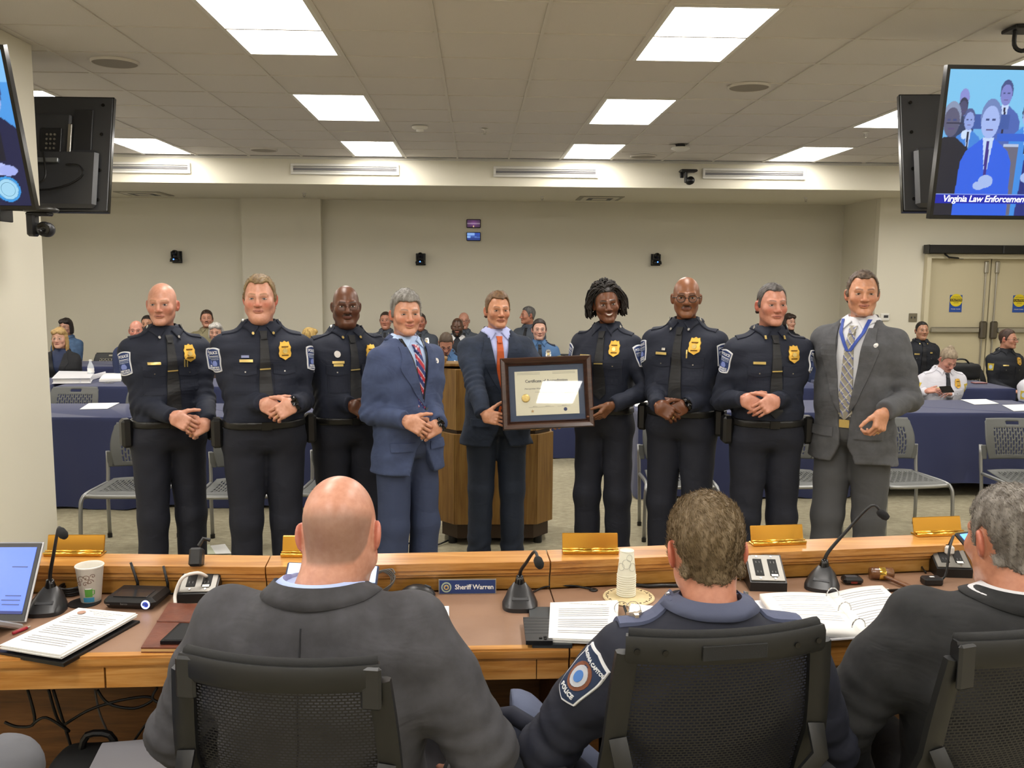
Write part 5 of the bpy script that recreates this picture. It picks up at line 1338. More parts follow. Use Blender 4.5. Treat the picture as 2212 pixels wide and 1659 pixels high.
    V, Q = polygonize(hs, (-.105, -.135, -.23), (.105, .13, .135), (.0039 if res >= 1 else .0066)); C = paint_head(V, hd, hs)
    VV = [T(TH(V))]; QQ = [Q]; CC = [C]; n = len(V)
    skin = sk(hd['skin'])
    hand_info = {}
    if hands:
        for nm, sd in (('R', 1), ('L', -1)):
            sh, e, w_, a = A[nm]
            if a.get('hide'): continue
            u = (w_-e)/np.linalg.norm(w_-e); fd = a.get('f', u); dzv = a.get('d', (0, -1, .2)); R_ = frame(fd, dzv)
            hv, hq = hand_mesh(a.get('curl', .35), sd, a.get('hres', .0037 if res >= 1 else .0068), fa=R_.T@-u, **a.get('kw', {}))
            hsz = .98 if not fem else .9; P = hv*hsz@R_.T+w_
            c = np.tile(sk(hd.get('hand', hd['skin'])), (len(P), 1)); tipm = np.clip((hv[:, 0]-.1)/.06, 0, 1)[:, None]; c = c*(1-.25*tipm)+sk(hd.get('blush', hd['skin']))*.25*tipm
            VV.append(T(P)); QQ.append(hq+n); CC.append(c); n += len(P); hand_info[nm] = (R_, w_, hsz)
    core_t = torso_sdf(-.012, g, belly, fem, .95, 1.5)
    def core(P):
        d = smin(core_t(P), cap(P, (0, .03, 1.42), (0, .03, 1.53), .05, .045), .03)
        for nm in 'RL':
            sh, e, w_, a = A[nm]; d = smin(d, smin(cap(P, sh, e, .040, .034), cap(P, e, w_, .034, .022), .01), .02)
        return d
    lo, hi = bounds(.85, 1.5); V, Q = polygonize(core, lo, hi, .022); VV.append(T(V)); QQ.append(Q+n); CC.append(np.tile(skin, (len(V), 1))); n += len(V)
    body = mesh_obj('body', np.concatenate(VV), np.concatenate(QQ), m_skin, root, True, col=np.concatenate(CC))
    # ---- face parts
    if hd.get('face', True):
        for sx in (-1, 1):
            v, f_, c = eye_mesh((sx*.0322, -.0835, .0045), hd.get('iris', '3a2a1c'), hd.get('look', (0, 0)), hd.get('open', .85)); mesh_obj('eye', T(TH(v)), f_, m_eye, root, True, col=np.array(c))
            b = MB(); oz = .0045+.0052*hd.get('open', .85)
            b.tube([(sx*.0185, -.0845, .0035), (sx*.026, -.0885, oz), (sx*.034, -.0885, oz+.0006), (sx*.0465, -.0795, .0035)], .0011, 5, smooth=3); mesh_obj('eyelid_line', T(TH(np.array(b.v))), b.f, m_lash, root, True)
        sm = hd.get('smile', 0); b = MB(); zc = sm*.007
        b.tube([(-.027, -.085, -.058+zc), (-.013, -.0972, -.0578+zc*.25), (0, -.1003, -.058), (.013, -.0972, -.0578+zc*.25), (.027, -.085, -.058+zc)], [.0006, .0012, .0014, .0012, .0006], 6, smooth=4)
        if hd.get('teeth'):
            u_ = np.linspace(-1, 1, 15); Pt = np.array([[(.021*u, -.1035+.0125*u*u, -.0575+.0062*u*u+.0045*v*math.sqrt(max(0, 1-u*u))) for v in (-1, 1)] for u in u_]); bt = MB(); bt.grid(Pt); mesh_obj('teeth', T(TH(np.array(bt.v))), bt.f, M('teeth', 'f0ece4', .3), root, True)
        else: mesh_obj('mouth_line', T(TH(np.array(b.v))), b.f, M('mouth_dark', '5a2a24' if not hd.get('dark') else '2a1410', .6), root, True)
    if hd.get('glasses'):
        st, rim, mt_ = hd['glasses']; b = MB(); glasses(b, st, rim, hs); gobj = mesh_obj('eyeglasses', T(TH(np.array(b.v))), b.f, mt_, root, True)
    # ---- hair
    hm = hairmat(hd.get('hairc', '3a2a1c'), hd.get('hairc2')); st = hd.get('hair')
    if st in ('short', 'ring', 'bob', 'long', 'bun'):
        hf = hair_sdf(dict(hd, seed=seed, hair='short' if st in ('bob', 'long', 'bun') else st), hs); base_hf = hf
        if st in ('bob', 'long'):
            ln = -.10 if st == 'bob' else -.24; ln = hd.get('hlen', ln)
            def hf(P, b0=base_hf):
                X = P.copy(); X[:, 0] = np.abs(X[:, 0]); d = b0(P)
                d = smin(d, smax(ell(X, (.0, .03, ln*.35), (.100, .085, .13-ln*.45)), -ell(X, (0, -.06, ln*.35-.01), (.078, .115, .125-ln*.5)), .012), .02)
                d = smin(d, ell(X, (.035, -.03, .085), (.05, .06, .04)), .02)
                return smax(d, ln-P[:, 2], .02)+wrinkle(P, .003, 150, seed, (1, .6, .1))
        if st == 'bun':
            def hf(P, b0=base_hf): return smin(b0(P), ell(P, (0.01, .055, .125), (.035, .035, .03))+wrinkle(P, .003, 160, seed), .01)
        V, Q = polygonize(hf, (-.13, -.12, min(-.09, hd.get('hlen', 0)-.02 if st in ('bob', 'long') else -.09, -.26 if st == 'long' else 0)), (.13, .16, .175), .0047 if res >= 1 else .0072)
        ho = mesh_obj('hair', T(TH(V)), Q, hm, root, True)
        if hd.get('strands'):
            N, L, ln_ = hd['strands']; sv, sf = mk_hair_strands(hf, V, N, L, ln_, rng); mesh_obj('hair_strands', T(TH(sv)), sf, hm, ho)['kind'] = 'stuff'
    if st == 'locs':
        def scalp(P):
            ys, zs = hair_line(dict(hair='short', hl=.084)); zl = np.interp(P[:, 1], ys, zs); return smax(ell(P, (0, .016, .034), (.083, .104, .1)), (zl-P[:, 2])*.8, .004)
        V, Q = polygonize(scalp, (-.11, -.12, -.09), (.11, .14, .15), .006); ho = mesh_obj('hair', T(TH(V)), Q, hm, root, True)
        for i in range(hd.get('nloc', 290)):
            a = rng.uniform(-math.pi, math.pi); el = rng.uniform(-.1, 1.45)
            d = np.array([math.cos(el)*math.sin(a), math.cos(el)*math.cos(a), math.sin(el)])
            p0 = np.array([0, .016, .034])+d*np.array([.08, .1, .098])
            if p0[1] < -.02 and p0[2] < .082: continue
            sgn = np.sign(p0[0]+rng.normal(0, .012)); az = math.atan2(sgn*(abs(p0[0])+.02), p0[1]+.02); az = sgn*min(abs(az), 1.75)
            hor = np.array([math.sin(az)*.098, .02+math.cos(az)*.112, 0]); bul = rng.uniform(.98, 1.34)
            p1 = p0+d*rng.uniform(.008, .028)+np.array([hor[0]-p0[0], hor[1]-p0[1], 0])*.4
            p2 = hor*bul+np.array([0, 0, rng.uniform(.0, .05)]); p3 = hor*bul*rng.uniform(.96, 1.08)+np.array([0, 0, rng.uniform(-.085, -.02)])
            if p0[2] > .11 and p0[1] > .02 and rng.rand() < .35: p1 = p0+np.array([.0, .02, .035]); 
            b = MB(); t_ = np.linspace(0, 3, 13); pp = catmull(np.array([p0, p1, p2, p3]), t_)+rng.normal(0, .0016, (13, 3)); b.tube(pp, .0043+.0013*np.sin(np.arange(13)*2.4), 6); mesh_obj('hair_lock', T(TH(np.array(b.v))), b.f, hm, ho, True)
    if hd.get('earring'):
        for sx in (-1, 1): b = MB(); b.lathe([(0, -.004), (.004, 0), (0, .004)], 8, c=(sx*.0875, .006, -.036)); mesh_obj('earring', T(TH(np.array(b.v))), b.f, m_silver, root, True)
    # rings, watches
    for nm, kind_ in of.get('jewel', []):
        if nm in hand_info:
            R_, w_, hsz = hand_info[nm]; sd = 1 if nm == 'R' else -1; b = MB()
            if kind_ == 'watch':
                b.lathe([(1., -.009), (1.1, -.008), (1.1, .008), (1., .009)], 24, c=(-.012, 0, 0), R=rotm(0, math.pi/2), cap=False, sx=.0275, sy=.0345); b.box((-.012, 0, .030), (.034, .030, .008), .003)
                mesh_obj('wristwatch', T(np.array(b.v)*hsz@R_.T+w_), b.f, m_blk2, root, True)
            else:
                yy = -.0105*sd; pts = [(.104, yy+.0098*math.cos(a), -.012+.0098*math.sin(a)) for a in np.linspace(0, 6.283, 13)]; b.tube(pts, .0016, 6); mesh_obj('ring', T(np.array(b.v)*hsz@R_.T+w_), b.f, m_gold2, root, True)
    root['_T'] = 0; del root['_T']
    return root, T, A, surf
# ================================================================= THE NINE PEOPLE STANDING
def gpins(c='gold', tag_=True, extra=()):
    m_ = m_gold2 if c == 'gold' else m_silver
    return list(extra)+([('name_tag', -.088, 1.342, .062, .013, m_gold2)] if tag_ else [])
POL = dict(kind='police', c='131a2c', tc='121624', tie='17181b', tiebar=True, pockets=True, badge='gold', patch=True, belt=m_belt, gear=True)
def clasp(z=1.0, y=-.245, front='R', dx=0., lowL=.0, lowR=.0):
    fr, bk = y-.012, y+.028
    R = dict(w=(-.085+dx, (fr if front == 'R' else bk)+.02, z-lowR), f=(.86, -.12, -.50), d=(-.15, -.95, .35), curl=(.55, .55, .6, .65) if front == 'R' else .75)
    L = dict(w=(.085+dx, (fr if front == 'L' else bk)+.02, z-lowL), f=(-.86, -.12, -.50), d=(.15, -.95, .35), curl=(.55, .55, .6, .65) if front == 'L' else .75)
    return dict(R=R, L=L)
def stand(label, px, ytop, Y, H, **kw):
    p = pY(px, ytop, Y); return person(label, p[0], Y, 0, H=H, **kw)
def claspW(px, py, Yp, front='R', dy=-.27, tilt=.0, gap=.082, low=0.):
    """hands crossed in front of the belt, centred on image point px,py"""
    C = pY(px, py, Yp+dy); fr, bk = -.012, .026
    R = dict(W=C+np.array([-gap, (fr if front == 'R' else bk)+.02, .04-(low if front == 'L' else 0)+tilt]), FW=(.86, -.10, -.48), DW=(-.15, -.95, .35), curl=(.5, .55, .6, .65) if front == 'R' else .8)
    L = dict(W=C+np.array([gap, (fr if front == 'L' else bk)+.02, .04-(low if front == 'R' else 0)-tilt]), FW=(-.86, -.10, -.48), DW=(.15, -.95, .35), curl=(.5, .55, .6, .65) if front == 'L' else .8)
    return dict(R=R, L=L)
cps = lambda m_, r=.006: [('collar_pin', -.049, 1.474, r, m_), ('collar_pin', .049, 1.474, r, m_)]
m_wht = M('white_pin', 'e8e4e0', .5)
m_dglass = M('glasses_black', '141212', .3); m_tglass = M('glasses_thin', '3a2a22', .35, .4)
# 1 far left, bald
stand('leftmost standing officer in dark navy uniform, right hand clasped over left', 352, 611, 5.0, 1.815, rz=.55, g=1.0, belly=.015,
      head=dict(skin='d29a82', blush='cc7560', hair=None, shave='a88a78', shave_a=.2, brow='a8805e', brow_a=.45, iris='5a6a78', yaw=-.42, lip='b87466', open=.75, jw=.98),
      outfit=dict(POL, pins=gpins()+[('service_pin', .062, 1.338, .006, .042, m_gold2), ('service_pin', .076, 1.338, .006, .042, m_gold2)], discs=cps(m_silver), jewel=[('R', 'ring'), ('L', 'ring')], patch_a=.75), arms=claspW(408, 916, 5.0, 'R', low=.04))
# 2 heavy set
stand('second standing officer from left in navy uniform, ribbon bar over the name tag', 562, 599, 4.85, 1.855, rz=.32, g=1.07, belly=.045,
      head=dict(skin='d8a088', blush='cf6a58', hair='short', hairc='6a5236', hairc2='8f7850', hl=.084, recede=.03, ht=.008, jw=1.1, fat=.7, neck=1.14, brow='8a6a48', brow_a=.5, iris='6a7a88', yaw=-.2, lip='bb7468', open=.7, size=1.02, strands=(2500, .010, (.4, .5, .3))),
      outfit=dict(POL, pins=gpins()+[('ribbon_bar', -.092, 1.362, .036, .011, M('ribbon', '8a90b8', .6))], discs=cps(m_gold2), jewel=[('L', 'watch'), ('L', 'ring')], patch_a=.7), arms=claspW(600, 890, 4.85, 'L'))
# 3 bald with glasses, partly behind the blue suit
stand('third standing officer from left in navy uniform and thin glasses, behind the blue suit', 748, 620, 5.18, 1.805, rz=.42, g=1.08, belly=.05,
      head=dict(skin='6a4430', blush='5c3422', hair=None, dark=1, shave='3c2a20', shave_a=.35, brow='2a1a12', brow_a=.7, iris='20120c', yaw=-.2, lip='6e4238', jw=1.08, fat=.8, nose=1.2, neck=1.12, mustache='2e2018', glasses=('thin', .0011, m_tglass), hand='5a3826'),
      outfit=dict(POL, pins=gpins()+[('name_tag', -.088, 1.326, .05, .012, m_gold2)], discs=cps(m_gold2)+[('medal', -.09, 1.385, .016, m_wht)], jewel=[('L', 'ring')], patch_a=.75), arms=claspW(790, 892, 5.18, 'L'))
# 4 blue suit
def tie_stripe(x, z):
    t = (z*.85+x*1.3)/.062 % 1; z2 = abs(t-.5)
    return lin('b02838') if t < .34 else lin('e8e4ea') if t < .41 else lin('23306e') if t < .9 else lin('e8e4ea') if t < .93 else lin('b02838')
p4 = stand('person standing in a blue suit with striped tie and black lanyard, hands clasped', 878, 633, 4.86, 1.772, rz=.66, g=.95, belly=.03,
      head=dict(skin='d39c80', blush='d07a62', hair='short', hairc='6a6660', hairc2='95928c', ht=.014, hl=.078, part=-.02, yaw=-.36, smile=.8, jw=1.02, brow='6a5a4c', brow_a=.5, iris='4a5a66', open=.55, lip='bb6c60', size=1.03, strands=(3000, .010, (.5, .2, .3))),
      outfit=dict(kind='suit', c='3a4666', c2='414e70', sc='b4ccf0', tie='23306e', tie_fn=tie_stripe, lapel=True, vz=1.17, vw=.062, zlo=.80, lanyard=(m_black, .006, 1.2), tc='343f5c', discs=[('lapel_pin', .115, 1.395, .012, m_wht)], jewel=[('L', 'watch'), ('L', 'ring')]), arms=claspW(914, 925, 4.86, 'R', low=.03))
# 5 certificate holder
CY = 5.22
p5 = stand('person in a dark navy suit and orange tie holding the frame at its left', 1074, 634, 5.66, 1.765, rz=.15, g=1.02,
      head=dict(skin='d09674', blush='c87c60', hair='short', hairc='5a4028', hairc2='7a5a38', ht=.008, hl=.084, recede=.018, part=.02, yaw=.08, jw=.95, brow='6a4a30', brow_a=.55, iris='4a3a2c', open=.7, lip='b8705e', strands=(2500, .008, (.5, .2, .3))),
      outfit=dict(kind='suit', c='1d2738', c2='232e42', sc='b9c1ee', tie='c0541a', lapel=True, vz=1.15, vw=.062, cut=.2, zlo=.80, tie_end=1.0, tc='1b2536', shoe=M('brown_shoe', '4a2a1c', .35)),
      arms=dict(R=dict(W=pY(1045, 898, CY+.02), FW=(.92, -.22, -.16), DW=(-.25, -.9, .25), curl=(.12, .15, .18, .22), kw=dict(thumb=(.62, .78, -.1), tcurl=.1), pole=(-.6, .7, -.4)),
                L=dict(W=pY(1190, 908, CY+.16), FW=(0, -1, -.2), DW=(0, .1, -1), curl=(.1, .1, .1, .12), pole=(.7, .5, -.5))), legs=dict(spread=.11, hem=.03))
# 6 woman with locs
p6 = stand('officer in navy uniform holding the right side of the certificate frame', 1311, 610, 5.46, 1.82, rz=-.4, g=.90, fem=.8,
      head=dict(skin='74492f', blush='683a26', hair='locs', hairc='15110f', hairc2='241c18', dark=1, yaw=.4, roll=-.1, pitch=.02, smile=1., teeth=True, jw=.9, nose=1.12, neck=.84, brow='1a100c', brow_a=.8, iris='1a0e08', lip='7a4038', fem=1, open=.8, earring=True, size=.99, hand='7a5034'),
      outfit=dict(POL, gear=False, pins=gpins(), discs=[], patch_a=.7, tie_end=1.09),
      arms=dict(R=dict(W=pY(1240, 870, CY+.12), FW=(-.3, -.85, .0), DW=(.3, .2, -.9), curl=.5, pole=(-.3, .8, -.4)),
                L=dict(W=pY(1320, 876, CY-.02), FW=(-.72, -.12, -.68), DW=(.62, -.6, -.2), curl=(.3, .35, .4, .5), kw=dict(thumb=(.85, .4, -.35), tcurl=.2), pole=(.8, .6, -.2))), legs=dict(spread=.095, hem=.03))
# 7 round glasses
stand('standing officer in navy uniform and round black glasses, right of the frame holders', 1482, 598, 5.2, 1.868, rz=-.5, g=1.0, belly=.03,
      head=dict(skin='8a5a3c', blush='7a4a30', hair=None, dark=1, shave='4a3224', shave_a=.2, brow='2e1e16', brow_a=.5, iris='20120c', yaw=.3, lip='7e5044', nose=1.15, jw=.98, mustache='3a2a22', glasses=('round', .0021, m_dglass), hand='6a4028'),
      outfit=dict(POL, pins=gpins()+[('service_pin', .055, 1.345, .007, .045, m_gold2), ('rank_bar', -.075, 1.366, .02, .012, m_steel)], discs=cps(m_silver)+[('tie_tack', 0., 1.30, .01, m_gold2)], tiebar=False, jewel=[('R', 'ring'), ('L', 'watch')], patch_a=.7), arms=claspW(1452, 893, 5.2, 'R'))
# 8 short greying hair
stand('rightmost standing officer in navy uniform with clasped hands, beside the standing grey suit', 1668, 613, 4.95, 1.835, rz=-.02, g=1.0, belly=.015,
      head=dict(skin='cf937c', blush='c46a58', hair='short', hairc='35302e', hairc2='5a5450', ht=.004, hl=.084, recede=.02, yaw=.04, jw=.97, brow='5a4236', brow_a=.45, iris='4a4a4a', open=.7, lip='b46a5e', shave='5a4e48', shave_a=.5, strands=(2500, .004, (0, -.3, .2))),
      outfit=dict(POL, pins=gpins()+[('collar_pin', -.05, 1.474, .009, .018, m_gold2), ('collar_pin', .05, 1.474, .009, .018, m_gold2)], patch_a=.55, jewel=[('R', 'ring')]), arms=claspW(1645, 880, 4.95, 'L'))
# 9 grey suit
def tie_plaid(x, z):
    u, v = (z*.8+x)/.036 % 1, (z*.8-x)/.05 % 1
    c = np.array(lin('8d8878'))
    if u < .2: c = np.array(lin('3c4e9a'))
    elif u < .3: c = np.array(lin('d8d4c4'))
    if v < .1: c = c*.5+np.array(lin('e0dccc'))*.5
    return c
p9 = stand('person standing in an open grey suit with plaid tie and blue lanyard', 1862, 588, 4.85, 1.905, rz=-.72, g=1.0, belly=.02,
      head=dict(skin='cc9474', blush='c47c62', hair='short', hairc='3e2e24', hairc2='6a5848', ht=.007, hl=.086, recede=.03, yaw=.44, jw=1.02, smile=.45, brow='5a4032', brow_a=.5, iris='3a4a44', open=.6, lip='b46e60', size=1.0, strands=(2500, .007, (.3, .3, .3))),
      outfit=dict(kind='suit', c='4b4c4f', c2='55565a', sc='d6d8de', tie='8d8878', tie_fn=tie_plaid, tie_end=1.02, lapel=True, vz=1.06, vw=.052, open=.024, zlo=.80, tc='47484b', belt=M('brown_belt', '5a3418', .45), belt_z=1.0, lanyard=(M('lanyard_blue', '2c48a0', .6), .008, 1.36), discs=[('lapel_pin', .125, 1.395, .009, m_wht)], buttons=[1.08], jewel=[('L', 'ring')], wr=.006, vx=-.0),
      arms=dict(L=dict(W=pY(1908, 890, 4.50), FW=(-.3, -.2, -.93), DW=(.45, -.85, .1), curl=(.8, .85, .9, .95), kw=dict(thumb=(.75, .55, -.4), tcurl=.3), pole=(.3, .9, -.3)), R=dict(W=pY(1806, 935, 5.08), FW=(.1, -.15, -.95), DW=(-.9, -.2, 0), curl=.5, pole=(-.15, .9, 0))), legs=dict(spread=.10, fwd=(-.06, .04)))
# ---- framed certificate
m_fr = wood('frame_walnut', '2a1812', '3e261b', '4c3124', 0, 1.5, .35, .3)
c_ = [pY(1078, 777, CY), pY(1275, 769, CY-.02), pY(1286, 917, CY-.02), pY(1088, 927, CY)]
ctr = sum(c_)/4; ux = (c_[1]+c_[2]-c_[0]-c_[3])/2; uz = (c_[0]+c_[1]-c_[2]-c_[3])/2; FWd, FHt = np.linalg.norm(ux), np.linalg.norm(uz); ux /= FWd; uz -= ux*(uz@ux); uz /= np.linalg.norm(uz); 
_n = ray(1204, 843); _n = -_n/np.linalg.norm(_n); _l = np.array([1.20, -1.9, 3.25])-ctr; _l /= np.linalg.norm(_l); nrm_ = _n+_l; nrm_ /= np.linalg.norm(nrm_)   # tilted back so the glass mirrors a ceiling panel
uy = -nrm_; ux = ux-uy*(ux@uy); ux /= np.linalg.norm(ux); uz = np.cross(ux, uy); FHt *= 1.03
t = thing('framed_certificate', 'framed certificate in a dark wood frame with navy mat, held by two people', 'certificate', ctr)
mm_ = Matrix(((ux[0], uy[0], uz[0]), (ux[1], uy[1], uz[1]), (ux[2], uy[2], uz[2]))); t.rotation_euler = mm_.to_euler()
Wd, Hd, fb = FWd, FHt, .048
for (x0, z0, x1, z1, ix0, iz0, ix1, iz1) in ((-Wd/2, -Hd/2, Wd/2, -Hd/2, -Wd/2+fb, -Hd/2+fb, Wd/2-fb, -Hd/2+fb), (Wd/2, -Hd/2, Wd/2, Hd/2, Wd/2-fb, -Hd/2+fb, Wd/2-fb, Hd/2-fb), (Wd/2, Hd/2, -Wd/2, Hd/2, Wd/2-fb, Hd/2-fb, -Wd/2+fb, Hd/2-fb), (-Wd/2, Hd/2, -Wd/2, -Hd/2, -Wd/2+fb, Hd/2-fb, -Wd/2+fb, -Hd/2+fb)):
    o1, o2, i1, i2 = np.array([x0, 0, z0]), np.array([x1, 0, z1]), np.array([ix0, 0, iz0]), np.array([ix1, 0, iz1]); prof = [(0, .018), (0, -.012), (.12, -.018), (.55, -.012), (.8, .002), (.92, -.004), (1, .004), (1, .018)]
    P = np.array([[o1*(1-t_)+i1*t_+np.array([0, d_, 0]), o2*(1-t_)+i2*t_+np.array([0, d_, 0])] for t_, d_ in prof]); b = MB(); b.grid(P, wrapu=True); b.build('frame_side', m_fr, t)
MB().box((0, .012, 0), (Wd-2*fb, .008, Hd-2*fb)).build('mat_board', M('navy_mat', '3c4c68', .8), t)
pw, ph_ = Wd-2*fb-.068, Hd-2*fb-.066
m_cert = M('certificate_paper', 'e6e3cc', .6)
MB().box((0, .0065, 0), (pw, .003, ph_)).build('certificate_sheet', m_cert, t)
m_ci = M('certificate_ink', '4a4c52', .7); m_cl = M('certificate_faint_ink', '8d8a82', .7)
def ctext(s_, z_, sz, mt_=m_ci, x_=0, **kw): text_on('certificate_text', s_, mt_, t, (x_, .0045, z_), (1, 0, 0), (0, 0, 1), sz, **kw)
ctext('Certificate of Accreditation', ph_*.27, .024, bold=True, space=.95); ctext('This is presented to', ph_*.2, .007, m_cl); ctext('Metropolitan Washington Airports Authority Police', ph_*.1, .0125, shear=.35)
ctext('for meeting the standards set by the commission', ph_*.02, .007, m_cl); ctext('Accredited Agency', -ph_*.1, .011)
for z_ in (.46, .43):
    for sx in (-1, 1): MB().box((sx*pw*.28, .0045, ph_*z_), (pw*.36, .0006, .0016)).build('printed_rule', m_cl, t)
for x_ in (-.2, 0., .26): MB().box((pw*x_, .0045, -ph_*.32), (pw*.2, .0006, .001)).build('signature_line', m_cl, t); ctext('Signature', -ph_*.30, .007, m_cl, pw*x_, shear=.4)
sl = MB().lathe([(0, 0), (.0225, 0), (.0245, .002), (.0225, .0035), (.015, .003), (.0, .004)], 28, c=(-pw*.34, .005, -ph_*.11), R=rotm(math.pi/2), cap=False).build('gold_seal', m_gold2, t, smooth=True)
st5 = [(.011*(1 if i % 2 == 0 else .42)*math.sin(i*math.pi/5), .011*(1 if i % 2 == 0 else .42)*math.cos(i*math.pi/5)) for i in range(10)]
MB().prism(st5[::-1], 0, .0008, rotm(math.pi/2), (-pw*.24, .0048, -ph_*.41)).build('star_emblem', M('star_tan', 'c0a070', .6), t)
MB().lathe([(0, 0), (.0105, 0), (.0105, .001), (0, .001)], 20, c=(pw*.28, .005, -ph_*.39), R=rotm(math.pi/2), cap=False).build('round_emblem', m_patchb, t)
k = NT('frame_glass'); g1 = k.n('ShaderNodeBsdfGlossy'); g1.inputs['Roughness'].default_value = .02; t1 = k.n('ShaderNodeBsdfTransparent'); mx = k.n('ShaderNodeMixShader'); mx.inputs[0].default_value = .09; k.l(t1.outputs[0], mx.inputs[1]); k.l(g1.outputs[0], mx.inputs[2]); k.l(mx.outputs[0], k.out.inputs[0])
MB().add([(-Wd/2+fb, .001, -Hd/2+fb), (Wd/2-fb, .001, -Hd/2+fb), (Wd/2-fb, .001, Hd/2-fb), (-Wd/2+fb, .001, Hd/2-fb)], [(0, 1, 2, 3)]).build('glass_pane', k.m, t)
# ================================================================= MEN SEATED AT THE DAIS (backs to the camera)
def seat_fg(label, px, ytop, Y, H, **kw):
    p = pY(px, ytop, Y); return person(label, p[0], Y, DAIS, H=H, seated=True, top=p[2], **kw)
f1 = seat_fg('person in a grey suit seated at the dais left of the name plate, back turned', 676, 1040, 1.90, 1.86, rz=math.pi-.16, g=1.15, belly=.05, lean=.10, shrug=.022,
     head=dict(skin='d29a82', blush='c87866', hair=None, shave='6a5c52', shave_a=.62, shave_top=.045, size=1.06, neck=1.2, dx=-.035, drop=.02, fat=.8, jw=1.05, roll=.05, yaw=.1, pitch=.1, brow='7a6250'),
     outfit=dict(kind='suit', closed=True, c='3d3d41', c2='47474c', sc='b4c6f2', zlo=.80, back_seam=True, tc='3a3a3f', wr=.006, ag=1.12),
     arms=dict(R=dict(w=(-.29, -.20, 1.02), f=(.5, -.8, 0), d=(-.2, 0, 1), pole=(-.75, .4, -.6)), L=dict(w=(.27, -.22, 1.02), f=(-.5, -.8, 0), d=(.2, 0, 1), pole=(.7, .45, -.6))), legs=dict(spread=.17, knee=.46))
f2 = seat_fg('person in a navy uniform with grey epaulettes seated at the dais, back turned', 1548, 1088, 1.90, 1.80, rz=math.pi+.03, g=1.12, belly=.02, lean=.08,
     head=dict(skin='cc8e74', blush='cc7058', hair='short', hairc='6a583e', hairc2='86745a', ht=.010, hl=.08, size=1.05, neck=1.06, drop=.015, pitch=.08, yaw=.0, strands=(16000, .011, (.5, .3, .9)), brow='6a5038'),
     outfit=dict(kind='police', c='181c2c', tc='5a627a', cc='50566e', epaulette=True, epc='565d78', epw=.012, pockets=True, wr=.006, ag=1.1),
     arms=dict(R=dict(w=(-.25, -.30, 1.06), f=(.4, -.9, 0), d=(-.2, 0, 1), pole=(-.6, .3, -.7)), L=dict(w=(.30, -.26, 1.03), f=(-.4, -.9, 0), d=(.2, 0, 1), pole=(.75, .25, -.6))), legs=dict(spr_L=.42, spr_R=.2, knee=.22, kz=.63))
f3 = seat_fg('person in a dark suit seated at the right end of the dais, back turned', 2222, 1068, 1.95, 1.84, rz=math.pi-.28, g=1.15, belly=.04, lean=.08, shrug=.02,
     head=dict(skin='c68a6e', blush='bc6c58', hair='short', hairc='5c544c', hairc2='8a847c', ht=.006, hl=.084, size=1.06, neck=1.12, drop=.015, yaw=.35, pitch=.08, strands=(12000, .008, (.4, -.4, .8)), brow='5a4a40'),
     outfit=dict(kind='suit', closed=True, c='1f2022', c2='27282a', sc='d8d8dc', zlo=.80, tc='1e1f22', wr=.007, ag=1.15),
     arms=dict(L=dict(hide=True, w=(.30, -.14, 1.0), f=(-.2, -.9, 0), d=(.2, 0, 1), pole=(.8, .5, -.5)), R=dict(w=(-.28, -.2, 1.02), f=(.4, -.9, 0), d=(-.2, 0, 1), pole=(-.7, .45, -.6))), legs=dict(spread=.2, knee=.46))
p_ = pY(40, 1600, 1.78)
person('person in grey trousers at the left edge, only a bent knee in view', -1.22, 1.45, DAIS, H=1.78, rz=math.pi-.1, g=1.0, seated=True, top=1.42, res=.6,
     head=dict(skin='c89478', hair='short', hairc='4a4038', ht=.008), outfit=dict(kind='police', c='3a5a9a', tc='626368', wr=.004), legs=dict(spread=.17, knee=.43, kz=.66),
     arms=dict(R=dict(w=(-.22, -.25, 1.0), f=(.4, -.9, 0), d=(-.2, 0, 1)), L=dict(w=(.22, -.25, 1.0), f=(-.4, -.9, 0), d=(.2, 0, 1))))
_hz = .93*1.8/1.75+(pY(1548, 1088, 1.90)[2]-DAIS)-1.8*.997
_a, _b, _c = np.array([.12, -.03, _hz]), np.array([.42, -.22, .63]), np.array([.44, -.2, .12])
MB().tube([_a+np.array([.02, .03, .075]), _a*.5+_b*.5+np.array([.0, .04, .058]), _b+np.array([.012, .05, .04]), _b+np.array([.055, .03, -.04]), _c*.5+_b*.5+np.array([.05, .02, 0])], [.02, .022, .022, .02, .018], 10, smooth=3).build('trouser_stripe', fabric('1c2030', .8), f2[0], smooth=True)
# details on the navy uniform: shoulder patch, eagle, epaulette buttons
root2, T2, A2, S2 = f2
sh, e, w_, a = A2['L']; nrm = np.array([.86, .5, 0.1]); nrm /= np.linalg.norm(nrm); ax_ = (sh-e)/np.linalg.norm(sh-e); W_ = ax_-nrm*(ax_@nrm); W_ /= np.linalg.norm(W_); U_ = np.cross(W_, nrm)
fr_ = dict(O=(sh*.82+e*.18)+nrm*.4, U=U_, W=W_, D=-nrm)
def shield(k_):
    P, F, uv = quadpatch([(-.05*k_, -.06*k_), (.05*k_, -.06*k_), (.05*k_, .06*k_), (-.05*k_, .06*k_)], 10, 12)
    P[:, 0] *= .72+.28*np.clip(uv[:, 1]*1.6, 0, 1); P[:, 1] += .012*k_*(1-np.abs(2*uv[:, 0]-1))*np.where(uv[:, 1] > .5, 1, -1)*np.abs(2*uv[:, 1]-1); return P, F
P, F = shield(.88); po = drape('shoulder_patch', S2, P, F, m_patchw, root2, T2, **fr_, off=.002, th=.002)
P, F = shield(.81); drape('patch_field', S2, P, F, M('patch_navy', '20304e', .8), po, T2, **fr_, off=.0035, th=.002)
a_ = np.linspace(0, 6.283, 19)[:-1]
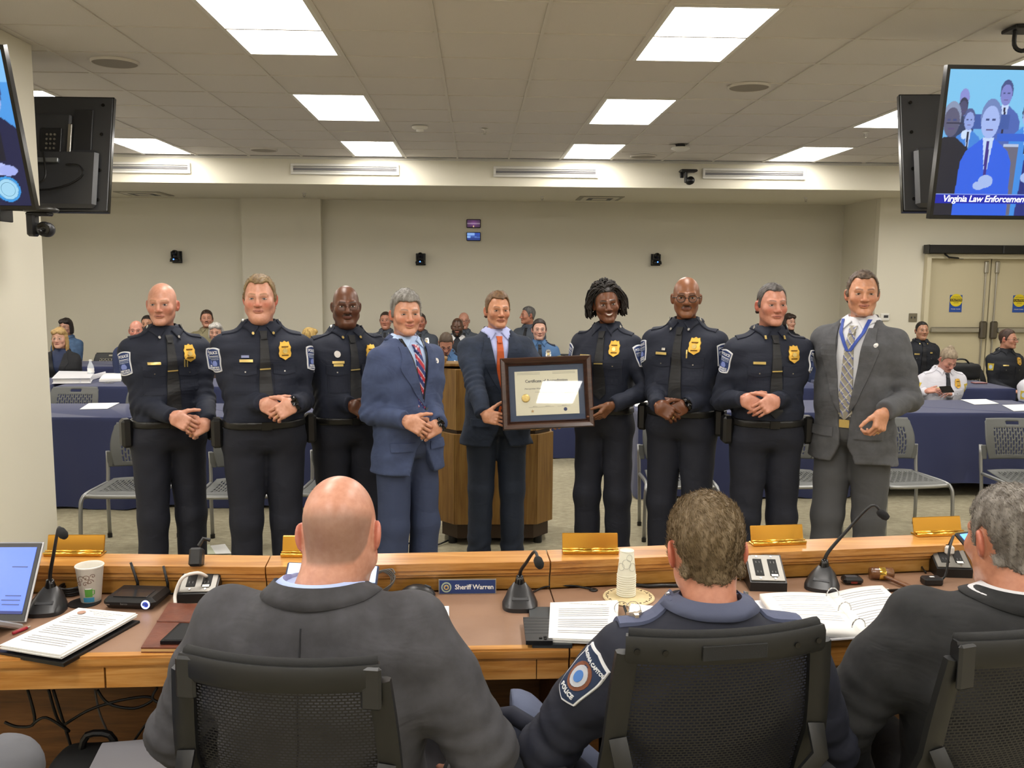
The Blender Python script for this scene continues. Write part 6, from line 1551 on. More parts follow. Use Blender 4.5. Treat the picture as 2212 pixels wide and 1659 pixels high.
for r_, mt_, of_ in ((.030, M('patch_brown', '7a4a34', .8), .005), (.022, M('patch_palegrey', 'b8bcc4', .8), .0065), (.012, M('patch_skyblue', '4a7ac0', .8), .008)):
    drape('patch_seal', S2, np.stack([r_*np.cos(a_), r_*np.sin(a_)+.002], 1), [tuple(range(18))], mt_, po, T2, **fr_, off=of_, th=.002)
for s_, zo, sz in (('VIRGINIA CAPITOL', .038, .0105), ('POLICE', -.038, .014)):
    tp, tf = txt2(s_, sz, bold=True); drape('patch_text', S2, tp+np.array([0, zo]), tf, m_patchw, po, T2, **fr_, off=.0055, th=.0018)
TOPF = dict(O=(0, 0, 2.), U=EX, W=np.array([0, 1., 0]), D=(0, 0, -1))
ea = np.array([(0, -.018), (.006, -.008), (.024, -.020), (.02, .0), (.008, .006), (.006, .018), (-.006, .018), (-.008, .006), (-.02, .0), (-.024, -.02), (-.006, -.008)])
drape('eagle_pin', S2, ea*np.array([.7, 1.])+np.array([.160, .006]), [tuple(range(11))], M('eagle_silver', 'd8c8b0', .25, .8), root2, T2, **TOPF, off=.009, th=.004)
# ================================================================= AUDIENCE
def seat_bg(label, px, ytop, Y, H=1.76, z=0, **kw):
    p = pY(px, ytop, Y); kw.setdefault('res', .55); kw.setdefault('legs', dict(spread=.13, knee=.26, tuck=.06))
    kw.setdefault('arms', dict(R=dict(w=(-.12, -.30, 1.06), f=(.8, -.5, 0), d=(-.1, -.2, 1), curl=.5), L=dict(w=(.12, -.30, 1.06), f=(-.8, -.5, 0), d=(.1, -.2, 1), curl=.5)))
    return person(label, p[0], Y, z, H=H, seated=True, top=p[2], group='seated audience', **kw)
TRO = dict(kind='police', c='4c535e', tc='3a404a', tie='14161a', pockets=False, wr=.004)
BLU = dict(kind='police', c='466a94', tc='20283a', tie='14161c', pockets=True, badge='silver', epaulette=True, epc='20283a', wr=.004, small_patch=True)
WHT = dict(kind='police', c='d8d8e0', tc='1c2028', tie='191c24', pockets=True, small_patch=True, wr=.005, badge='gold')
DRK = dict(kind='police', c='171b24', tc='171b24', pockets=True, wr=.004)
seat_bg('person in glasses and a black blazer seated behind the white binder', 128, 712, 10.15, 1.66, g=.92, fem=.7, rz=.1,
    head=dict(skin='d8a890', blush='cc8878', hair='long', hairc='9a7a48', hairc2='c0a068', ht=.012, hl=.085, hlen=-.2, glasses=('thin', .0012, m_steel), lip='a85a54', fem=1, brow='8a6a48', size=1.02),
    outfit=dict(kind='suit', c='1c1d20', sc='1f2c4c', lapel=True, vz=1.2, vw=.07, collar=False, zlo=.86))
seat_bg('person in a denim jacket seated behind the black blazer at the left', 142, 690, 11.95, 1.64, g=.95, fem=.6, rz=-.1,
    head=dict(skin='c89880', hair='bob', hairc='1e1714', hairc2='2e2420', ht=.016, hl=.075, hlen=-.1, glasses=('thin', .0012, m_dglass), fem=1), outfit=dict(kind='police', c='3f5878', c2='4a6688', tc='20283a', collar=True))
seat_bg('person in a navy suit seated behind the leftmost standing officer', 294, 694, 10.15, 1.76, rz=.25, g=1.05, head=dict(skin='cf8f7a', blush='c06a58', hair='ring', hairc='5a4a40', ht=.004, shave='6a5a50', shave_a=.4), outfit=dict(kind='suit', c='232e50', sc='c8d0e0', tie='20283c', lapel=True, vz=1.15, vw=.06))
seat_bg('person in a dark shirt mostly hidden behind the leftmost standing officer', 318, 683, 12.2, 1.76, rz=.1, head=dict(skin='c89678', hair='short', hairc='241c18', ht=.008), outfit=dict(TRO, c='2a2e38'))
seat_bg('person in a tan uniform seated between the first two standing officers', 446, 672, 12.15, 1.78, rz=.25, head=dict(skin='cc967c', blush='c07c66', hair='short', hairc='33241a', ht=.012, mustache='4a3020', pitch=-.1, open=.35, hl=.08), outfit=dict(TRO, c='8a8264', tc='5a4a3a', tie=None, epaulette=True, pockets=True))
seat_bg('person partly hidden by the patched sleeve of the second standing officer', 466, 700, 10.15, 1.62, rz=.1, fem=.4, g=.9, head=dict(skin='c99880', hair='bob', hairc='8f8c86', hairc2='c8c4bc', ht=.014, hlen=-.07), outfit=dict(TRO, c='5a4a44', tie=None))
seat_bg('person turned away, seen between the second and third standing officers', 668, 711, 10.15, 1.62, rz=2.6, fem=.4, g=.9, head=dict(skin='d0a088', hair='bob', hairc='9a7a3e', hairc2='c8a860', ht=.014, hlen=-.07), outfit=dict(TRO, c='3a3a44', tie=None))
seat_bg('grey uniformed trooper with collar pins by the wall left of the blue suit', 833, 675, 12.45, 1.80, rz=-.05, head=dict(skin='cb9078', blush='bc6a58', hair='short', hairc='3a2a20', ht=.006, jw=1.05, fat=.5), outfit=dict(TRO, discs=[('collar_pin', -.05, 1.474, .006, m_silver), ('collar_pin', .05, 1.474, .006, m_silver)]))
seat_bg('grey uniformed trooper half hidden behind the blue suit', 908, 678, 12.45, 1.80, rz=.0, head=dict(skin='c08068', blush='b06050', hair='short', hairc='32261e', ht=.006, fat=.4), outfit=dict(TRO, badge='silver'))
seat_bg('person in a blue shirt with bowed head seated behind the lectern', 963, 711, 10.1, 1.80, rz=.05, lean=.12, head=dict(skin='c48c70', blush='b8705c', hair='short', hairc='4a3a2a', ht=.006, pitch=.55, mustache='5a4232', goatee='5a4232', hl=.085), outfit=dict(BLU))
seat_bg('person in black over a white collar seated in front of a trooper', 988, 688, 11.6, 1.78, rz=-.02, head=dict(skin='5a3c2a', hair=None, dark=1, beard='15100e', beard_t=.008, shave='1e1612', shave_a=.7, shave_top=.12, nose=1.2, hand='4a3022'), outfit=dict(DRK, cc='d8d8d8', pockets=False))
seat_bg('grey uniformed trooper in dark glasses by the back wall', 1002, 676, 12.55, 1.80, rz=.05, head=dict(skin='d09a84', blush='c47c6a', hair=None, glasses=('rect', .002, m_dglass)), outfit=dict(TRO))
seat_bg('grey uniformed trooper looking to the left by the back wall', 1143, 664, 12.4, 1.84, rz=-.5, head=dict(skin='c48a70', blush='b46a58', hair='short', hairc='4a4846', hairc2='7a7876', ht=.01, yaw=-.75), outfit=dict(TRO, pins=[('name_tag', -.088, 1.342, .05, .013, m_silver)]))
seat_bg('person facing forward in a blue shirt with silver badge, right of the orange tie', 1165, 691, 10.05, 1.80, rz=.02, g=.98, head=dict(skin='dcae98', blush='cc8878', hair='short', hairc='251a14', ht=.009, jw=.94, brow='2a1c14', open=.8), outfit=dict(BLU))
seat_bg('person in black hidden between the frame holder and the round glasses officer', 1408, 725, 8.6, 1.72, rz=.0, fem=.2, g=.95, head=dict(skin='cc9c84', hair='short', hairc='a8a49c', hairc2='d0ccc4', ht=.012), outfit=dict(DRK, pockets=False), arms=dict(R=dict(w=(-.14, -.34, 1.05), f=(.9, -.3, 0), d=(0, -.2, 1)), L=dict(w=(.14, -.34, 1.05), f=(-.9, -.3, 0), d=(0, -.2, 1))))
seat_bg('person in dark clothes hidden behind the rightmost standing officer', 1705, 680, 12.2, 1.66, rz=.3, fem=.6, g=.9, head=dict(skin='cf9f88', hair='bob', hairc='2a1d18', hairc2='3a2a22', ht=.014, hlen=-.16), outfit=dict(DRK, pockets=False))
seat_bg('person in glasses and navy blazer seated behind the standing grey suit', 1783, 703, 10.1, 1.76, rz=.35, g=1.04, head=dict(skin='d09c86', blush='c87c6a', hair='ring', hairc='c8c4bc', hairc2='e0dcd4', ht=.006, glasses=('thin', .0012, m_steel), stubble=.25, stubble_c='d8d4cc'), outfit=dict(kind='suit', c='1f2a48', sc='b8cfee', tie='3a4450', lapel=True, vz=1.12, vw=.06, lanyard=(M('lanyard_blue', ''), .007, 1.25)))
seat_bg('officer in a white shirt mostly hidden behind the standing grey suit', 1850, 700, 8.75, 1.80, rz=-.2, g=1.15, belly=.03, head=dict(skin='c8947c', hair='short', hairc='4a3e36', ht=.008), outfit=dict(WHT))
seat_bg('officer in dark uniform and tie seated by the double doors', 1992, 696, 11.35, 1.74, rz=-.1, g=1.02, head=dict(skin='c49478', blush='b47c66', hair='short', hairc='1a1614', ht=.005, hl=.088, fat=.5, jw=1.05), outfit=dict(DRK, tie='14161c', pins=[('name_tag', -.088, 1.342, .06, .018, m_gold2), ('name_tag', .09, 1.36, .03, .018, m_gold2)], discs=cps(m_gold2)))
PH_W = pY(2033, 846, 8.42)
seat_bg('officer in a white uniform shirt looking down at a phone', 2036, 746, 8.78, 1.70, rz=-.05, g=1.08, belly=.03, fem=.6, lean=.1, res=.75, head=dict(skin='d29a86', blush='cc7868', hair='bun', hairc='7a6a54', hairc2='a09078', ht=.012, hl=.08, pitch=.5, yaw=.15, fem=1, lip='b0645a', brow='7a6048', open=.4), outfit=dict(WHT, pins=[('name_tag', -.088, 1.342, .06, .013, m_gold2)], badge='gold'),
    arms=dict(R=dict(W=PH_W+np.array([-.11, .06, .0]), FW=(.75, -.55, .15), DW=(-.3, -.5, .8), curl=.45), L=dict(W=PH_W+np.array([.12, .06, -.02]), FW=(-.75, -.55, .1), DW=(.3, -.5, .8), curl=.45)))
t = thing('phone', 'black phone held by the officer in the white shirt', 'phone', PH_W+np.array([.02, -.06, .03])); t.rotation_euler = (-.7, 0, .35)
MB().box((0, 0, 0), (.15, .009, .075), .004).build('phone_case', m_blk2, t); MB().box((0, .005, 0), (.14, .002, .068)).build('phone_screen', m_grey, t)
seat_bg('officer in dark uniform and glasses seated at the far right', 2176, 713, 10.15, 1.72, rz=.1, g=.98, fem=.5, head=dict(skin='cf987f', blush='c87866', hair='short', hairc='33241c', hairc2='4a342a', ht=.008, yaw=.55, glasses=('rect', .0017, m_dglass), smile=.5, fem=1), outfit=dict(DRK, small_patch=True, pins=[('name_tag', -.088, 1.342, .06, .013, m_gold2)], badge='gold'))
seat_bg('officer in a white shirt at the right edge, only the arm in view', 2262, 760, 8.75, 1.76, rz=.0, g=1.1, head=dict(skin='c8947c', hair='short', hairc='4a3e36', ht=.008), outfit=dict(WHT))
# ================================================================= THINGS ON THE DAIS DESK
def dpt(px, py, z=DSK): return pZ(px, py, z)
def desk_rz(x): return 0.02 if x < .23 else .115
# ---- brass name holders on the ledge
m_brass = M('brass_holder', 'd8a040', .22, .9); m_brassb = M('brass_bright', 'f0c860', .15, .95)
hold_l = ['gold name plate holder on the ledge at the far left', 'gold name plate holder on the ledge half hidden by the seated grey suit', 'gold name plate holder on the ledge left of the seated navy uniform', 'gold name plate holder on the ledge above the power box', 'gold name plate holder on the ledge at the right']
for (x0, x1, yb, yt), lb in zip(((93, 218, 1203, 1172), (606, 730, 1205, 1175), (1216, 1337, 1198, 1163), (1628, 1742, 1181, 1150), (1982, 2086, 1161, 1130)), hold_l):
    a, b = dpt(x0, yb, LED), dpt(x1, yb-(0 if x0 < 1500 else 4), LED); L = np.linalg.norm(b[:2]-a[:2]); c = (a+b)/2
    t = thing('name_plate_holder', lb, 'name plate holder', (c[0], c[1]+.01, LED), math.atan2(b[1]-a[1], b[0]-a[0]), 'brass holders on the ledge')
    MB().box((0, .012, .0035), (L, .045, .007), .002).build('foot', m_brass, t)
    MB().box((0, .022, .032), (L, .006, .056), .002, rotm(-.28)).build('back_plate', m_brass, t)
    MB().tube([(-L/2, -.006, .009), (L/2, -.006, .009)], .005, 8).build('front_lip', m_brassb, t, smooth=True)
    MB().tube([(-L/2, .005, .014), (L/2, .005, .014)], .003, 8).build('lip_groove', m_brassb, t, smooth=True)
# ---- gooseneck microphones
m_foam = M('mic_foam', '1b1b1d', .95, bump=(1200, .9, .002)); m_micb = M('mic_base', '232325', .38, bump=(500, .1, .0005))
def mic(label, base_px, tip_px, tipY, rz):
    p = dpt(*base_px); tip = pY(*tip_px, tipY)
    t = thing('gooseneck_microphone', label, 'microphone', p, rz, 'gooseneck microphones'); R = rotm(0, 0, -rz)
    # wedge base
    n = 24; P = np.zeros((n, 4, 3))
    for i in range(n):
        a = 2*math.pi*i/n; c_, s_ = math.cos(a), math.sin(a); e = 3.0
        x = .052*np.sign(c_)*abs(c_)**(2/e); y = .062*np.sign(s_)*abs(s_)**(2/e); x *= 1-.25*(y > 0)*(y/.062)
        f = (y+.062)/.124
        P[i, 0] = (x, y, 0); P[i, 1] = (x, y, .012); P[i, 2] = (x*.8, y*.84, .018+.03*f); P[i, 3] = (x*.36, .028+y*.2, .060)
    b = MB(); b.grid(P, wrapu=True); b.f.append([i*4+3 for i in range(n)]); b.f.append([i*4 for i in range(n)][::-1]); b.build('base', m_micb, t, angle=50)
    MB().box((0, -.028, .031), (.05, .016, .004), .0015, rotm(.33)).build('talk_button', m_grey, t)
    MB().lathe([(.016, .058), (.013, .07), (.010, .082), (.0, .083)], 14, c=(0, .028, 0), cap=False).build('collar', m_blk2, t, smooth=True)
    e = R@(tip-p); s = np.array([0, .028, .08]); d = e-s
    m1 = s+d*.35+np.array([0, 0, .02+.1*abs(d[0])]); m2 = s+d*.8+np.array([0, 0, .03+.16*abs(d[0])])
    MB().tube([s, s*.8+m1*.2+np.array([0, 0, .01]), m1, m2, e], [.0055, .0055, .005, .0042, .0042], 8, smooth=5).build('gooseneck', m_black, t, smooth=True)
    dd = e-m2; dd /= np.linalg.norm(dd); z_ = dd; x_ = np.cross([0, 1, .1], z_); x_ /= np.linalg.norm(x_); Rm = np.stack([x_, np.cross(z_, x_), z_], 1)
    MB().lathe([(0, -.016), (.008, -.015), (.0125, -.006), (.013, .012), (.009, .022), (0, .025)], 16, c=e, R=Rm, cap=False).build('foam_windscreen', m_foam, t, smooth=True)
    return t
mic('gooseneck microphone standing upright left of the coffee cup', (104, 1318), (133, 1150), 2.50, .12)
mic('gooseneck microphone with bent neck in front of the name plate', (1123, 1308), (1163, 1213), 2.38, -.02)
mic('gooseneck microphone with long neck reaching over the ledge at the right', (1776, 1268), (1905, 1110), 2.66, -.5)
# ---- laptops
def screen_thing(name, label, cat, corners, Y, parts_mat, txt=False):
    """thin slab whose front face has the four image corners (tl,tr,br,bl) at depths Y"""
    C = [pY(c[0], c[1], y_) for c, y_ in zip(corners, Y)]; ctr = sum(C)/4
    u = (C[1]+C[2]-C[0]-C[3])/2; v = (C[0]+C[1]-C[2]-C[3])/2; W_, H_ = np.linalg.norm(u), np.linalg.norm(v); u /= W_; v -= u*(u@v); v /= np.linalg.norm(v); n = np.cross(u, v)
    t = thing(name, label, cat, ctr); t.rotation_euler = Matrix(((u[0], -n[0], v[0]), (u[1], -n[1], v[1]), (u[2], -n[2], v[2]))).to_euler(); return t, W_, H_
m_alu = M('laptop_silver', 'b4b4b6', .35, .6); m_scr = M('laptop_screen', '5672cc', .25, emit=.4)
t, W_, H_ = screen_thing('laptop', 'silver laptop with a blue screen at the left edge of the desk', 'laptop', ((-150, 1168), (89, 1175), (60, 1340), (-175, 1345)), (2.62, 2.52, 2.42, 2.50), None)
MB().box((0, .004, 0), (W_, .008, H_), .003).build('lid', m_alu, t); MB().box((0, -.001, 0), (W_-.008, .003, H_-.008), .001).build('bezel', M('laptop_bezel', '3a3a3c', .4), t); MB().box((0, -.003, .004), (W_-.03, .002, H_-.04)).build('display', m_scr, t)
for i, (z_, l_) in enumerate(((.05, .05), (-.03, .05), (-.042, .06), (-.054, .055))): MB().box((W_/2-.03-l_/2, -.0045, z_-.01), (l_, .001, .003)).build('display_text_line', M('screen_text', '4a5a90', .4, emit=.2), t)
MB().box((0, -.0045, -H_/2+.026), (W_-.03, .001, .008)).build('taskbar', M('taskbar', '2a3470', .4, emit=.3), t)
bs = MB().box((0, -.11, -H_/2-.012), (W_, .22, .016), .004, None).build('keyboard_base', m_alu, t); bs.rotation_euler = (0, 0, 0)
kb = rotm(math.radians(18)); 
for r_ in range(5):
    for c_ in range(9): MB().box((W_/2-.04-c_*.019, -.04-r_*.019, -H_/2-.003), (.015, .015, .003), .001).build('key', m_black, bs)
MB().box((.0, -.175, -H_/2-.003), (.09, .05, .001)).build('touchpad', M('touchpad', '9a9a9c', .4), bs)
t, W_, H_ = screen_thing('tablet', 'tablet with a bright blue screen in front of the seated dark suit', 'tablet', ((2084, 1152), (2190, 1140), (2215, 1235), (2126, 1250)), (2.62, 2.66, 2.5, 2.46), None)
MB().box((0, .005, 0), (W_, .012, H_), .004).build('case', m_black, t); MB().box((0, -.002, 0), (W_-.02, .002, H_-.022)).build('display', M('tablet_screen', '5a90ff', .2, emit=.9), t)
t, W_, H_ = screen_thing('tablet', 'small tablet propped on the desk before the seated grey suit', 'tablet', ((617, 1212), (812, 1222), (822, 1262), (617, 1256)), (2.55, 2.55, 2.5, 2.5), None)
MB().box((0, .005, 0), (W_, .010, H_), .004).build('case', M('case_navy', '2c3450', .5), t); MB().box((0, -.001, 0), (W_-.012, .002, H_-.012)).build('display', M('tablet_screen2', 'a8c4f0', .2, emit=.7), t)
# ---- coffee cup, coaster, lid
p = dpt(197, 1298); t = thing('coffee_cup', 'paper coffee cup with swirl and green mug print on the left desk', 'cup', p)
MB().lathe([(0, .002), (.0265, 0), (.0275, .001), (.0385, .105), (.040, .106), (.0405, .109), (.039, .111), (.0375, .109), (.0365, .1), (.0262, .005), (0, .005)], 28, cap=False).build('cup_body', M('cup_white', 'e6e2d8', .55), t, smooth=True)
def on_cup(pts, h=.0009):   # (angle, z) polyline on the cup wall
    return [((.0279+.0105*z/.105)*math.sin(a)*1.0, -(.0279+.0105*z/.105)*math.cos(a), z) for a, z in pts]
m_sw = M('print_brown', '6a4a38', .6)
for a0, z0, r_, tw in ((-.35, .075, .013, 1), (.15, .08, .010, -1), (.4, .068, .009, 1), (-.6, .06, .009, -1), (0., .062, .008, 1), (.62, .085, .007, -1)):
    MB().tube(on_cup([(a0+tw*(r_*(1-i/16)/.033)*math.cos(i*.55), z0+r_*(1-i/16)*math.sin(i*.55)) for i in range(15)]), .0009, 5).build('swirl_print', m_sw, t)
def cup_patch(a0, a1, z0, z1, mt_, nm, r=.0006):
    P = np.array([[(lambda rr: (rr*math.sin(a), -rr*math.cos(a), z))(.0279+.0105*z/.105+r) for z in np.linspace(z0, z1, 4)] for a in np.linspace(a0, a1, 8)]); b = MB(); b.grid(P); b.build(nm, mt_, t)
cup_patch(-.1, .55, .022, .048, M('print_green', '5a9a40', .6), 'mug_print'); cup_patch(-.3, .7, .006, .020, M('print_blue', '3a8ab0', .6), 'banner_print', .0009); cup_patch(-.05, .5, .046, .049, m_paper, 'foam_print', .0012)
MB().tube(on_cup([(.55, .042), (.72, .042), (.72, .03), (.55, .028)]), .0014, 5).build('mug_handle_print', MATS['print_green'], t)
p = dpt(180, 1302); MB_ = MB().lathe([(0, 0), (.045, 0), (.045, .003), (0, .003)], 26, cap=False).build('coaster', m_black, None, loc=p+np.array([0.005, -.003, 0])); tag(MB_, 'round black coaster under the coffee cup', 'coaster')
p = dpt(155, 1283); t = thing('coiled_cable', 'coil of black cable behind the coffee cup', 'cable', p)
for i in range(4): MB().tube([((.028+.003*(i % 2))*math.cos(a), (.028+.002*i)*math.sin(a), .005+.007*i) for a in np.linspace(0, 6.283, 20)], .004, 6).build('coil_loop', m_black, t, smooth=True)
# ---- wireless box with two antennas
p = dpt(290, 1312); t = thing('wireless_presenter', 'black wireless box with two antennas and a lit blue button', 'device', p+np.array([0, .03, 0]), -.10)
MB().box((0, 0, .021), (.155, .12, .034), .013).build('housing', m_black, t); MB().box((.0, -.02, .039), (.10, .06, .002), .001).build('top_panel', M('panel_gloss', '2a2a2c', .15), t)
MB().lathe([(.009, 0), (.0125, 0), (.0125, .003), (.009, .003)], 20, c=(.052, -.0595, .021), R=rotm(math.pi/2), cap=False).build('light_ring', M('ring_led', 'b8c8ff', .3, emit=1.), t)
MB().lathe([(0, 0), (.0085, 0), (0, .003)], 18, c=(.052, -.0595, .021), R=rotm(math.pi/2), cap=False).build('power_button', M('button_blue', '3a4a90', .3), t)
text_on('brand_mark', 'barco', M('grey_print', '8a8a8c', .5), t, (-.012, -.0608, .021), (1, 0, 0), (0, 0, 1), .009); MB().box((-.06, -.06, .018), (.012, .002, .003)).build('usb_port', m_steel, t)
for sx, e in ((-.03, (-.045, .055, .105)), (.062, (.052, .06, .095))): MB().tube([(sx, .062, .02), (sx*.95+e[0]*.05, .064, .04), e], [.005, .0045, .0038], 8).build('antenna', m_black, t, smooth=True)
# ---- power boxes
def power_box(label, px, py, rz, w_=.112, plugs=False):
    p = dpt(px, py); t = thing('power_box', label, 'power outlet', p, rz, 'desk power boxes'); d = .105
    b = MB(); b.add([(-w_/2, 0, 0), (w_/2, 0, 0), (w_/2, d, 0), (-w_/2, d, 0), (-w_/2, 0, .028), (w_/2, 0, .028), (w_/2, d, .085), (-w_/2, d, .085)], [(0, 3, 2, 1), (4, 5, 6, 7), (0, 1, 5, 4), (1, 2, 6, 5), (2, 3, 7, 6), (3, 0, 4, 7)]); b.build('box', m_black, t)
    an = math.atan2(.057, d); R = rotm(an); c = np.array([0, d/2, .0565]); nrm = R@np.array([0, 0, 1.])
    f = MB().box(c+nrm*.002, (w_*.93, .108, .004), .0015, R).build('face_plate', M('outlet_plate', '8d8a84', .45, .7), t)
    for sx in (-1, 1):
        MB().box(c+nrm*.004+R@np.array([sx*w_*.2, 0, 0]), (w_*.24, .07, .004), .001, R).build('socket_strip', M('socket_black', '161616', .7), f)
        for k_ in (-1, 1):
            MB().box(c+nrm*.0065+R@np.array([sx*w_*.2-.005, k_*.02, 0]), (.002, .008, .001), 0, R).build('slot', M('slot', '6a6a6a', .5), f); MB().box(c+nrm*.0065+R@np.array([sx*w_*.2+.005, k_*.02, 0]), (.002, .008, .001), 0, R).build('slot', MATS['slot'], f)
            MB().lathe([(0, 0), (.004, 0), (.003, .002), (0, .002)], 10, c=c+nrm*.004+R@np.array([sx*w_*.2, k_*.045, 0]), R=R, cap=False).build('screw', m_chrome, f)
    MB().box(c+nrm*.0065+R@np.array([w_*.2, -.034, 0]), (.02, .009, .001), 0, R).build('label_tape', m_paper, f)
    return t
b1 = power_box('sloped steel power box with adapter and white plug at the left', 425, 1303, .05)
MB().box((-.015, .075, .115), (.038, .045, .055), .006, rotm(-.4)).build('power_adapter', m_black, b1)
MB().tube([(-.012, .09, .145), (.0, .1, .165), (.02, .1, .16)], .006, 8).build('adapter_cable', m_black, b1)
MB().tube([(.02, .045, .065), (.0, .02, .085), (-.04, .01, .075), (-.06, .0, .03), (-.055, -.02, .006)], .005, 8, smooth=4).build('white_cable', M('white_cable', 'e0dcd4', .5), b1, smooth=True)
power_box('sloped steel power box between the seated navy uniform and the microphone', 1660, 1278, -.10)
b3 = power_box('sloped steel power box at the right with cables, beside the tablet', 2062, 1248, -.12)
MB().box((.0, .06, .075), (.03, .03, .03), .006).build('white_plug', M('white_cable', ''), b3); MB().tube([(.0, .06, .09), (.0, .03, .13), (-.03, -.02, .1), (-.05, -.05, .02), (-.09, -.06, .006)], .004, 8, smooth=4).build('plug_cable', m_black, b3, smooth=True)
# thin cables on the left desk
def cable(label, pts, r=.0025, mat=None):
    o = MB().tube(pts, r, 6, smooth=5).build('cable', mat or m_black, None, smooth=True); return tag(o, label, 'cable', 'loose cables')
D_ = lambda px, py, dz=.004: dpt(px, py)+np.array([0, 0, dz])
cable('thin black cable looping between the antennas', [D_(230, 1275), D_(240, 1262, .02), D_(275, 1255, .06), D_(320, 1262, .055), D_(350, 1275, .03), D_(380, 1280, .004)])
cable('thin black cable arching behind the wireless box', [D_(365, 1280), D_(385, 1265, .04), D_(345, 1262, .05), D_(310, 1268, .03), D_(330, 1282, .006), D_(375, 1285, .004)])
cable('black cable lying from the microphone to a grommet', [D_(1145, 1285), D_(1180, 1270), D_(1235, 1268), D_(1262, 1272), D_(1280, 1275)], .003)
p = dpt(1282, 1276); tag(MB().lathe([(0, 0), (.012, .001), (.014, .003), (.009, .006), (.004, .004), (0, .004)], 18, cap=False).build('cable_grommet', m_black, None, smooth=True, loc=p), 'round black cable grommet left of the paper cups', 'grommet')
cable('dark cable bundle behind the paper cups', [D_(1372, 1266), D_(1400, 1270, .006), D_(1430, 1270, .008), D_(1470, 1268, .004)], .006)
p = dpt(822, 1290); t = thing('coiled_cable', 'loose coil of grey cable standing left of the mouse', 'cable', p)
for i in range(5): MB().tube([((.030+.004*i)*math.cos(a)+.004*math.sin(3*a+i), .006+.02*math.sin(a), .004+.038*(1+math.sin(a+.2*i))*.9+.002*i) for a in np.linspace(0, 6.1, 14)], .0022, 6, smooth=3).build('cable_loop', M('grey_cable', '5a5652', .5), t, smooth=True)
cable('black cable looping in front of the right power box', [D_(2000, 1240), D_(1990, 1228, .02), D_(2020, 1215, .05), D_(2055, 1200, .07)], .003)
# ---- mouse
p = dpt(903, 1287); t = thing('computer_mouse', 'black computer mouse left of the name plate', 'mouse', p, -.12)
def mfn(P): return np.maximum(ell(P, (0, 0, 0), (.054, .031, .036)), .001-P[:, 2])
mesh_part('mouse_body', mfn, (-.06, -.04, 0), (.06, .04, .04), .003, M('mouse_black', '2b2b2d', .35), t); MB().box((.03, 0, .031), (.022, .006, .006), .002, rotm(0, .35)).build('scroll_wheel', m_grey, t)
# ---- name plate
a, b = dpt(947, 1284), dpt(1072, 1283); c = (a+b)/2; L = np.linalg.norm(b-a)
t = thing('name_plate', 'blue name plate reading Sheriff Warren on the desk', 'name plate', c, 0.01); m_np = M('plate_blue', '22386e', .4)
MB().box((0, .006, .022), (L, .004, .046), .001, rotm(-.12)).build('silver_border', m_steel, t); fp = MB().box((0, .0035, .022), (L-.006, .003, .040), 0, rotm(-.12)).build('blue_face', m_np, t)
u_, v_ = np.array([1, 0, 0]), rotm(-.12)@np.array([0, 0, 1.])
text_on('name_text', 'Sheriff Warren', m_paper, t, (.021, .0012, .0215), u_, v_, .0205, bold=True, space=.95)
for r_, m_ in ((.0155, M('seal_pale', 'a8b8a0', .5)), (.0115, m_np), (.008, m_gold2)): MB().lathe([(0, 0), (r_, 0), (r_, .0006), (0, .0006)], 22, c=(-L/2+.024, .0018-(.0155-r_)*.05, .0215), R=rotm(math.pi/2-.12), cap=False).build('seal_disc', m_, t)
st = [(.007*(1 if i % 2 == 0 else .42)*math.sin(i*math.pi/5), .007*(1 if i % 2 == 0 else .42)*math.cos(i*math.pi/5)) for i in range(10)]; MB().prism(st[::-1], 0, .0006, rotm(math.pi/2-.12), (-L/2+.024, .0005, .0215)).build('seal_star', m_np, t)
# ---- papers
def sheet(label, corners, zs=DSK, n=1, th=.0012, lines=None, name='paper_sheet', curl=0., rows=14, head=None, mat=None, group=None):
    """flat sheet(s) from image corners tl,tr,br,bl"""
    C = [dpt(c[0], c[1], zs) for c in corners]; t = thing(name, label, 'paper', C[3], 0, group); o = C[3]
    tl, tr, br, bl = [c-o for c in C]
    for i in range(n):
        j = np.array([random.uniform(-.003, .003), random.uniform(-.003, .003), 0])*(i > 0)
        P = np.array([[((bl*(1-u)+br*u)*(1-v)+(tl*(1-u)+tr*u)*v)+j+np.array([0, 0, .0008+i*th+curl*(max(0, v-.6)**2*.2+max(0, u-.7)**2*.2)]) for v in np.linspace(0, 1, 7)] for u in np.linspace(0, 1, 7)])
        b = MB(); b.grid(P); so = b.build('sheet', mat or m_paper, t); md = so.modifiers.new('s', 'SOLIDIFY'); md.thickness = th*.8
    z_ = .0016+(n-1)*th
    def Q(u, v): return ((bl*(1-u)+br*u)*(1-v)+(tl*(1-u)+tr*u)*v)+np.array([0, 0, z_+curl*(max(0, v-.6)**2*.2+max(0, u-.7)**2*.2)])
    if rows:
        rg = np.random.RandomState(len(label))
        for r_ in range(rows):
            v = .80-.70*r_/rows; l = .12; e = .88-(.3*rg.rand() if r_ % 5 == 4 else .02*rg.rand())
            if r_ % 6 == 5: continue
            b = MB(); b.add([Q(l, v), Q(e, v), Q(e, v+.011), Q(l, v+.011)], [(0, 1, 2, 3)]); b.build('text_line', m_lightink, t)
    if head:
        for k_, (tx_, sz, v) in enumerate(head):
            tp, tf = txt2(tx_, sz); uu = (br-bl)/np.linalg.norm(br-bl); vv = (tl-bl)/np.linalg.norm(tl-bl); c0 = Q(.55, v); mesh_obj('heading_text', c0+tp[:, :1]*uu+tp[:, 1:2]*vv+np.array([0, 0, .0004]), tf, m_ink, t)
    return t
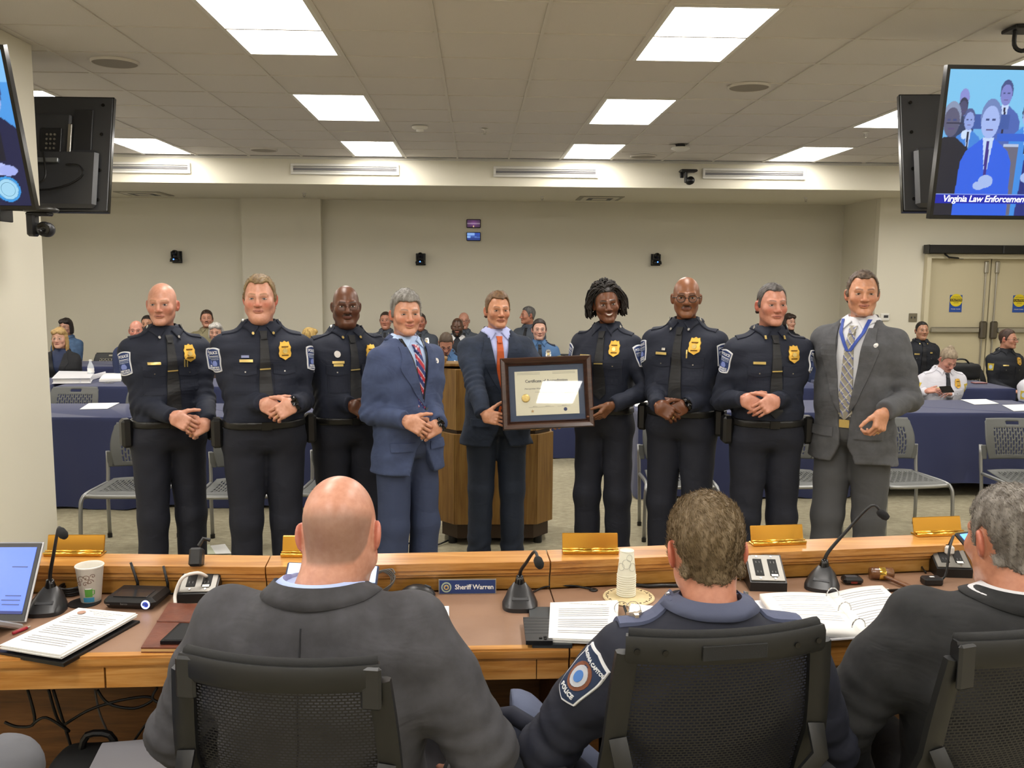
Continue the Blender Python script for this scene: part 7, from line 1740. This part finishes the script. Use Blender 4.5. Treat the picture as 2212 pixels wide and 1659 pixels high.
# black folder with a stack of papers
fo = sheet('black folder under the stack of stapled papers on the left desk', ((175, 1330), (303, 1345), (138, 1438), (-8, 1412)), n=2, th=.006, name='folder', rows=0, mat=m_black); 
sk_ = sheet('stack of printed commission papers lying on the black folder', ((172, 1322), (296, 1334), (133, 1424), (2, 1402)), zs=DSK+.013, n=6, th=.002, rows=16, curl=.05, head=[('Virginia Law Enforcement Professional', .0075, .93), ('Standards Commission', .0075, .895), ('Assessment Report', .0065, .86)])
q = dpt(178, 1331, DSK+.013); MB().lathe([(0, 0), (.011, 0), (.011, .0008), (0, .0008)], 18, c=q-np.array(sk_.location)+np.array([0.002, -.008, .014]), cap=False).build('round_crest', M('crest', 'b08a78', .6), sk_)
# leather portfolio and phone
C = [dpt(*c) for c in ((365, 1312), (500, 1318), (470, 1410), (305, 1410))]; o = C[3]
t = thing('leather_portfolio', 'brown leather portfolio half hidden by the grey suit', 'portfolio', o); m_lea = M('brown_leather', '5e3020', .4, bump=(90, .3, .002), var=(14, '74402c'))
def slab(nm, C, z0, z1, mat, par, o): b = MB(); b.prism([tuple((c-o)[:2]) for c in (C[3], C[2], C[1], C[0])], z0, z1); return b.build(nm, mat, par)
slab('cover', C, .010, .014, m_lea, t, o); slab('pages', [c+np.array([0, -.0, 0]) for c in C], .003, .010, M('page_edge', 'c8a870', .7), t, o); slab('back_cover', C, 0, .003, m_lea, t, o)
E1, E2 = C[0]*.55+C[3]*.45-o, C[1]*.55+C[2]*.45-o; MB().tube([E1+np.array([0, 0, .015]), E2+np.array([0, 0, .015])], .0025, 6).build('stitch_ridge', m_lea, t)
C = [dpt(*c, DSK+.015) for c in ((388, 1352), (470, 1355), (450, 1392), (346, 1392))]; o = C[3]
t = thing('phone', 'black phone lying on the leather portfolio', 'phone', o); slab('phone_body', C, 0, .009, m_blk2, t, o); slab('phone_face', [c+(sum(C)/4-c)*.12 for c in C], .009, .0095, M('phone_glass', '303236', .08), t, o)  # inset face is a plain dark grey glossy glass slab
a, b = dpt(28, 1372), dpt(66, 1357); t = thing('pen', 'red pen beside the laptop', 'pen', (a+b)/2+np.array([0, 0, .005])); d = b-a
MB().tube([-d*.5, d*.3], .0045, 8).build('barrel', M('red_pen', 'a02030', .35), t, smooth=True); MB().tube([d*.3, d*.5], [.004, .0015], 8).build('tip', m_steel, t)
# paper right of the grey suit
sheet('printed paper on the desk below the name plate', ((815, 1312), (969, 1310), (970, 1387), (800, 1390)), n=2, rows=9, head=[('AGENDA', .008, .9)])
# phone and tablet near the joint
C = [dpt(*c) for c in ((1142, 1318), (1222, 1318), (1236, 1400), (1150, 1400))]; o = C[3]; t = thing('tablet', 'dark closed tablet under a phone at the desk joint', 'tablet', o); slab('tablet_case', C, 0, .010, M('case_charcoal', '2e3234', .55), t, o)
C = [dpt(*c, DSK+.010) for c in ((1130, 1341), (1188, 1341), (1194, 1393), (1136, 1393))]; o = C[3]; t = thing('phone', 'phone in a ribbed black case on the dark tablet', 'phone', o); cs = slab('phone_case', C, 0, .011, m_black, t, o)
for i in range(6): A_ = C[0]*(1-i/8-.06)+C[3]*(i/8+.06)-o; B_ = C[1]*(1-i/8-.06)+C[2]*(i/8+.06)-o; MB().tube([A_+np.array([0, 0, .011]), B_+np.array([0, 0, .011])], .001, 5).build('case_rib', m_grey, cs)
q = C[2]-o
for dx, dy in ((-.018, .012), (-.018, .024), (-.03, .018)): MB().lathe([(0, 0), (.0045, 0), (.0045, .0016), (0, .0016)], 12, c=q+np.array([dx, dy, .011]), cap=False).build('camera_lens', m_blk2, cs)
sheet('law enforcement agenda papers left of the navy uniform', ((1190, 1310), (1335, 1305), (1330, 1392), (1186, 1386)), zs=DSK+.012, n=4, th=.003, rows=14, curl=.04, head=[('VIRGINIA LAW ENFORCEMENT', .0078, .92)])
sheet('second bundle of papers in front of the navy uniform', ((1362, 1308), (1452, 1318), (1440, 1345), (1352, 1330)), zs=DSK+.002, n=3, th=.003, rows=4)
# oval doily and cups
p = dpt(1358, 1291); t = thing('wooden_trivet', 'pale round fretted trivet holding the paper cups', 'trivet', p); m_triv = M('trivet_wood', 'd2bf92', .6, var=(40, 'dccb9e')); 
MB().lathe([(0, 0), (.076, 0), (.078, .002), (.076, .005), (0, .005)], 40, cap=False).build('disc', m_triv, t, smooth=False)
for i in range(16):
    a = i*math.pi/8; R = rotm(0, 0, a); MB().prism([(.062, -.004), (.071, 0), (.062, .004)], .005, .0056, R).build('fret_hole', M('fret_dark', '4a3420', .8), t)
    for s_ in (-.16, .16): MB().lathe([(0, .005), (.0018, .005), (.0018, .0056), (0, .0056)], 8, c=(.067*math.cos(a+s_), .067*math.sin(a+s_), 0), cap=False).build('fret_dot', MATS['fret_dark'], t)
m_cup = M('paper_cup_pale', 'e2e0cc', .6); prof = [(.0275, .0), (.0285, .001), (.028, .003), (.0205, .074), (.0195, .075), (0, .075)]
cpl = ['lowest', 'second', 'third', 'fourth', 'fifth', 'sixth', 'seventh', 'eighth', 'ninth', 'topmost']
for i in range(10):
    c_ = thing('paper_cup', 'pale paper cup, %s in the upside-down stack on the trivet' % cpl[i], 'cup', p+np.array([-.006, .012, .006+.0068*i]), 0, 'stacked paper cups')
    MB().lathe(prof, 22, cap=False).build('cup_wall', m_cup, c_, smooth=True); MB().tube([(.0283*math.cos(a), .0283*math.sin(a), .0015) for a in np.linspace(0, 6.283, 23)], .0013, 5).build('rim', M('cup_rim', 'efeddd', .5), c_)
    if i == 9:
        MB().tube([(.0203*math.cos(a), .0203*math.sin(a), .0755) for a in np.linspace(0, 6.283, 21)], .0012, 5).build('base_ring', MATS['cup_rim'], c_)
        for a0, z0, r_ in ((-.2, .04, .014), (.6, .03, .012), (.2, .058, .010), (-.9, .03, .011)): MB().tube([((.0285-.0105*z/.1)*math.sin(a), -(.0285-.0105*z/.1)*math.cos(a), z) for a, z in [(a0+r_*math.cos(k_*.45)/.025, z0+r_*math.sin(k_*.45)) for k_ in range(15)]], .0006, 4).build('ring_print', M('print_grey', 'b0b0a4', .6), c_)
# eyeglasses / pen on papers
p = dpt(1352, 1328, DSK+.014); t = thing('eyeglasses', 'folded wire rimmed eyeglasses lying on papers before the trivet', 'eyeglasses', p)
for sx in (-.012, .02): MB().tube([(sx+.021*math.cos(a), .01*math.sin(a)*.5, .018+.019*math.sin(a)) for a in np.linspace(0, 6.283, 22)], .001, 6).build('lens_rim', m_chrome, t)
MB().tube([(.0, .0, .02), (.004, .02, .01), (.012, -.03, .004)], .0014, 6, smooth=3).build('temple', m_gold2, t); MB().tube([(.0, -.03, .006), (-.004, .01, .022)], .004, 8).build('pen_clip', m_black, t)
# ---- right side: pager, gavel, pen, binder
p = dpt(1840, 1260); t = thing('pager', 'small black pager device left of the gavel', 'device', p, -.05); MB().box((0, 0, .012), (.062, .04, .022), .007).build('housing', m_black, t); MB().box((-.004, -.002, .0235), (.036, .022, .002)).build('screen', m_grey, t); MB().box((0, -.0205, .009), (.02, .002, .006)).build('red_window', M('red_window', '6a2018', .4), t)
m_gv = wood('gavel_walnut', '4a2a16', '6a4224', '7e5632', 0, 2., .3, .4)
p = dpt(1903, 1252); t = thing('gavel', 'wooden gavel with a brass band lying on the desk', 'gavel', p+np.array([0, 0, .021]), -.12)
MB().lathe([(0, -.036), (.017, -.036), (.0195, -.031), (.018, -.026), (.0195, -.022), (.0195, -.012), (.0205, -.01), (.0205, .01), (.0195, .012), (.0195, .022), (.018, .026), (.0195, .031), (.017, .036), (0, .036)], 26, R=rotm(0, math.pi/2), cap=False).build('head', m_gv, t, smooth=True)
MB().lathe([(.0208, -.010), (.0212, -.008), (.0212, .008), (.0208, .010)], 26, R=rotm(0, math.pi/2), cap=False).build('brass_band', m_brassb, t, smooth=True)
MB().tube([(.004, -.015, -.004), (.03, -.05, -.008), (.06, -.09, -.012), (.085, -.13, -.014), (.09, -.14, -.014)], [.006, .007, .0085, .009, .006], 12, smooth=3).build('handle', m_gv, t, smooth=True)
a, b = dpt(1872, 1282), dpt(1950, 1277); d = b-a; t = thing('pen', 'black ballpoint pen lying before the gavel', 'pen', (a+b)/2+np.array([0, 0, .005])); MB().tube([-d*.5, -d*.42, d*.35], [.002, .0045, .0045], 8).build('barrel', m_blk2, t, smooth=True); MB().tube([d*.35, d*.5], .0042, 8).build('grip', m_grey, t, smooth=True); MB().tube([-d*.1+np.array([0, 0, .005]), d*.1+np.array([0, 0, .005])], .0015, 6).build('clip', m_steel, t)
# open ring binder
C = [dpt(*c) for c in ((1640, 1302), (1790, 1290), (1862, 1378), (1700, 1388))]; C2 = [dpt(*c) for c in ((1790, 1290), (1905, 1283), (1990, 1366), (1862, 1378))]
t = thing('ring_binder', 'open white ring binder with printed pages right of the navy uniform', 'binder', C[3]); o = C[3]
slab('cover', [C[0]+np.array([-.012, .008, 0]), C2[1]+np.array([.02, .008, 0]), C2[2]+np.array([.02, -.01, 0]), C[3]+np.array([-.012, -.01, 0])], 0, .004, M('binder_vinyl', 'e4e4e8', .4), t, o)
for nm, Cx in (('page_stack', C), ('page_stack', C2)):
    tl, tr, br, bl = [c-o for c in Cx]; G = np.array([[((bl*(1-u)+br*u)*(1-v)+(tl*(1-u)+tr*u)*v)+np.array([0, 0, .006+.022*math.sin(math.pi*(u if Cx is C2 else 1-u)*.5+.25)**1.0*(1 if True else 0)]) for v in np.linspace(0, 1, 6)] for u in np.linspace(0, 1, 12)])
    b = MB(); b.grid(G); so = b.build(nm, m_paper, t, smooth=True); md = so.modifiers.new('s', 'SOLIDIFY'); md.thickness = .016; md.offset = -1
    def Q(u, v): return ((bl*(1-u)+br*u)*(1-v)+(tl*(1-u)+tr*u)*v)+np.array([0, 0, .0068+.022*math.sin(math.pi*(u if Cx is C2 else 1-u)*.5+.25)])
    for r_ in range(15 if Cx is C2 else 12):
        v = .88-.055*r_
        if r_ in (3, 8): continue
        us = np.linspace(.14, .9, 8); b = MB(); b.grid(np.array([[Q(u, v), Q(u, v+.011)] for u in us])); b.build('text_line', m_lightink if Cx is C2 else M('very_faint_print', 'd4d4d8', .7), so)
for f_ in (.12, .5, .9):
    q = (C[1]*(1-f_)+C[2]*f_)-o; d_ = (C2[1]-C2[0]); d_ /= np.linalg.norm(d_); MB().tube([q+d_*(.02*math.cos(a))+np.array([0, 0, .018+.024*math.sin(a)]) for a in np.linspace(0, math.pi, 12)], .0018, 6).build('binder_ring', m_chrome, t, smooth=True)
sheet('loose printed page beside the binder under the dark sleeve', ((1918, 1292), (1990, 1285), (2010, 1310), (1945, 1312)), n=1, rows=3)
p = dpt(2012, 1262); t = thing('power_adapter', 'small black power adapter by the seated dark suit shoulder', 'adapter', p); MB().box((0, 0, .012), (.06, .04, .024), .005).build('brick', m_black, t); MB().box((.0, -.0, .0245), (.014, .008, .001)).build('rating_label', m_paper, t)
# ---- under the desk: cables, bag, box of paper
for i, (pts, lb) in enumerate((([(60, 1490, 2.4), (75, 1560, 2.4), (40, 1570, 2.4), (10, 1560, 2.4)], 'black cable hanging under the desk at the left edge'), ([(105, 1490, 2.4), (125, 1555, 2.42), (150, 1580, 2.42), (100, 1550, 2.4), (70, 1565, 2.4)], 'black cable looping under the left desk'),
        ([(115, 1490, 2.45), (140, 1570, 2.45), (165, 1650, 2.45)], 'black cable dropping steeply under the left desk'), ([(140, 1565, 2.44), (190, 1535, 2.44), (250, 1515, 2.44), (310, 1505, 2.44), (330, 1512, 2.44), (290, 1530, 2.44), (235, 1520, 2.44), (210, 1490, 2.44)], 'looped black cable under the middle of the left desk'),
        ([(205, 1490, 2.46), (215, 1540, 2.46), (235, 1590, 2.46), (245, 1640, 2.46)], 'grey cable hanging beside the black bag'), ([(340, 1485, 2.4), (330, 1510, 2.4), (365, 1530, 2.4), (320, 1560, 2.4), (290, 1600, 2.4)], 'black cable hanging near the chair arm'))):
    cable(lb, [pY(*q) for q in pts], .004 if i != 4 else .003, m_black if i != 4 else M('grey_cable', ''))
p = pY(205, 1640, 2.35); t = thing('backpack', 'black bag on the floor under the left desk', 'bag', (p[0], 2.38, DAIS))
def bag(P): return smin(rbox(P, (0, 0, .21), (.13, .08, .21), .06), rbox(P, (0, -.07, .14), (.1, .04, .12), .04), .03)+wrinkle(P, .004, 40, 5)
mesh_part('bag_body', bag, (-.15, -.13, 0), (.15, .1, .44), .012, M('bag_black', '17181a', .8), t); MB().tube([(-.05, 0, .41), (-.03, 0, .46), (.03, 0, .46), (.05, 0, .41)], .01, 8, smooth=3).build('handle', m_black, t)
p = pY(320, 1625, 2.25); t = thing('paper_box', 'white topped box on the floor under the left desk', 'box', (p[0], 2.25, DAIS), .15); MB().box((0, 0, .225), (.26, .2, .45), .004).build('carton', M('carton', '6a6a72', .8), t); MB().box((0, 0, .456), (.28, .215, .012), .003).build('paper_top', M('paper_grey', 'b4b4bc', .7), t)
# ================================================================= THINGS ON THE AUDIENCE TABLES
def tsheet(label, c, n=1, rows=0): return sheet(label, c, zs=.742, n=n, th=.002, rows=rows, group='papers on the audience tables')
tsheet('white paper on the front left table beside the leftmost standing officer', ((192, 871), (258, 870), (232, 883), (172, 884)))
tsheet('white paper on the front table behind the officer with round glasses', ((1368, 866), (1412, 864), (1420, 876), (1372, 878)))
tsheet('white paper on the front right table beside the standing grey suit', ((1950, 865), (1972, 866), (1976, 873), (1945, 873)))
tsheet('white paper in front of the officer looking at a phone', ((2075, 863), (2130, 862), (2158, 872), (2105, 874)))
tsheet('white paper on the front right table at the right edge', ((2165, 875), (2225, 873), (2240, 886), (2190, 888)))
C = [pZ(*c, .742) for c in ((128, 812), (205, 813), (196, 828), (112, 829))]; o = C[3]; t = thing('ring_binder', 'thick white ring binder on the second row table at the left', 'binder', o); slab('pages', [c+(sum(C)/4-c)*.06 for c in C], .004, .05, m_paper, t, o); slab('cover', C, .05, .055, M('binder_vinyl', ''), t, o); slab('back_cover', C, 0, .004, MATS['binder_vinyl'], t, o); q = (C[1]-o+C[2]-o)/2; MB().box((q[0]+.004, q[1], .0275), (.012, abs(C[1][1]-C[2][1]), .055), .004).build('spine', MATS['binder_vinyl'], t)
C = [pZ(*c, .742) for c in ((222, 812), (262, 812), (262, 824), (214, 825))]; o = C[3]; t = thing('paper_stack', 'stack of white papers on the second row table behind the leftmost standing officer', 'paper', o); slab('lower_sheets', C, 0, .02, m_paper, t, o); slab('upper_sheets', [c+np.array([.01, .01, 0]) for c in C], .02, .03, m_paper, t, o)
p = pZ(230, 828, .742); t = thing('key_bunch', 'bunch of keys on the second row table', 'keys', p)
MB().tube([(.02*math.cos(a), .02*math.sin(a), .004) for a in np.linspace(0, 6.283, 16)], .002, 5).build('key_ring', m_steel, t)
for a in (.2, .9, 1.7, 2.9): R = rotm(0, 0, a); MB().box(R@np.array([.05, 0, .003]), (.05, .008, .002), 0, R).build('key', m_steel, t)
p = pZ(197, 818, .742); t = thing('water_bottle', 'clear plastic water bottle beside the white binder', 'bottle', p)
k = NT('clear_plastic'); k.b.inputs['Base Color'].default_value = (.85, .9, .95, 1); k.b.inputs['Roughness'].default_value = .08; k.b.inputs['Alpha'].default_value = .45; m_clear = k.m
MB().lathe([(0, 0), (.03, 0), (.033, .01), (.031, .03), (.033, .05), (.033, .12), (.03, .14), (.014, .175), (.013, .19), (0, .19)], 18, cap=False).build('bottle_body', m_clear, t, smooth=True); MB().lathe([(.0335, .07), (.0335, .115)], 18, cap=False).build('bottle_label', m_paper, t, smooth=True); MB().lathe([(0, .19), (.015, .19), (.015, .205), (0, .205)], 12, cap=False).build('cap', m_white, t)
p = pZ(186, 826, .742); t = thing('tin', 'small round green tin beside the white binder', 'tin', p+np.array([.0, -.02, 0])); MB().lathe([(0, 0), (.04, 0), (.042, .012), (0, .013)], 18, cap=False).build('tin_base', M('green_tin', '6a9a58', .4), t); MB().lathe([(.043, .012), (.043, .02), (0, .022)], 18, cap=False).build('tin_lid', M('green_tin2', '86b070', .4), t)
p = pZ(2115, 828, .742); t = thing('phone', 'pink cased phone on the second row table at the far right', 'phone', p); MB().box((0, 0, .006), (.15, .08, .012), .004).build('phone_case', M('pink_case', '8a5a5c', .5), t); MB().box((0, 0, .0125), (.13, .066, .001)).build('phone_screen', M('pale_screen', 'c0a0a0', .3), t)
p = pZ(2098, 822, .742); t = thing('laptop_bag', 'black bag on the second row table beside the officer in white', 'bag', p+np.array([-.05, .15, 0]))
def bag2(P): return rbox(P, (0, 0, .09), (.2, .1, .09), .05)+wrinkle(P, .005, 30, 9)
mesh_part('bag_body', bag2, (-.22, -.12, 0), (.22, .12, .2), .016, MATS['bag_black'], t); MB().tube([(-.1, 0, .17), (-.05, 0, .22), (.05, 0, .22), (.1, 0, .17)], .01, 6, smooth=3).build('handle', m_black, t)
p = pZ(1640, 868, .742); 
C = [pZ(*c, .006) for c in ((452, 1180), (486, 1176), (500, 1196), (440, 1198))]; o = C[3]; t = thing('dropped_papers', 'white and pale green papers lying on the carpet between two officers', 'paper', o); slab('white_sheet', C, 0, .004, m_paper, t, o); slab('green_sheet', [c+np.array([-.1, -.02, 0]) for c in C], .004, .007, M('pale_green_paper', 'c8ccb0', .7), t, o)
